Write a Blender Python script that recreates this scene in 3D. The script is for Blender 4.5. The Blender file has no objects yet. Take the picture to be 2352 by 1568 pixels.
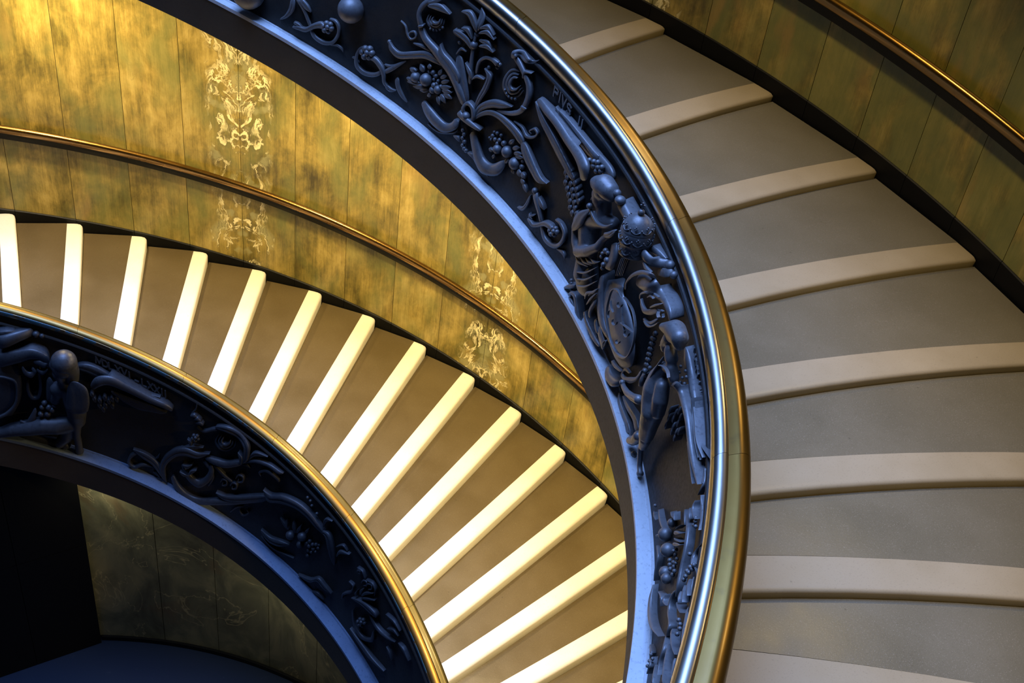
import bpy, bmesh, math, random
from mathutils import Vector, Matrix, noise
sc = bpy.context.scene
COL = sc.collection
random.seed(7)

# ------------------------------------------------------------------ camera
cam_d = bpy.data.cameras.new('camera'); cam = bpy.data.objects.new('camera', cam_d); COL.objects.link(cam)
FWD = Vector((0.42709087, 0.6752324, -0.60137725)); RGT = Vector((0.8798914, -0.46356609, 0.10439161)); UPV = Vector((0.2082895, 0.57373138, 0.79211602))
M = Matrix.Identity(4)
for i in range(3):
    M[i][0], M[i][1], M[i][2] = RGT[i], UPV[i], -FWD[i]
M[1][3] = -3.7667
cam.matrix_world = M
cam_d.sensor_width = 36.0; cam_d.lens = 2602.31 / 2352 * 36
cam_d.shift_x = 58.868 / 2352; cam_d.shift_y = 56.4 / 2352
cam_d.clip_start = 0.05; cam_d.clip_end = 200
sc.camera = cam

# ------------------------------------------------------------------ world, light, exposure
w = bpy.data.worlds.new('world'); sc.world = w; w.use_nodes = True
bg = w.node_tree.nodes['Background']; bg.inputs[0].default_value = (0.55, 0.62, 0.8, 1); bg.inputs[1].default_value = 0.004
def area(name, loc, target, size, power, color, spread=180):
    d = bpy.data.lights.new(name, 'AREA'); d.shape = 'DISK'; d.size = size; d.energy = power; d.color = color; d.spread = math.radians(spread)
    o = bpy.data.objects.new(name, d); COL.objects.link(o); o.location = loc
    o.rotation_euler = (Vector(target) - Vector(loc)).to_track_quat('-Z', 'Y').to_euler()
    return o
area('skylight', (1.2, 5.0, 15), (1.2, 5.0, -5), 14.0, 9500, (0.24, 0.43, 1.0))
vs = sc.view_settings; vs.view_transform = 'Standard'; vs.look = 'None'; vs.gamma = 1; vs.use_curve_mapping = False; vs.exposure = 0.0
def lamp(loc, power, color, size=0.26, spread=180):
    """round downlight let into a soffit"""
    d = bpy.data.lights.new('downlight', 'AREA'); d.shape = 'DISK'; d.size = size; d.energy = power; d.color = color; d.spread = math.radians(spread)
    o = bpy.data.objects.new('downlight', d); COL.objects.link(o); o.location = loc
    return o

# ------------------------------------------------------------------ helix of the two flights
PR = dict(e=-0.02715, phi=1.90311,
 U=dict(r0=14.52711, tau=0.10946, cy=0.0, th=0.60595, z=-3.88965, dth=0.15667, h=0.18387, sk=0.13258, w=3.61567, k=0.50209, k2=0.20386, c2=0.31389, k3=-0.07666, c3=0.00513, railw=-0.02625, railh=1.07019, ow=0.20417, botw=0.15503, both=-0.56405, lo=-0.23731, lw=0.10647, hh=1.0344, bt=0.13134),
 L=dict(th=1.41652, z=-6.49916, dth=0.09671, h=0.12396, sk=-0.00944, w=3.26974, k=-0.90104, k2=0.55307, c2=-0.19602, k3=-0.19801, c3=0.07471, railw=-0.01757, railh=0.98346, ow=0.14532, botw=0.14573, both=-0.6563, lo=-0.31498, lw=0.13188, hh=0.99901, bt=0.02555, r0=17.43253, tau=0.091217, cy=0.7533))
def zt(F, th):
    p = PR[F]; t = th - p['th']
    return p['z'] + t * p['h'] / p['dth'] + p['c2'] * t * t + p['c3'] * t ** 3
def rt(F, th):
    p = PR[F]; t = th - p['th']
    R = p['r0'] * (1 + p['tau'] * zt(F, th)); c, s = math.cos(th - PR['phi']), math.sin(th - PR['phi']); e = 1 + PR['e']
    return R / math.sqrt((c / e) ** 2 + (s * e) ** 2) + p['k'] * t + p['k2'] * t * t + p['k3'] * t ** 3
def S(F, th, off, dz):
    """point at plan angle th, `off` metres in from the outer tread end, dz above the tread line"""
    r = rt(F, th) - off
    return Vector((r * math.cos(th), r * math.sin(th) + PR[F]['cy'], zt(F, th) + dz))

# ------------------------------------------------------------------ mesh helpers
def link(name, verts, faces, mat, parent=None, smooth=False, uvs=None):
    me = bpy.data.meshes.new(name); me.from_pydata([tuple(v) for v in verts], [], faces)
    if uvs:
        l = me.uv_layers.new(name='UVMap')
        for poly in me.polygons:
            for li in poly.loop_indices: l.data[li].uv = uvs[me.loops[li].vertex_index]
    if smooth:
        for p in me.polygons: p.use_smooth = True
    if mat: me.materials.append(mat)
    o = bpy.data.objects.new(name, me); COL.objects.link(o)
    if parent: o.parent = parent
    return o
def fix(o):
    bm = bmesh.new(); bm.from_mesh(o.data); bmesh.ops.recalc_face_normals(bm, faces=bm.faces); bm.to_mesh(o.data); bm.free()
    return o
def tag(o, label=None, cat=None, group=None, kind=None):
    if label: o['label'] = label
    if cat: o['category'] = cat
    if group: o['group'] = group
    if kind: o['kind'] = kind
    return o
def empty(name, loc=(0, 0, 0)):
    o = bpy.data.objects.new(name, None); COL.objects.link(o); o.location = loc; o.empty_display_size = 0.1
    return o
def sweep(name, F, prof, t0, t1, n, mat, parent=None, smooth=False, closed=True, dzf=None):
    """profile [(off, dz)] carried along flight F from angle t0 to t1, capped"""
    V, Fa = [], []; m = len(prof)
    for i in range(n + 1):
        th = t0 + (t1 - t0) * i / n
        for (a, b) in prof: V.append(S(F, th, a, b))
    for i in range(n):
        for j in range(m if closed else m - 1):
            a, b = i * m + j, i * m + (j + 1) % m
            Fa.append((a, b, b + m, a + m))
    if closed:
        Fa.append(tuple(range(m))[::-1]); Fa.append(tuple(range(n * m, n * m + m)))
    o = link(name, V, Fa, mat, parent, smooth)
    fix(o)
    if smooth:
        for p in o.data.polygons:
            if len(p.vertices) > 4: p.use_smooth = False
    return o
def arc(cx, cz, r, a0, a1, n):
    return [(cx + r * math.cos(math.radians(a0 + (a1 - a0) * i / n)), cz + r * math.sin(math.radians(a0 + (a1 - a0) * i / n))) for i in range(n + 1)]

# ------------------------------------------------------------------ materials
def newmat(name, base, rough=0.5, metal=0.0, spec=0.5):
    m = bpy.data.materials.new(name); m.use_nodes = True
    b = m.node_tree.nodes['Principled BSDF']
    b.inputs['Base Color'].default_value = (*base, 1); b.inputs['Roughness'].default_value = rough; b.inputs['Metallic'].default_value = metal
    b.inputs['Specular IOR Level'].default_value = spec
    return m
class NB:
    def __init__(s, m): s.m = m; s.t = m.node_tree; s.b = s.t.nodes['Principled BSDF']
    def n(s, typ, **kw):
        x = s.t.nodes.new(typ)
        for k, v in kw.items(): setattr(x, k, v)
        return x
    def l(s, a, b): s.t.links.new(a, b)
    def noise(s, vec, scale, detail=4, rough=0.55, dist=0.0):
        x = s.n('ShaderNodeTexNoise'); x.inputs['Scale'].default_value = scale; x.inputs['Detail'].default_value = detail
        x.inputs['Roughness'].default_value = rough; x.inputs['Distortion'].default_value = dist
        if vec is not None: s.l(vec, x.inputs['Vector'])
        return x.outputs['Fac']
    def ramp(s, fac, stops):
        x = s.n('ShaderNodeValToRGB'); e = x.color_ramp.elements
        while len(e) < len(stops): e.new(0.5)
        for el, (p, c) in zip(e, stops):
            el.position = p; el.color = (*c, 1) if len(c) == 3 else c
        s.l(fac, x.inputs[0]); return x.outputs[0]
    def mix(s, fac, a, b, typ='MIX'):
        x = s.n('ShaderNodeMix', data_type='RGBA', blend_type=typ)
        if isinstance(fac, (int, float)): x.inputs[0].default_value = fac
        else: s.l(fac, x.inputs[0])
        for sock, v in ((x.inputs[6], a), (x.inputs[7], b)):
            if isinstance(v, tuple): sock.default_value = (*v, 1)
            else: s.l(v, sock)
        return x.outputs[2]
    def math(s, op, a, b=None):
        x = s.n('ShaderNodeMath', operation=op)
        for sock, v in zip(x.inputs, (a, b)):
            if v is None: continue
            if isinstance(v, (int, float)): sock.default_value = v
            else: s.l(v, sock)
        return x.outputs[0]
    def mapping(s, vec, scale=(1, 1, 1), loc=None):
        x = s.n('ShaderNodeMapping'); x.inputs['Scale'].default_value = scale
        s.l(vec, x.inputs['Vector'])
        if loc is not None: s.l(loc, x.inputs['Location'])
        return x.outputs[0]
    def bump(s, h, strength, dist=0.01):
        x = s.n('ShaderNodeBump'); x.inputs['Strength'].default_value = strength; x.inputs['Distance'].default_value = dist
        s.l(h, x.inputs['Height']); s.l(x.outputs[0], s.b.inputs['Normal'])
    def color(s, c): s.l(c, s.b.inputs['Base Color'])
    def obj(s): return s.n('ShaderNodeTexCoord').outputs['Object']
    def uv(s): return s.n('ShaderNodeTexCoord').outputs['UV']

def stone(name, c0, c1, rough, speck, speckcol):
    m = newmat(name, c0, rough); k = NB(m); v = k.obj()
    big = k.noise(v, 1.6, 3, 0.6); fine = k.noise(v, 160, 2, 0.7)
    c = k.mix(k.ramp(big, [(0.35, (0, 0, 0)), (0.65, (1, 1, 1))]), c0, c1)
    c = k.mix(k.ramp(fine, [(0.60, (0, 0, 0)), (0.72, (speck,) * 3)]), c, speckcol)
    dark = k.noise(v, 90, 2, 0.7)
    c = k.mix(k.ramp(dark, [(0.28, (0.35,) * 3), (0.42, (0, 0, 0))]), c, (c0[0] * .5, c0[1] * .5, c0[2] * .5))
    # scattered small dark marks of wear
    vo = k.n('ShaderNodeTexVoronoi'); vo.inputs['Scale'].default_value = 5.0; k.l(v, vo.inputs['Vector'])
    c = k.mix(k.ramp(vo.outputs['Distance'], [(0.02, (0.5,) * 3), (0.05, (0, 0, 0))]), c, (c0[0] * .4, c0[1] * .4, c0[2] * .4))
    k.color(c); k.bump(k.noise(v, 70, 3, 0.6), 0.12, 0.004)
    k.l(k.ramp(big, [(0.3, (rough - .06,) * 3), (0.7, (rough + .08,) * 3)]), k.b.inputs['Roughness'])
    return m
MAT = {}
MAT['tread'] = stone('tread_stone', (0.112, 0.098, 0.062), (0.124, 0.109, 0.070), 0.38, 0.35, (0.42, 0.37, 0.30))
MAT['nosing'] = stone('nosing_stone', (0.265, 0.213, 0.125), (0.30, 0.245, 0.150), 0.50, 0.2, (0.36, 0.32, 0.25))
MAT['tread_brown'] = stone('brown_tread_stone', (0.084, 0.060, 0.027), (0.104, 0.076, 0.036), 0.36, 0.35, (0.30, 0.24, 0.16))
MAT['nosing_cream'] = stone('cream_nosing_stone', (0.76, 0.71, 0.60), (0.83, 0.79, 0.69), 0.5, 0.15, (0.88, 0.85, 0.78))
MAT['black'] = newmat('black_marble', (0.003, 0.003, 0.003), 0.5, 0, 0.2)
MAT['joint'] = newmat('joint_mortar', (0.03, 0.025, 0.012), 0.9)

def marble(name, veined, green_lo=0.46, green_mix=0.6):
    m = newmat(name, (0.3, 0.25, 0.1), 0.36); k = NB(m); uv = k.uv()
    rnd = k.n('ShaderNodeObjectInfo').outputs['Random']
    cmb = k.n('ShaderNodeCombineXYZ')
    sep = k.n('ShaderNodeSeparateXYZ'); k.l(uv, sep.inputs[0])
    au = k.math('ABSOLUTE', sep.outputs[0]) if veined else sep.outputs[0]
    k.l(au, cmb.inputs[0]); k.l(sep.outputs[1], cmb.inputs[1])
    if not veined: k.l(k.math('MULTIPLY', rnd, 37.0), cmb.inputs[2])
    v = cmb.outputs[0]
    wob = k.n('ShaderNodeTexNoise'); wob.inputs['Scale'].default_value = 1.6; wob.inputs['Detail'].default_value = 3; k.l(v, wob.inputs['Vector'])
    vw = k.n('ShaderNodeVectorMath', operation='MULTIPLY_ADD'); k.l(wob.outputs['Color'], vw.inputs[0]); vw.inputs[1].default_value = (0.22, 0.16, 0.0); k.l(v, vw.inputs[2])
    vd = vw.outputs[0]
    cloud = k.noise(k.mapping(vd, (2.6, 1.7, 1)), 1.0, 7, 0.66, 0.2)
    streak = k.noise(k.mapping(v, (17, 0.9, 1)), 1.0, 6, 0.68, 0.12)
    fine = k.noise(k.mapping(v, (110, 7, 1)), 1.0, 5, 0.75, 0.2)
    f = k.math('ADD', k.math('MULTIPLY', cloud, 0.72), k.math('MULTIPLY', streak, 0.28))
    f = k.math('ADD', f, k.math('MULTIPLY', k.math('SUBTRACT', fine, 0.5), 0.22))
    f = k.math('ADD', f, k.math('MULTIPLY', k.math('SUBTRACT', rnd, 0.5), 0.05))
    c = k.ramp(f, [(0.34, (0.055, 0.043, 0.012)), (0.43, (0.140, 0.110, 0.028)), (0.50, (0.235, 0.178, 0.044)), (0.56, (0.335, 0.248, 0.064)), (0.66, (0.48, 0.365, 0.12))])
    green = k.noise(k.mapping(vd, (2.2, 1.1, 1)), 1.3, 3, 0.5)
    c = k.mix(k.ramp(green, [(green_lo, (0, 0, 0)), (green_lo + 0.2, (green_mix,) * 3)]), c, (0.155, 0.170, 0.055))
    rust = k.noise(k.mapping(vd, (3.0, 0.9, 1)), 0.9, 3, 0.5, 0.3)
    c = k.mix(k.ramp(rust, [(0.60, (0, 0, 0)), (0.74, (0.5,) * 3)]), c, (0.34, 0.205, 0.065))
    # thin dark cracks
    cr = k.noise(k.mapping(vd, (6, 0.8, 1)), 1.2, 5, 0.6, 0.8)
    cr = k.math('ABSOLUTE', k.math('SUBTRACT', cr, 0.5))
    c = k.mix(k.ramp(cr, [(0.0, (0.35,) * 3), (0.003, (0, 0, 0))]), c, (0.06, 0.05, 0.018))
    if veined:
        wv = k.n('ShaderNodeTexNoise'); wv.inputs['Scale'].default_value = 7; wv.inputs['Detail'].default_value = 4; k.l(v, wv.inputs['Vector'])
        vv = k.n('ShaderNodeVectorMath', operation='MULTIPLY_ADD'); k.l(wv.outputs['Color'], vv.inputs[0]); vv.inputs[1].default_value = (0.13, 0.16, 0.0); k.l(v, vv.inputs[2])
        band = k.noise(k.mapping(vv.outputs[0], (5.0, 2.2, 1)), 1.0, 5, 0.6, 1.2)
        b1 = k.math('ABSOLUTE', k.math('SUBTRACT', band, 0.47))
        core = k.ramp(b1, [(0.0, (1, 1, 1)), (0.016, (0.9,) * 3), (0.034, (0, 0, 0))])
        edge = k.ramp(b1, [(0.02, (0, 0, 0)), (0.034, (0.8,) * 3), (0.055, (0, 0, 0))])
        # veins gather near the mirrored joint
        reach = k.math('ADD', 0.32, k.math('MULTIPLY', k.math('SUBTRACT', k.noise(k.mapping(v, (2, 4, 1)), 1.0, 2), 0.5), 0.30))
        mask = k.math('MINIMUM', k.math('MAXIMUM', k.math('MULTIPLY', k.math('SUBTRACT', reach, au), 14.0), 0.0), 1.0)
        spots = k.ramp(k.noise(v, 6.0, 2, 0.5), [(0.36, (0, 0, 0)), (0.56, (1, 1, 1))])
        cm = k.math('MULTIPLY', k.math('MULTIPLY', core, mask), spots)
        em = k.math('MULTIPLY', k.math('MULTIPLY', edge, mask), 0.75)
        pale = k.ramp(k.noise(vv.outputs[0], 4.5, 3, 0.5), [(0.52, (0, 0, 0)), (0.6, (0.55,) * 3)])
        c = k.mix(k.math('MULTIPLY', pale, mask), c, (0.33, 0.32, 0.17))
        c = k.mix(em, c, (0.085, 0.07, 0.03)); c = k.mix(cm, c, (0.78, 0.69, 0.40))
    k.color(c)
    k.l(k.ramp(cloud, [(0.3, (0.30,) * 3), (0.7, (0.46,) * 3)]), k.b.inputs['Roughness'])
    k.bump(k.noise(k.mapping(vd, (60, 8, 1)), 1.0, 4, 0.6), 0.06, 0.004)
    return m
MAT['marble'] = marble('green_gold_marble', False)
MAT['vein'] = marble('veined_green_gold_marble', True)
MAT['marble_green'] = marble('olive_green_marble', False, 0.30, 0.75)

def bronze(name, c, rough, metal, patina, bumps=0.25):
    m = newmat(name, c, rough, metal); k = NB(m); v = k.obj()
    n1 = k.noise(v, 3.0, 5, 0.65); n2 = k.noise(v, 45, 4, 0.65)
    col = k.mix(k.ramp(n1, [(0.35, (0, 0, 0)), (0.7, (1, 1, 1))]), c, patina)
    col = k.mix(k.ramp(n2, [(0.30, (0.5,) * 3), (0.46, (0, 0, 0))]), col, (c[0] * .5, c[1] * .5, c[2] * .5))
    k.color(col); k.bump(k.noise(v, 38, 5, 0.7), bumps, 0.008)
    k.l(k.ramp(n2, [(0.3, (rough - .05,) * 3), (0.7, (rough + .12,) * 3)]), k.b.inputs['Roughness'])
    return m
MAT['bronze'] = bronze('dark_bronze', (0.016, 0.013, 0.010), 0.6, 0.0, (0.026, 0.021, 0.017))
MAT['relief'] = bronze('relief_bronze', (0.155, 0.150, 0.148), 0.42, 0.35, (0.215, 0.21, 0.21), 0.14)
MAT['relief_shaded'] = bronze('shaded_relief_bronze', (0.050, 0.050, 0.054), 0.42, 0.3, (0.072, 0.072, 0.078), 0.14)  # darker copy of the relief bronze: lower balustrade's weaker skylight put into the colour
MAT['ledge_shaded'] = bronze('shaded_ledge_bronze', (0.13, 0.17, 0.25), 0.5, 0.0, (0.17, 0.22, 0.31), 0.12)  # dim blue skylight on the lower ledge painted into its base colour
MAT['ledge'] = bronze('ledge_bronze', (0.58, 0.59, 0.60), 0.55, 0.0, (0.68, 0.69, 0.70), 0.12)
MAT['fascia'] = bronze('fascia_bronze', (0.050, 0.034, 0.018), 0.65, 0.0, (0.060, 0.043, 0.025), 0.05)
def brass(name, c, rough, wear, wearcol, coat=1.0):
    m = newmat(name, c, rough, 1.0); k = NB(m); v = k.obj()
    n1 = k.noise(v, 2.2, 4, 0.55); n2 = k.noise(v, 9, 4, 0.6)
    col = k.mix(k.ramp(n1, [(0.35, (0, 0, 0)), (0.7, (1, 1, 1))]), c, (c[0] * .8, c[1] * .76, c[2] * .68))
    if wear: col = k.mix(k.ramp(n2, [(0.58, (0, 0, 0)), (0.75, (wear,) * 3)]), col, wearcol)
    k.color(col)
    k.b.inputs['Coat Weight'].default_value = coat; k.b.inputs['Coat Roughness'].default_value = 0.2; k.b.inputs['Coat IOR'].default_value = 1.8
    k.l(k.ramp(n1, [(0.3, (rough - .03,) * 3), (0.7, (rough + .06,) * 3)]), k.b.inputs['Roughness'])
    return m
MAT['brass'] = brass('worn_brass', (0.40, 0.38, 0.33), 0.33, 0.2, (0.28, 0.24, 0.18), 1.0)
MAT['brass_dark'] = brass('tarnished_brass', (0.27, 0.165, 0.042), 0.36, 0.4, (0.14, 0.09, 0.035), 0.15)
MAT['brass_orange'] = brass('orange_brass', (0.36, 0.215, 0.062), 0.42, 0.3, (0.16, 0.10, 0.04), 0.1)
MAT['olive_brass'] = brass('olive_brass', (0.12, 0.10, 0.045), 0.45, 0.3, (0.07, 0.06, 0.03), 0.1)
MAT['wallrail'] = brass('brown_brass', (0.30, 0.165, 0.035), 0.25, 0.2, (0.15, 0.08, 0.02), 0.4)
MAT['patina'] = bronze('blue_green_patina', (0.05, 0.10, 0.13), 0.6, 0.2, (0.07, 0.14, 0.17))

m_ = brass('chipped_blue_paint', (0.42, 0.26, 0.10), 0.4, 0, (0, 0, 0), 0.3); k = NB(m_); v = k.obj()
base = m_.node_tree.nodes['Principled BSDF'].inputs['Base Color'].links[0].from_socket
msk = k.ramp(k.noise(v, 7.0, 6, 0.7, 0.3), [(0.47, (0, 0, 0)), (0.50, (1, 1, 1))])
k.color(k.mix(msk, base, (0.045, 0.115, 0.15)))
k.l(k.math('SUBTRACT', 1.0, msk), k.b.inputs['Metallic'])
MAT['chipped'] = m_

# ------------------------------------------------------------------ walls with marble panels
def wall(F, name, thetas, top, vein_at, off=-0.03):
    """thetas: joint angles, descending; each gap between joints is one marble panel"""
    t0, t1 = thetas[0] + 0.02, thetas[-1] - 0.02; n = 60
    V, Fa = [], []
    for i in range(n + 1):
        th = t0 + (t1 - t0) * i / n
        for o in (off - 0.02, off - 0.25):
            for z in (-0.75, top(th)): 
                V.append(S(F, th, o, z))
    for i in range(n):
        a = i * 4; b = a + 4
        Fa += [(a, a + 1, b + 1, b), (a + 2, b + 2, b + 3, a + 3), (a + 1, a + 3, b + 3, b + 1), (a, b, b + 2, a + 2)]
    Fa += [(0, 2, 3, 1), (n * 4, n * 4 + 1, n * 4 + 3, n * 4 + 2)]
    wo = fix(link(name, V, Fa, MAT['joint'])); tag(wo, kind='structure')
    bt = PR[F]['bt']
    for j in range(len(thetas) - 1):
        a, b = thetas[j], thetas[j + 1]; gap = 0.0016 / 5.5 * 1.2
        # mirrored pair: u runs from the book-matched joint
        cj = None
        for c in vein_at:
            if j in (c - 1, c): cj = thetas[c]
        nn = 6; V, Fa, UV = [], [], []
        for q in range(nn + 1):
            th = a - gap + (b - a + 2 * gap) * q / nn
            r = rt(F, th)
            ref = cj if cj is not None else (thetas[j] if j % 2 else thetas[j + 1])
            u = (ref - th) * r
            if cj is None: u = abs(u) + 3.0 * (j // 2)
            for o in (off, off - 0.018):
                for dz in (bt - 0.05, top(th)):
                    V.append(S(F, th, o, dz)); UV.append((u, V[-1].z + (0 if F == 'L' else 7)))
        for q in range(nn):
            A = q * 4; B = A + 4
            Fa += [(A, A + 1, B + 1, B), (A + 1, A + 3, B + 3, B + 1)]
        Fa += [(0, 2, 3, 1), (nn * 4, nn * 4 + 1, nn * 4 + 3, nn * 4 + 2)]
        p = fix(link('marble_panel', V, Fa, MAT['vein' if cj is not None else 'marble' if F == 'L' else 'marble_green'], wo, uvs=UV))
    return wo
PITCHL = 0.0867
jl = [1.416 + 0.0867 * 5 - PITCHL * i for i in range(26)]
SOFF = PR['U']['both']
def lower_top(th):
    q = S('L', th, -0.03, 0)
    return zt('U', math.atan2(q.y, q.x)) + SOFF + 0.012 - q.z
wall('L', 'wall_lower', jl, lower_top, (9, 14))
ju = [1.45 - 0.0745 * i for i in range(32)]
wall('U', 'wall_upper', ju, lambda th: 3.2, (11,))
for F, nm, ts in (('L', 'baseboard_lower', jl), ('U', 'baseboard_upper', ju)):
    bt = PR[F]['bt']
    b = tag(sweep(nm, F, [(-0.035, bt - 0.01), (-0.035, -0.45), (-0.06, -0.45), (-0.06, bt - 0.01)], ts[0], ts[-1], 60, MAT['black']), kind='structure')
    for j in range(len(ts) - 1):
        s = sweep('base_block', F, [(-0.024, bt), (-0.012, bt - 0.008), (-0.012, -0.40), (-0.034, -0.40), (-0.034, bt)], ts[j] - 0.0003, ts[j + 1] + 0.0003, 4, MAT['black'], b)

# ------------------------------------------------------------------ stairs
def flight(F, k0, k1, name, label, nw, nz, mt='tread', mn='nosing'):
    p = PR[F]; root = empty(name, S(F, p['th'], p['w'] / 2, -0.3)); tag(root, label, 'staircase')
    inv = Matrix.Translation(-root.location)
    def P3(k, a, along, dz):
        """step k; a: 0 outer end .. 1 inner end; along: fraction of tread depth behind the front line"""
        tk = p['th'] - k * p['dth']
        th = tk + p['dth'] * along + p['sk'] * a
        r = rt(F, th) - p['w'] * a
        zf = zt(F, tk); zb = zt(F, tk + p['dth']) - nz
        return Vector((r * math.cos(th), r * math.sin(th) + p['cy'], zf + (zb - zf) * along + dz))
    tS = p['th'] - k0 * p['dth'] + p['dth']; tE = p['th'] - k1 * p['dth']
    sl = sweep('slab', F, [(-0.03, -0.20), (p['w'] - 0.12, -0.20), (p['w'] - 0.12, p['lo'] - 0.05), (p['w'] + p['botw'] - 0.03, p['lo'] - 0.05), (p['w'] + p['botw'] - 0.03, p['both'] + 0.01), (-0.03, p['both'] + 0.01)], tS + p['sk'], tE, 70, MAT['fascia'])
    for v in sl.data.vertices: v.co -= root.location
    sl.parent = root
    for k in range(k0, k1 + 1):
        # tread body
        na, nb = 10, 3; V, Fa = [], []
        wk = nw / (p['dth'] * rt(F, p['th'] - k * p['dth']))
        for i in range(na + 1):
            a = i / na
            # band of constant width in metres
            rr = rt(F, p['th'] - k * p['dth']) - p['w'] * a
            f0 = min(0.9, nw / (p['dth'] * rr))
            for al in (f0, 1.0):
                for dz in (0.0, -0.22): V.append(P3(k, a * 0.975, al, dz) - root.location)
        for i in range(na):
            A = i * 4; B = A + 4
            Fa += [(A, A + 2, B + 2, B), (A + 1, B + 1, B + 3, A + 3), (A, B, B + 1, A + 1), (A + 2, A + 3, B + 3, B + 2)]
        Fa += [(0, 1, 3, 2), (na * 4, na * 4 + 2, na * 4 + 3, na * 4 + 1)]
        st = fix(link('step', V, Fa, MAT[mt], root))
        # rounded nosing
        rad = 0.026 if F == 'U' else 0.034
        V, Fa = [], []
        mm = None
        for i in range(na + 3):
            a = [0, 0.006, 0.018][i] if i < 3 else (i - 2) / na * 0.975
            rr = rt(F, p['th'] - k * p['dth']) - p['w'] * a
            f1 = min(0.9, nw / (p['dth'] * rr)); unit = f1 / nw      # fraction of tread depth per metre
            sh = [rad * 0.95, rad * 0.3, 0][i] if i < 3 else 0        # rounded outer end
            sec = [(nw, 0.0025), (rad * 1.8 + sh, 0.003)]
            for q in range(1, 6):
                g = math.radians(90 * q / 5); sec.append((rad * 1.2 * (1 - math.sin(g)) + sh * (1 - q / 8), 0.003 - rad * (1 - math.cos(g))))
            sec += [(0.003 + sh * .4, -nz * 0.8), (0.006 + sh * .4, -nz - 0.03), (nw, -nz - 0.03)]
            mm = len(sec)
            for (x, dz) in sec: V.append(P3(k, a, x * unit, dz - (sh * 0.18 if dz > -0.01 else 0)) - root.location)
        ns = na + 3
        for i in range(ns - 1):
            for j in range(mm):
                a_, b_ = i * mm + j, i * mm + (j + 1) % mm
                Fa.append((a_, b_, b_ + mm, a_ + mm))
        Fa += [tuple(range(mm))[::-1], tuple(range((ns - 1) * mm, ns * mm))]
        no = fix(link('nosing', V, Fa, MAT[mn], st))
        for q_ in no.data.polygons: q_.use_smooth = len(q_.vertices) == 4
        no.data.set_sharp_from_angle(angle=math.radians(40))
    return root
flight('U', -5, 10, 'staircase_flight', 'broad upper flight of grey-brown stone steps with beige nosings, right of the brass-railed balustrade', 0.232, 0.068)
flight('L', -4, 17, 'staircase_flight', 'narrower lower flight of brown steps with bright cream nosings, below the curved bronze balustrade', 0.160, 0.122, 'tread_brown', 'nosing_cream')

# ------------------------------------------------------------------ wall handrails
for F, t0, t1, lab in (('L', 1.8, -0.2, 'slim brown brass handrail along the golden marble wall above the lower steps'), ('U', 1.2, -0.9, 'dark brown brass handrail along the green marble wall at upper right')):
    p = PR[F]; r = 0.034 if F == 'L' else 0.042
    root = empty('wall_handrail', S(F, 0.5, 0.07, p['hh'])); tag(root, lab, 'handrail')
    prof = [(0.055 + r * math.cos(2 * math.pi * i / 16), p['hh'] + 0.01 + (r * 1.15 if math.sin(2 * math.pi * i / 16) > 0 else r * 1.7) * math.sin(2 * math.pi * i / 16)) for i in range(16)]
    o = sweep('rail', F, prof, t0, t1, 120, MAT['wallrail'], None, True)
    q = sweep('rail_shade_strip', F, [(0.075, p['hh'] - 0.015), (0.085, p['hh'] - 0.05), (0.06, p['hh'] - (0.13 if F == 'U' else 0.10)), (-0.03, p['hh'] - (0.13 if F == 'U' else 0.10)), (-0.03, p['hh'] - 0.02)], t0, t1, 120, MAT['black'])  # black strip modelling the rail's shaded underside and its shadow on the wall
    for x in (o, q):
        for v in x.data.vertices: v.co -= root.location
        x.parent = root

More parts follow.
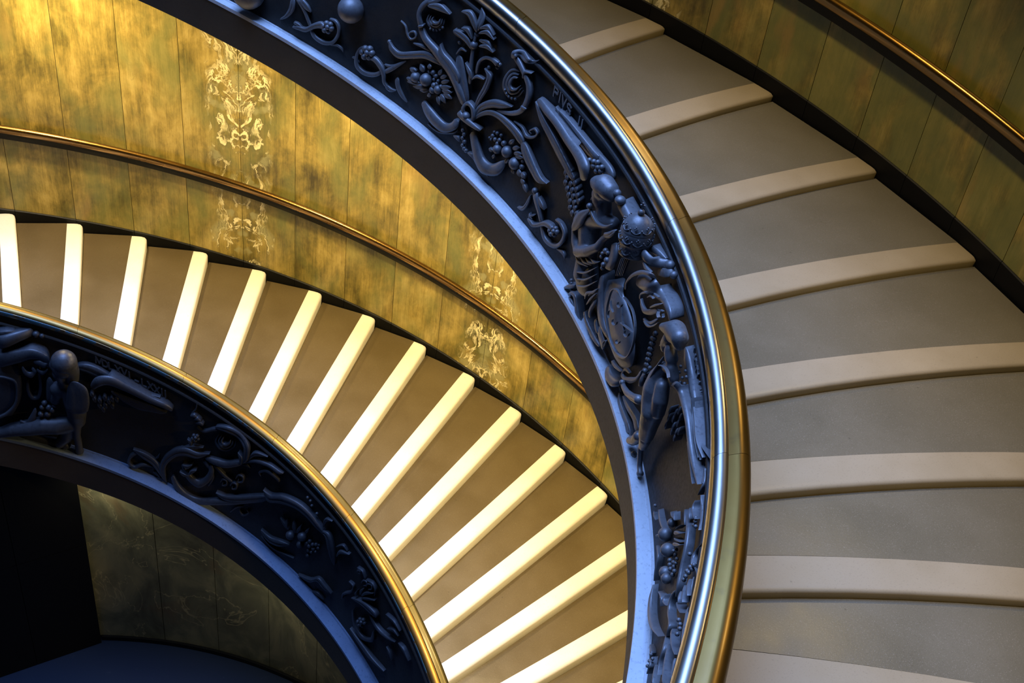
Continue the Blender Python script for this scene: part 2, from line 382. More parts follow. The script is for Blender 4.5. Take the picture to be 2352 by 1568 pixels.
# ------------------------------------------------------------------ balustrades
def balustrade(F, t0, t1, label):
    p = PR[F]; root = empty('balustrade', (0, 0, 0)); tag(root, label, 'balustrade')
    wi = p['w'] + p['botw']; wl = wi - p['lw']; wr = p['w'] + p['railw']; n = 110
    sweep('fascia', F, [(wi, p['lo'] - 0.028), (wi, p['both']), (wi - 0.09, p['both']), (wi - 0.09, p['lo'] - 0.028)], t0, t1, n, MAT['fascia'], root)
    sweep('ledge', F, [(wi + 0.006, p['lo']), (wi + 0.006, p['lo'] - 0.03), (wl - 0.02, p['lo'] - 0.03), (wl - 0.02, p['lo'] + 0.012), (wl + 0.012, p['lo'] + 0.012), (wl + 0.018, p['lo'])], t0, t1, n, MAT['ledge' if F == 'U' else 'ledge_shaded'], root)
    h = p['railh']
    sweep('panel', F, [(wl, p['lo'] - 0.02), (wr - 0.02, h - 0.09), (wr - 0.10, h - 0.09), (wl - 0.08, p['lo'] - 0.02)], t0, t1, n, MAT['bronze'], root)
    # raised frame moulding below the rail
    f = lambda s: wl + (wr - wl) * s
    hz = lambda q: p['lo'] + (h - p['lo']) * q
    sweep('frame_moulding', F, [(f(.865) - 0.004, hz(.865)), (f(.868) + 0.010, hz(.868)), (f(.876) + 0.014, hz(.876)), (f(.884) + 0.008, hz(.884)), (f(.888) - 0.004, hz(.888))], t0, t1, n, MAT['bronze'], root)
    ow = p['ow']; s = ow / 0.204
    # rail in lengths with open joints: inner roll and lower outer roll
    if F == 'U':      # narrow inner roll, then one broad rounded face
        prof = [(wr - 0.03, h - 0.13), (wr + 0.002, h - 0.105)] + [(wr - 0.034 + a, b) for a, b in arc(0, h - 0.052, 0.058, -35, 112, 18)] + [(wr - 0.066, h - 0.012), (wr - 0.07, h - 0.12)]
        prof2 = [(wr - 0.067, h - 0.014)] + [(wr - 0.130 + a * 0.074, h - 0.078 + (b - h) * 0.068) for a, b in arc(0, h, 1.0, 76, 235, 18)] + [(wr - 0.07, h - 0.12)]
    else:
        prof = [(wr - 0.02 * s, h - 0.13 * s), (wr - 0.004 * s, h - 0.122 * s)] + [(wr - 0.046 * s + a, b) for a, b in arc(0, h - 0.058 * s, 0.070 * s, -40, 118, 18)] + [(wr - 0.09 * s, h - 0.12 * s)]
        prof2 = [(wr - 0.100 * s, h - 0.034 * s)] + [(wr - 0.150 * s + a, b) for a, b in arc(0, h - 0.085 * s, 0.056 * s, 70, 230, 14)] + [(wr - 0.09 * s, h - 0.12 * s)]
    seg = 0.24 if F == 'L' else 0.42
    t = t0; i = 0
    while t > t1 + 1e-6:
        e = max(t1, t - seg)
        sweep('rail_segment', F, prof, t - 0.0003, e + 0.0003, 16, MAT['brass' if F == 'U' else 'brass_orange'], root, True).data.set_sharp_from_angle(angle=math.radians(50))
        sweep('outer_moulding', F, prof2, t - 0.0003, e + 0.0003, 16, MAT['brass_dark' if F == 'U' else 'olive_brass'], root, True).data.set_sharp_from_angle(angle=math.radians(50))
        t = e
    if F == 'L':
        sweep('chipped_paint_edge', F, [(wr - 0.046 * s + a, b) for a, b in arc(0, h - 0.058 * s, 0.0715 * s, -38, 22, 8)] + [(wr - 0.05 * s, h - 0.06 * s)], t0, t1, n, MAT['chipped'], root, True)
    sweep('rail_core', F, [(wr - 0.03 * s, h - 0.10 * s), (wr - 0.04 * s, h - 0.04 * s), (wr - 0.10 * s, h - 0.06 * s), (wr - 0.15 * s, h - 0.09 * s), (wr - 0.15 * s, h - 0.12 * s)], t0, t1, n, MAT['olive_brass'], root)
    return root
BU = balustrade('U', 1.45, -0.95, 'tall dark bronze balustrade with angels, tiara and fruit reliefs, sweeping down the middle')
BL = balustrade('L', 1.75, -0.25, 'lower dark bronze balustrade with scrolls and winged figure, curving across the bottom left')

# ------------------------------------------------------------------ ground storey
ZF = -10.0; GY = 0.0
def rg(th): return 4.22 + 1.066 * (th - 0.887)
def gtop(x, y): return zt('L', math.atan2(y - PR['L']['cy'], x)) + PR['L']['both'] + 0.03
fl = link('floor', [(-12, -12, ZF), (12, -12, ZF), (12, 12, ZF), (-12, 12, ZF)], [(0, 1, 2, 3)], None); tag(fl, kind='structure')
mf = newmat('dark_floor_stone', (0.010, 0.018, 0.040), 0.32); k = NB(mf); v = k.obj()
k.color(k.mix(k.ramp(k.noise(v, 9, 5, 0.7), [(0.62, (0, 0, 0)), (0.75, (0.6,) * 3)]), (0.010, 0.018, 0.040), (0.05, 0.06, 0.08)))
k.bump(k.noise(v, 12, 4, 0.6), 0.1, 0.01); fl.data.materials.append(mf)
mg = newmat('dull_green_stone', (0.1, 0.1, 0.06), 0.55); k = NB(mg); v = k.obj()
nn = k.noise(k.mapping(v, (1.6, 1.6, 1.0)), 1.4, 6, 0.62, 0.6)
c = k.ramp(nn, [(0.30, (0.07, 0.065, 0.035)), (0.48, (0.15, 0.145, 0.085)), (0.58, (0.23, 0.21, 0.12)), (0.72, (0.30, 0.27, 0.15))])
rr_ = k.noise(v, 1.8, 4, 0.6, 0.4); c = k.mix(k.ramp(rr_, [(0.55, (0, 0, 0)), (0.7, (0.6,) * 3)]), c, (0.16, 0.095, 0.04))
cr = k.math('ABSOLUTE', k.math('SUBTRACT', k.noise(v, 1.1, 5, 0.6, 0.9), 0.5)); c = k.mix(k.ramp(cr, [(0.0, (0.8,) * 3), (0.007, (0, 0, 0))]), c, (0.42, 0.36, 0.20))
k.color(c); k.bump(nn, 0.1, 0.01)
MAT['ground_stone'] = mg
def gwall(name, a, b, z0, z1, mat, n=6, th_off=0.0, parent=None, thick=0.12):
    V, Fa = [], []
    for i in range(n + 1):
        th = a + (b - a) * i / n
        for o in (0, thick):
            for z in (z0, z1):
                r = rg(th) + o + th_off
                if z is None: z = gtop(r * math.cos(th), r * math.sin(th))
                V.append(Vector((r * math.cos(th), r * math.sin(th) + GY, z)))
    for i in range(n):
        A = i * 4; B = A + 4
        Fa += [(A, A + 1, B + 1, B), (A + 2, B + 2, B + 3, A + 3), (A + 1, A + 3, B + 3, B + 1), (A, B, B + 2, A + 2)]
    Fa += [(0, 2, 3, 1), (n * 4, n * 4 + 1, n * 4 + 3, n * 4 + 2)]
    return fix(link(name, V, Fa, mat, parent))
gw = gwall('wall_ground', 1.368, 0.25, ZF, None, MAT['joint'], 40, 0.03); tag(gw, kind='structure')
gj = [1.372, 1.228, 1.10, 0.97, 0.84, 0.71, 0.58, 0.45, 0.32]
for a, b in zip(gj[:-1], gj[1:]):
    gwall('stone_panel', a - 0.0006, b + 0.0006, ZF + 0.05, None, MAT['ground_stone'], 4, 0.0, gw, 0.04)
bb = gwall('baseboard_ground', 1.368, 0.25, ZF, ZF + 0.055, MAT['black'], 40, -0.03, None, 0.05); tag(bb, kind='structure')
# dark marble wall beside it
dk = newmat('near_black_marble', (0.003, 0.003, 0.003), 0.5, 0, 0.15)
def box(name, c, ex, ey, ez, mat, parent=None):
    """c centre, ex/ey/ez half-extent vectors"""
    V = [c + sx * ex + sy * ey + sz * ez for sx in (-1, 1) for sy in (-1, 1) for sz in (-1, 1)]
    return fix(link(name, V, [(0, 1, 3, 2), (4, 6, 7, 5), (0, 4, 5, 1), (2, 3, 7, 6), (0, 2, 6, 4), (1, 5, 7, 3)], mat, parent))
pa, pb = Vector((0.935, 4.58, 0)), Vector((-2.0, 4.44, 0)); ex = (pb - pa).normalized(); nn_ = Vector((ex.y, -ex.x, 0))
if nn_.y > 0: nn_ = -nn_
zc = (ZF - 6.95) / 2; hz = Vector((0, 0, (-6.95 - ZF) / 2))
wd = box('wall_dark', (pa + pb) / 2 - nn_ * 0.2 + Vector((0, 0, zc)), (pb - pa) / 2, nn_ * 0.17, hz, MAT['joint']); tag(wd, kind='structure')
L_ = (pb - pa).length; x = 0.0
for wdt in (0.66, 0.78, 0.78, 0.70):
    c0 = pa + ex * (x + wdt / 2) - nn_ * 0.015
    for z0, z1 in ((ZF, ZF + 1.5), (ZF + 1.5, -6.97)):
        box('dark_slab', c0 + Vector((0, 0, (z0 + z1) / 2)), ex * (wdt / 2 - 0.003), nn_ * 0.02, Vector((0, 0, (z1 - z0) / 2 - 0.003)), dk, wd)
    x += wdt

# ------------------------------------------------------------------ upper soffit (over the outer part of the upper flight) and its lamps
V, Fa = [], []; n = 40
for i in range(n + 1):
    th = 1.45 - 2.35 * i / n
    for o in (2.0, -0.3):
        for z in (3.15, 3.5): V.append(S('U', th, o - (0.1 if o > 0 else 0), z))
for i in range(n):
    A = i * 4; B = A + 4
    Fa += [(A, A + 1, B + 1, B), (A + 2, B + 2, B + 3, A + 3), (A + 1, A + 3, B + 3, B + 1), (A, B, B + 2, A + 2)]
co = fix(link('ceiling', V, Fa, MAT['fascia'])); tag(co, kind='structure')
WARM = (1.0, 0.75, 0.345)
for th, off, pw in ((1.25, 1.3, 27), (0.85, 1.3, 27), (0.45, 1.3, 28), (0.05, 1.3, 28), (-0.35, 1.4, 20), (-0.7, 1.4, 16)):
    lamp(S('U', th, off, 3.12), pw, (1.0, 0.72, 0.27), 0.26, 115)
for th, inset, pw in ((1.36, 0.22, 130), (1.0, 0.5, 92), (0.66, 0.7, 105), (0.32, 0.8, 115), (0.0, 0.8, 115)):
    r = rt('U', th) - PR['U']['w'] - PR['U']['botw'] + inset       # just behind the fascia of the flight above
    lamp((r * math.cos(th), r * math.sin(th), zt('U', th) + SOFF - 0.14), pw, WARM)

for th in (1.25, 0.75):                                              # dim lamps under the lower flight
    r = rt('L', th) - PR['L']['w'] + 0.05
    lamp((r * math.cos(th), r * math.sin(th) + PR['L']['cy'], zt('L', th) + PR['L']['both'] - 0.05), 5.5, (1.0, 0.92, 0.62))

# ===RELIEF BEGIN===
# ------------------------------------------------------------------ relief ornament, drawn in panel coordinates
# R ribbon: rows (angle left, height left, angle right, height right, depth); B ball: (angle, height, depth), radii in metres; F figure: chains of (angle, height, depth, radius)
RELIEF = [
["R","U","acanthus_leaf","l",0.5,[[0.988,0.2522,0.9959,0.2389,0.025],[0.9896,0.1813,0.9984,0.1749,0.025],[1.0003,0.11,1.0044,0.1186,0.025],[1.0118,0.0694,1.0125,0.0729,0.025]],0,"relief"],
["R","U","scroll_stem","s",0.7,[[0.9829,0.2738,0.9888,0.246,0.02],[0.9729,0.2301,0.9779,0.2087,0.02],[0.9649,0.173,0.9698,0.1546,0.02],[0.9594,0.1245,0.9639,0.1079,0.02]],0,"relief"],
["R","U","acanthus_leaf","l",0.5,[[0.978,0.2843,0.9834,0.2548,0.03],[0.9672,0.2616,0.9734,0.2279,0.03],[0.963,0.2294,0.9638,0.2255,0.03]],0,"relief"],
["R","U","acanthus_leaf","l",0.5,[[0.9919,0.0777,0.9922,0.0677,0.04],[0.9812,0.1042,0.9823,0.0776,0.04],[0.9713,0.1178,0.9704,0.092,0.04],[0.9603,0.1652,0.9576,0.1413,0.04],[0.946,0.2126,0.9479,0.1684,0.04],[0.9368,0.1956,0.9397,0.1743,0.04]],0,"relief"],
["R","U","acanthus_leaf","l",0.5,[[0.9891,0.1137,0.9908,0.0986,0.035],[0.9812,0.1177,0.9844,0.0941,0.035],[0.9739,0.0999,0.9755,0.0893,0.035]],0,"relief"],
["R","U","scroll_stem","s",0.7,[[0.9597,0.1369,0.9653,0.1133,0.025],[0.9539,0.1072,0.9588,0.0779,0.025],[0.9409,0.1047,0.9429,0.075,0.025],[0.9291,0.1313,0.9262,0.1161,0.025],[0.9217,0.1836,0.9162,0.1871,0.025],[0.9204,0.2267,0.9151,0.2423,0.025],[0.9252,0.2519,0.9219,0.2726,0.025],[0.934,0.2486,0.9329,0.2611,0.025]],0,"relief"],
["B","U","rosette",[0.9347,0.209,0.05],[0.0208,0.0208,0.0208],0,"relief"],
["B","U","petal",[0.9294,0.2086,0.03],[0.0242,0.0242,0.0242],"rosette","relief"],
["B","U","petal",[0.934,0.1812,0.03],[0.0242,0.0242,0.0242],"rosette","relief"],
["B","U","petal",[0.9402,0.1739,0.03],[0.0243,0.0243,0.0243],"rosette","relief"],
["B","U","petal",[0.9419,0.194,0.03],[0.0242,0.0242,0.0242],"rosette","relief"],
["B","U","petal",[0.9373,0.2212,0.03],[0.0242,0.0242,0.0242],"rosette","relief"],
["B","U","petal",[0.9311,0.2285,0.03],[0.0241,0.0241,0.0241],"rosette","relief"],
["R","U","acanthus_leaf","l",0.5,[[0.9309,0.1041,0.931,0.0946,0.02],[0.9193,0.1324,0.9204,0.1155,0.02],[0.9111,0.1271,0.9132,0.1144,0.02],[0.9085,0.1083,0.9092,0.1055,0.02]],0,"relief"],
["B","U","round_boss",[0.897,0.4071,0.07],[0.1034,0.1034,0.1034],0,"relief"],
["B","U","round_boss",[1.0587,0.1456,0.07],[0.1348,0.1348,0.1348],0,"relief"],
["R","U","scroll_stem","s",0.7,[[0.8689,0.2276,0.8695,0.2354,0.025],[0.8787,0.1953,0.8823,0.2006,0.025],[0.883,0.1385,0.8891,0.1278,0.025],[0.8808,0.095,0.8871,0.0683,0.025],[0.8701,0.0853,0.8735,0.0522,0.025],[0.8563,0.1069,0.8559,0.0796,0.025],[0.8468,0.1405,0.8425,0.1289,0.025],[0.8434,0.1651,0.8388,0.1665,0.025]],0,"relief"],
["B","U","rosette",[0.8667,0.213,0.05],[0.0239,0.0239,0.0239],0,"relief"],
["B","U","petal",[0.86,0.2207,0.03],[0.0278,0.0278,0.0278],"rosette","relief"],
["B","U","petal",[0.8642,0.1873,0.03],[0.0279,0.0279,0.0279],"rosette","relief"],
["B","U","petal",[0.8721,0.1711,0.03],[0.028,0.028,0.028],"rosette","relief"],
["B","U","petal",[0.8757,0.1885,0.03],[0.028,0.028,0.028],"rosette","relief"],
["B","U","petal",[0.8715,0.2218,0.03],[0.0279,0.0279,0.0279],"rosette","relief"],
["B","U","petal",[0.8637,0.2378,0.03],[0.0278,0.0278,0.0278],"rosette","relief"],
["R","U","scroll_stem","s",0.7,[[0.8645,0.2031,0.8674,0.1669,0.03],[0.851,0.2149,0.8562,0.178,0.03],[0.8386,0.1923,0.8461,0.1586,0.03],[0.8335,0.1532,0.8405,0.1304,0.03],[0.8323,0.1078,0.8377,0.0879,0.03],[0.826,0.0882,0.8289,0.0734,0.03]],0,"relief"],
["R","U","acanthus_leaf","l",0.5,[[0.8937,0.1141,0.8941,0.1077,0.02],[0.8854,0.1288,0.888,0.1091,0.02],[0.8799,0.1112,0.8815,0.1029,0.02]],0,"relief"],
["R","U","scroll_stem","s",0.7,[[0.8411,0.1503,0.8375,0.1376,0.025],[0.8285,0.2108,0.8236,0.1951,0.025],[0.8149,0.2686,0.8111,0.2568,0.025],[0.8006,0.3217,0.7992,0.3171,0.025]],0,"relief"],
["R","U","acanthus_leaf","l",0.5,[[0.8377,0.204,0.8379,0.1999,0.025],[0.8273,0.2248,0.8269,0.2054,0.025],[0.8173,0.2549,0.8166,0.2512,0.025]],0,"relief"],
["R","U","acanthus_leaf","l",0.5,[[0.831,0.0945,0.8348,0.0678,0.02],[0.8222,0.0932,0.8251,0.0624,0.02],[0.8144,0.0981,0.8146,0.0921,0.02]],0,"relief"],
["R","U","acanthus_leaf","l",0.45,[[0.8301,0.3636,0.8334,0.3513,0.03],[0.8232,0.3464,0.8298,0.3118,0.03],[0.8113,0.3467,0.8141,0.3001,0.03],[0.791,0.3985,0.7898,0.3565,0.03],[0.7673,0.4583,0.7687,0.4093,0.03],[0.7461,0.4757,0.7508,0.4299,0.03],[0.7269,0.4712,0.7295,0.4501,0.03]],0,"relief"],
["B","U","bud",[0.8326,0.3516,0.009],[0.0163,0.0163,0.0163],0,"relief"],
["R","U","tendril","s",0.7,[[0.8152,0.5204,0.8163,0.5144,0.018],[0.8058,0.5112,0.8079,0.502,0.018],[0.8011,0.4791,0.8043,0.4667,0.018],[0.7952,0.4637,0.7962,0.4497,0.018],[0.7888,0.49,0.7857,0.4924,0.018],[0.7914,0.5054,0.7897,0.5178,0.018],[0.797,0.4908,0.7985,0.4947,0.018],[0.7984,0.4721,0.8004,0.47,0.018]],0,"relief"],
["R","U","scroll_stem","s",0.7,[[0.7906,0.4497,0.7911,0.4417,0.02],[0.7732,0.4767,0.7749,0.4563,0.02],[0.7558,0.4865,0.7577,0.4678,0.02]],0,"relief"],
["R","U","scroll_stem","s",0.7,[[0.776,0.5929,0.7844,0.5617,0.035],[0.7658,0.5531,0.7751,0.5108,0.035],[0.7471,0.5359,0.7567,0.4851,0.035],[0.73,0.517,0.741,0.4599,0.035],[0.7129,0.4952,0.7252,0.4384,0.035],[0.6996,0.4531,0.7121,0.4037,0.035],[0.6889,0.4065,0.7008,0.3619,0.035],[0.6797,0.3612,0.6903,0.3219,0.035]],0,"relief"],
["R","U","acanthus_leaf","l",0.4,[[0.7405,0.5659,0.7421,0.5613,0.05],[0.7321,0.5393,0.7422,0.4991,0.05],[0.7145,0.5257,0.7269,0.4661,0.05],[0.6993,0.4882,0.7108,0.4427,0.05],[0.6978,0.4266,0.7004,0.4184,0.05]],0,"relief"],
["R","U","scroll_stem","s",0.7,[[0.7639,0.7592,0.7696,0.7648,0.03],[0.775,0.6928,0.7834,0.6921,0.03],[0.7796,0.6389,0.7884,0.6204,0.03],[0.7742,0.5857,0.7828,0.5603,0.03]],0,"relief"],
["R","U","acanthus_leaf","l",0.45,[[0.7696,0.7283,0.7698,0.711,0.045],[0.7482,0.7796,0.7517,0.7338,0.045],[0.7295,0.7634,0.73,0.7594,0.045]],0,"relief"],
["R","U","acanthus_leaf","l",0.45,[[0.7721,0.7325,0.7714,0.7255,0.04],[0.7602,0.7731,0.7579,0.757,0.04],[0.7471,0.8108,0.746,0.8053,0.04]],0,"relief"],
["R","U","shell_curl","s",0.7,[[0.7675,0.6664,0.769,0.6642,0.015],[0.7685,0.6306,0.772,0.6205,0.015],[0.7619,0.6161,0.7645,0.5977,0.015],[0.7528,0.6291,0.7517,0.6163,0.015],[0.7438,0.6666,0.7407,0.6663,0.015],[0.7411,0.7047,0.7395,0.707,0.015]],0,"relief"],
["R","U","shell_curl","s",0.7,[[0.7628,0.6726,0.7643,0.6704,0.03],[0.7632,0.6479,0.7668,0.6378,0.03],[0.7586,0.6386,0.7612,0.6203,0.03],[0.7525,0.6473,0.7514,0.6346,0.03],[0.7462,0.6727,0.7431,0.6724,0.03],[0.744,0.6999,0.7425,0.7021,0.03]],0,"relief"],
["R","U","shell_curl","s",0.7,[[0.7581,0.679,0.7596,0.6768,0.045],[0.7579,0.6652,0.7615,0.6551,0.045],[0.7552,0.6611,0.7579,0.6429,0.045],[0.7522,0.6654,0.7511,0.6527,0.045],[0.7487,0.6788,0.7456,0.6784,0.045],[0.747,0.6951,0.7455,0.6973,0.045]],0,"relief"],
["B","U","bead",[0.7625,0.5979,0.02],[0.0112,0.0112,0.0112],0,"relief"],
["B","U","bead",[0.7568,0.6044,0.02],[0.0112,0.0112,0.0112],0,"relief"],
["B","U","bead",[0.751,0.6165,0.02],[0.0112,0.0112,0.0112],0,"relief"],
["B","U","bead",[0.7459,0.6338,0.02],[0.0112,0.0112,0.0112],0,"relief"],
["B","U","bead",[0.7415,0.6546,0.02],[0.0111,0.0111,0.0111],0,"relief"],
["R","U","collar","s",0.7,[[0.7829,0.5775,0.7821,0.5656,0.055],[0.7739,0.6022,0.773,0.5904,0.055]],0,"relief"],
["R","U","stalk","l",0.4,[[0.7015,0.5934,0.713,0.5601,0.025],[0.6913,0.5235,0.7074,0.4756,0.025],[0.6824,0.4486,0.6996,0.3966,0.025],[0.6761,0.3742,0.6907,0.3296,0.025]],0,"relief"],
["R","U","acanthus_leaf","l",0.5,[[0.7105,0.8249,0.7107,0.818,0.04],[0.6936,0.8645,0.6993,0.8273,0.04],[0.6817,0.8342,0.6901,0.8038,0.04],[0.6771,0.7867,0.6806,0.7756,0.04]],0,"relief"],
["R","U","acanthus_leaf","l",0.5,[[0.6778,0.9128,0.6788,0.9099,0.011],[0.6679,0.8899,0.6798,0.8661,0.011],[0.6707,0.8343,0.6813,0.8204,0.03],[0.677,0.7859,0.6802,0.7815,0.03]],0,"relief"],
["R","U","acanthus_leaf","l",0.5,[[0.6748,0.8174,0.6737,0.8084,0.04],[0.6592,0.8681,0.6626,0.8337,0.04],[0.6464,0.8398,0.6472,0.8359,0.04]],0,"relief"],
["R","U","acanthus_leaf","l",0.5,[[0.674,0.7948,0.6732,0.7852,0.05],[0.6575,0.8444,0.66,0.8159,0.05],[0.6443,0.8222,0.6451,0.8182,0.05]],0,"relief"],
["R","U","acanthus_leaf","l",0.5,[[0.7194,0.6998,0.7209,0.684,0.04],[0.7051,0.721,0.7102,0.6827,0.04],[0.6897,0.7163,0.6968,0.6809,0.04],[0.6818,0.6772,0.6845,0.6664,0.04]],0,"relief"],
["R","U","acanthus_leaf","l",0.5,[[0.7063,0.7439,0.7065,0.7384,0.05],[0.6923,0.7725,0.6972,0.7447,0.05],[0.6842,0.7326,0.686,0.7255,0.05]],0,"relief"],
["R","U","acanthus_leaf","l",0.5,[[0.7163,0.7089,0.7219,0.692,0.03],[0.7147,0.6995,0.7202,0.675,0.03],[0.7075,0.6814,0.7091,0.6735,0.03]],0,"relief"],
["R","U","acanthus_leaf","l",0.5,[[0.6717,0.7591,0.6726,0.7459,0.04],[0.6535,0.7919,0.6596,0.7538,0.04],[0.645,0.7509,0.6459,0.7472,0.04]],0,"relief"],
["R","U","acanthus_leaf","l",0.5,[[0.6705,0.731,0.6703,0.7197,0.05],[0.6541,0.7716,0.6565,0.7446,0.05],[0.6429,0.7555,0.6436,0.7515,0.05]],0,"relief"],
["B","U","bud",[0.6821,0.6963,0.018],[0.0327,0.0327,0.0327],0,"relief"],
["B","U","bud",[0.6796,0.7619,0.012],[0.0217,0.0217,0.0217],0,"relief"],
["B","U","bud",[0.7086,0.6461,0.01],[0.0177,0.0177,0.0177],0,"relief"],
["R","U","scroll_stem","s",0.7,[[0.6786,0.7771,0.6829,0.7692,0.025],[0.6795,0.7028,0.685,0.6923,0.025],[0.6794,0.6174,0.6861,0.6036,0.025],[0.6784,0.5594,0.6856,0.5432,0.025],[0.6775,0.4827,0.6837,0.4684,0.025]],0,"relief"],
["R","U","tendril","s",0.7,[[0.7126,0.5744,0.7108,0.574,0.03],[0.7048,0.6306,0.7029,0.6183,0.03],[0.6936,0.6342,0.6943,0.6281,0.03]],0,"relief"],
["R","U","scroll_stem","s",0.7,[[0.6728,0.5595,0.6689,0.566,0.03],[0.6708,0.6329,0.6651,0.6371,0.03],[0.6583,0.6943,0.6564,0.6788,0.03],[0.6414,0.722,0.6442,0.6961,0.03],[0.6297,0.7242,0.6355,0.6895,0.03]],0,"relief"],
["B","U","bud",[0.631,0.7058,0.009],[0.0172,0.0172,0.0172],0,"relief"],
["B","U","bud",[0.6341,0.6826,0.008],[0.0151,0.0151,0.0151],0,"relief"],
["B","U","bud",[0.6501,0.6449,0.008],[0.0152,0.0152,0.0152],0,"relief"],
["R","U","acanthus_leaf","l",0.5,[[0.6924,0.574,0.6933,0.5703,0.04],[0.6793,0.5575,0.6858,0.5327,0.04],[0.6759,0.5186,0.6779,0.5119,0.04]],0,"relief"],
["R","U","tendril","s",0.7,[[0.678,0.5123,0.6766,0.51,0.035],[0.6689,0.5609,0.6682,0.5436,0.035],[0.6545,0.5703,0.6551,0.5642,0.035]],0,"relief"],
["R","U","acanthus_leaf","l",0.45,[[0.6558,0.6303,0.657,0.6245,0.035],[0.6401,0.624,0.6497,0.598,0.035],[0.6436,0.5424,0.6541,0.5295,0.035],[0.653,0.4567,0.6622,0.4474,0.035],[0.6615,0.3781,0.667,0.3718,0.035]],0,"relief"],
["R","U","knot","s",0.7,[[0.6841,0.2919,0.679,0.3085,0.05],[0.6889,0.3209,0.6815,0.3334,0.05],[0.6788,0.3834,0.6778,0.3607,0.05],[0.6651,0.3833,0.671,0.359,0.05],[0.6598,0.3425,0.6676,0.3228,0.05],[0.6623,0.2979,0.6681,0.2872,0.05]],0,"relief"],
["R","U","knot","s",0.7,[[0.69,0.3028,0.6961,0.2658,0.06],[0.6765,0.2991,0.6825,0.2591,0.06],[0.6606,0.3033,0.6654,0.2678,0.06],[0.6451,0.3018,0.6474,0.284,0.06]],0,"relief"],
["B","U","knot",[0.6776,0.2968,0.05],[0.0339,0.0339,0.0339],0,"relief"],
["R","U","acanthus_leaf","l",0.45,[[0.665,0.3157,0.6596,0.3211,0.035],[0.659,0.4034,0.6494,0.3983,0.035],[0.636,0.4989,0.6316,0.4611,0.035],[0.6123,0.545,0.6125,0.5064,0.035],[0.5934,0.5656,0.5934,0.5621,0.035]],0,"relief"],
["R","U","scroll_stem","s",0.7,[[0.6221,0.4748,0.6224,0.4602,0.03],[0.5969,0.5301,0.5962,0.5057,0.03],[0.5815,0.5779,0.5756,0.5647,0.03],[0.5737,0.6252,0.5631,0.6347,0.03],[0.5695,0.6903,0.5574,0.7142,0.03],[0.5718,0.7376,0.5617,0.7681,0.03],[0.5814,0.7698,0.5732,0.8008,0.03],[0.5942,0.7958,0.5869,0.8266,0.03],[0.6074,0.8111,0.6004,0.8428,0.03]],0,"relief"],
["R","U","acanthus_leaf","l",0.5,[[0.61,0.8103,0.6012,0.816,0.045],[0.605,0.8582,0.5973,0.8392,0.045],[0.5892,0.8888,0.5943,0.837,0.009],[0.5744,0.8871,0.5799,0.8476,0.032],[0.568,0.885,0.5668,0.868,0.012],[0.5583,0.9095,0.5576,0.9073,0.009]],0,"relief"],
["R","U","tendril","s",0.7,[[0.581,0.7626,0.5781,0.7675,0.045],[0.58,0.8077,0.5759,0.8002,0.045],[0.5639,0.8309,0.5641,0.8257,0.045]],0,"relief"],
["R","U","collar","s",0.7,[[0.573,0.631,0.5749,0.6145,0.05],[0.5617,0.6408,0.5637,0.6243,0.05]],0,"relief"],
["R","U","shell_curl","s",0.7,[[0.5906,0.7649,0.5906,0.7699,0.012],[0.6055,0.7324,0.6081,0.7382,0.012],[0.6132,0.669,0.6194,0.6607,0.012],[0.6129,0.6201,0.6184,0.6023,0.012],[0.6021,0.6048,0.6045,0.5842,0.012],[0.5883,0.6381,0.5862,0.6324,0.012],[0.5796,0.6878,0.5781,0.688,0.012]],0,"relief"],
["R","U","shell_curl","s",0.7,[[0.591,0.7475,0.5909,0.7525,0.025],[0.6013,0.7238,0.6039,0.7297,0.025],[0.6064,0.6804,0.6126,0.672,0.025],[0.6062,0.6467,0.6117,0.6291,0.025],[0.5989,0.6364,0.6012,0.6159,0.025],[0.5896,0.6581,0.5875,0.6524,0.025],[0.5832,0.6928,0.5818,0.693,0.025]],0,"relief"],
["R","U","shell_curl","s",0.7,[[0.591,0.733,0.5909,0.738,0.04],[0.5971,0.7177,0.5997,0.7234,0.04],[0.5997,0.6926,0.6059,0.6841,0.04],[0.5997,0.6729,0.6052,0.6554,0.04],[0.5956,0.667,0.5979,0.6467,0.04],[0.5905,0.6781,0.5884,0.6724,0.04],[0.5863,0.6991,0.5848,0.6993,0.04]],0,"relief"],
["B","U","bead",[0.6125,0.6103,0.02],[0.0108,0.0108,0.0108],0,"relief"],
["B","U","bead",[0.6086,0.5986,0.02],[0.0108,0.0108,0.0108],0,"relief"],
["B","U","bead",[0.6031,0.5953,0.02],[0.0108,0.0108,0.0108],0,"relief"],
["B","U","bead",[0.5968,0.6017,0.02],[0.0107,0.0107,0.0107],0,"relief"],
["B","U","bead",[0.5902,0.615,0.02],[0.0107,0.0107,0.0107],0,"relief"],
["R","U","acanthus_leaf","l",0.45,[[0.6637,0.3113,0.661,0.3102,0.04],[0.6558,0.3679,0.6511,0.3578,0.04],[0.6373,0.4358,0.6361,0.4085,0.04],[0.6158,0.4722,0.6198,0.4343,0.04],[0.5916,0.4865,0.5991,0.4394,0.04],[0.5683,0.4842,0.5786,0.4325,0.04],[0.5524,0.4626,0.5645,0.4096,0.04]],0,"relief"],
["R","U","acanthus_leaf","l",0.4,[[0.554,0.4693,0.5656,0.4249,0.045],[0.5374,0.4364,0.5521,0.3785,0.045],[0.5211,0.4013,0.5338,0.3469,0.045],[0.5066,0.3809,0.5149,0.3332,0.045],[0.4941,0.3823,0.4947,0.3758,0.045]],0,"relief"],
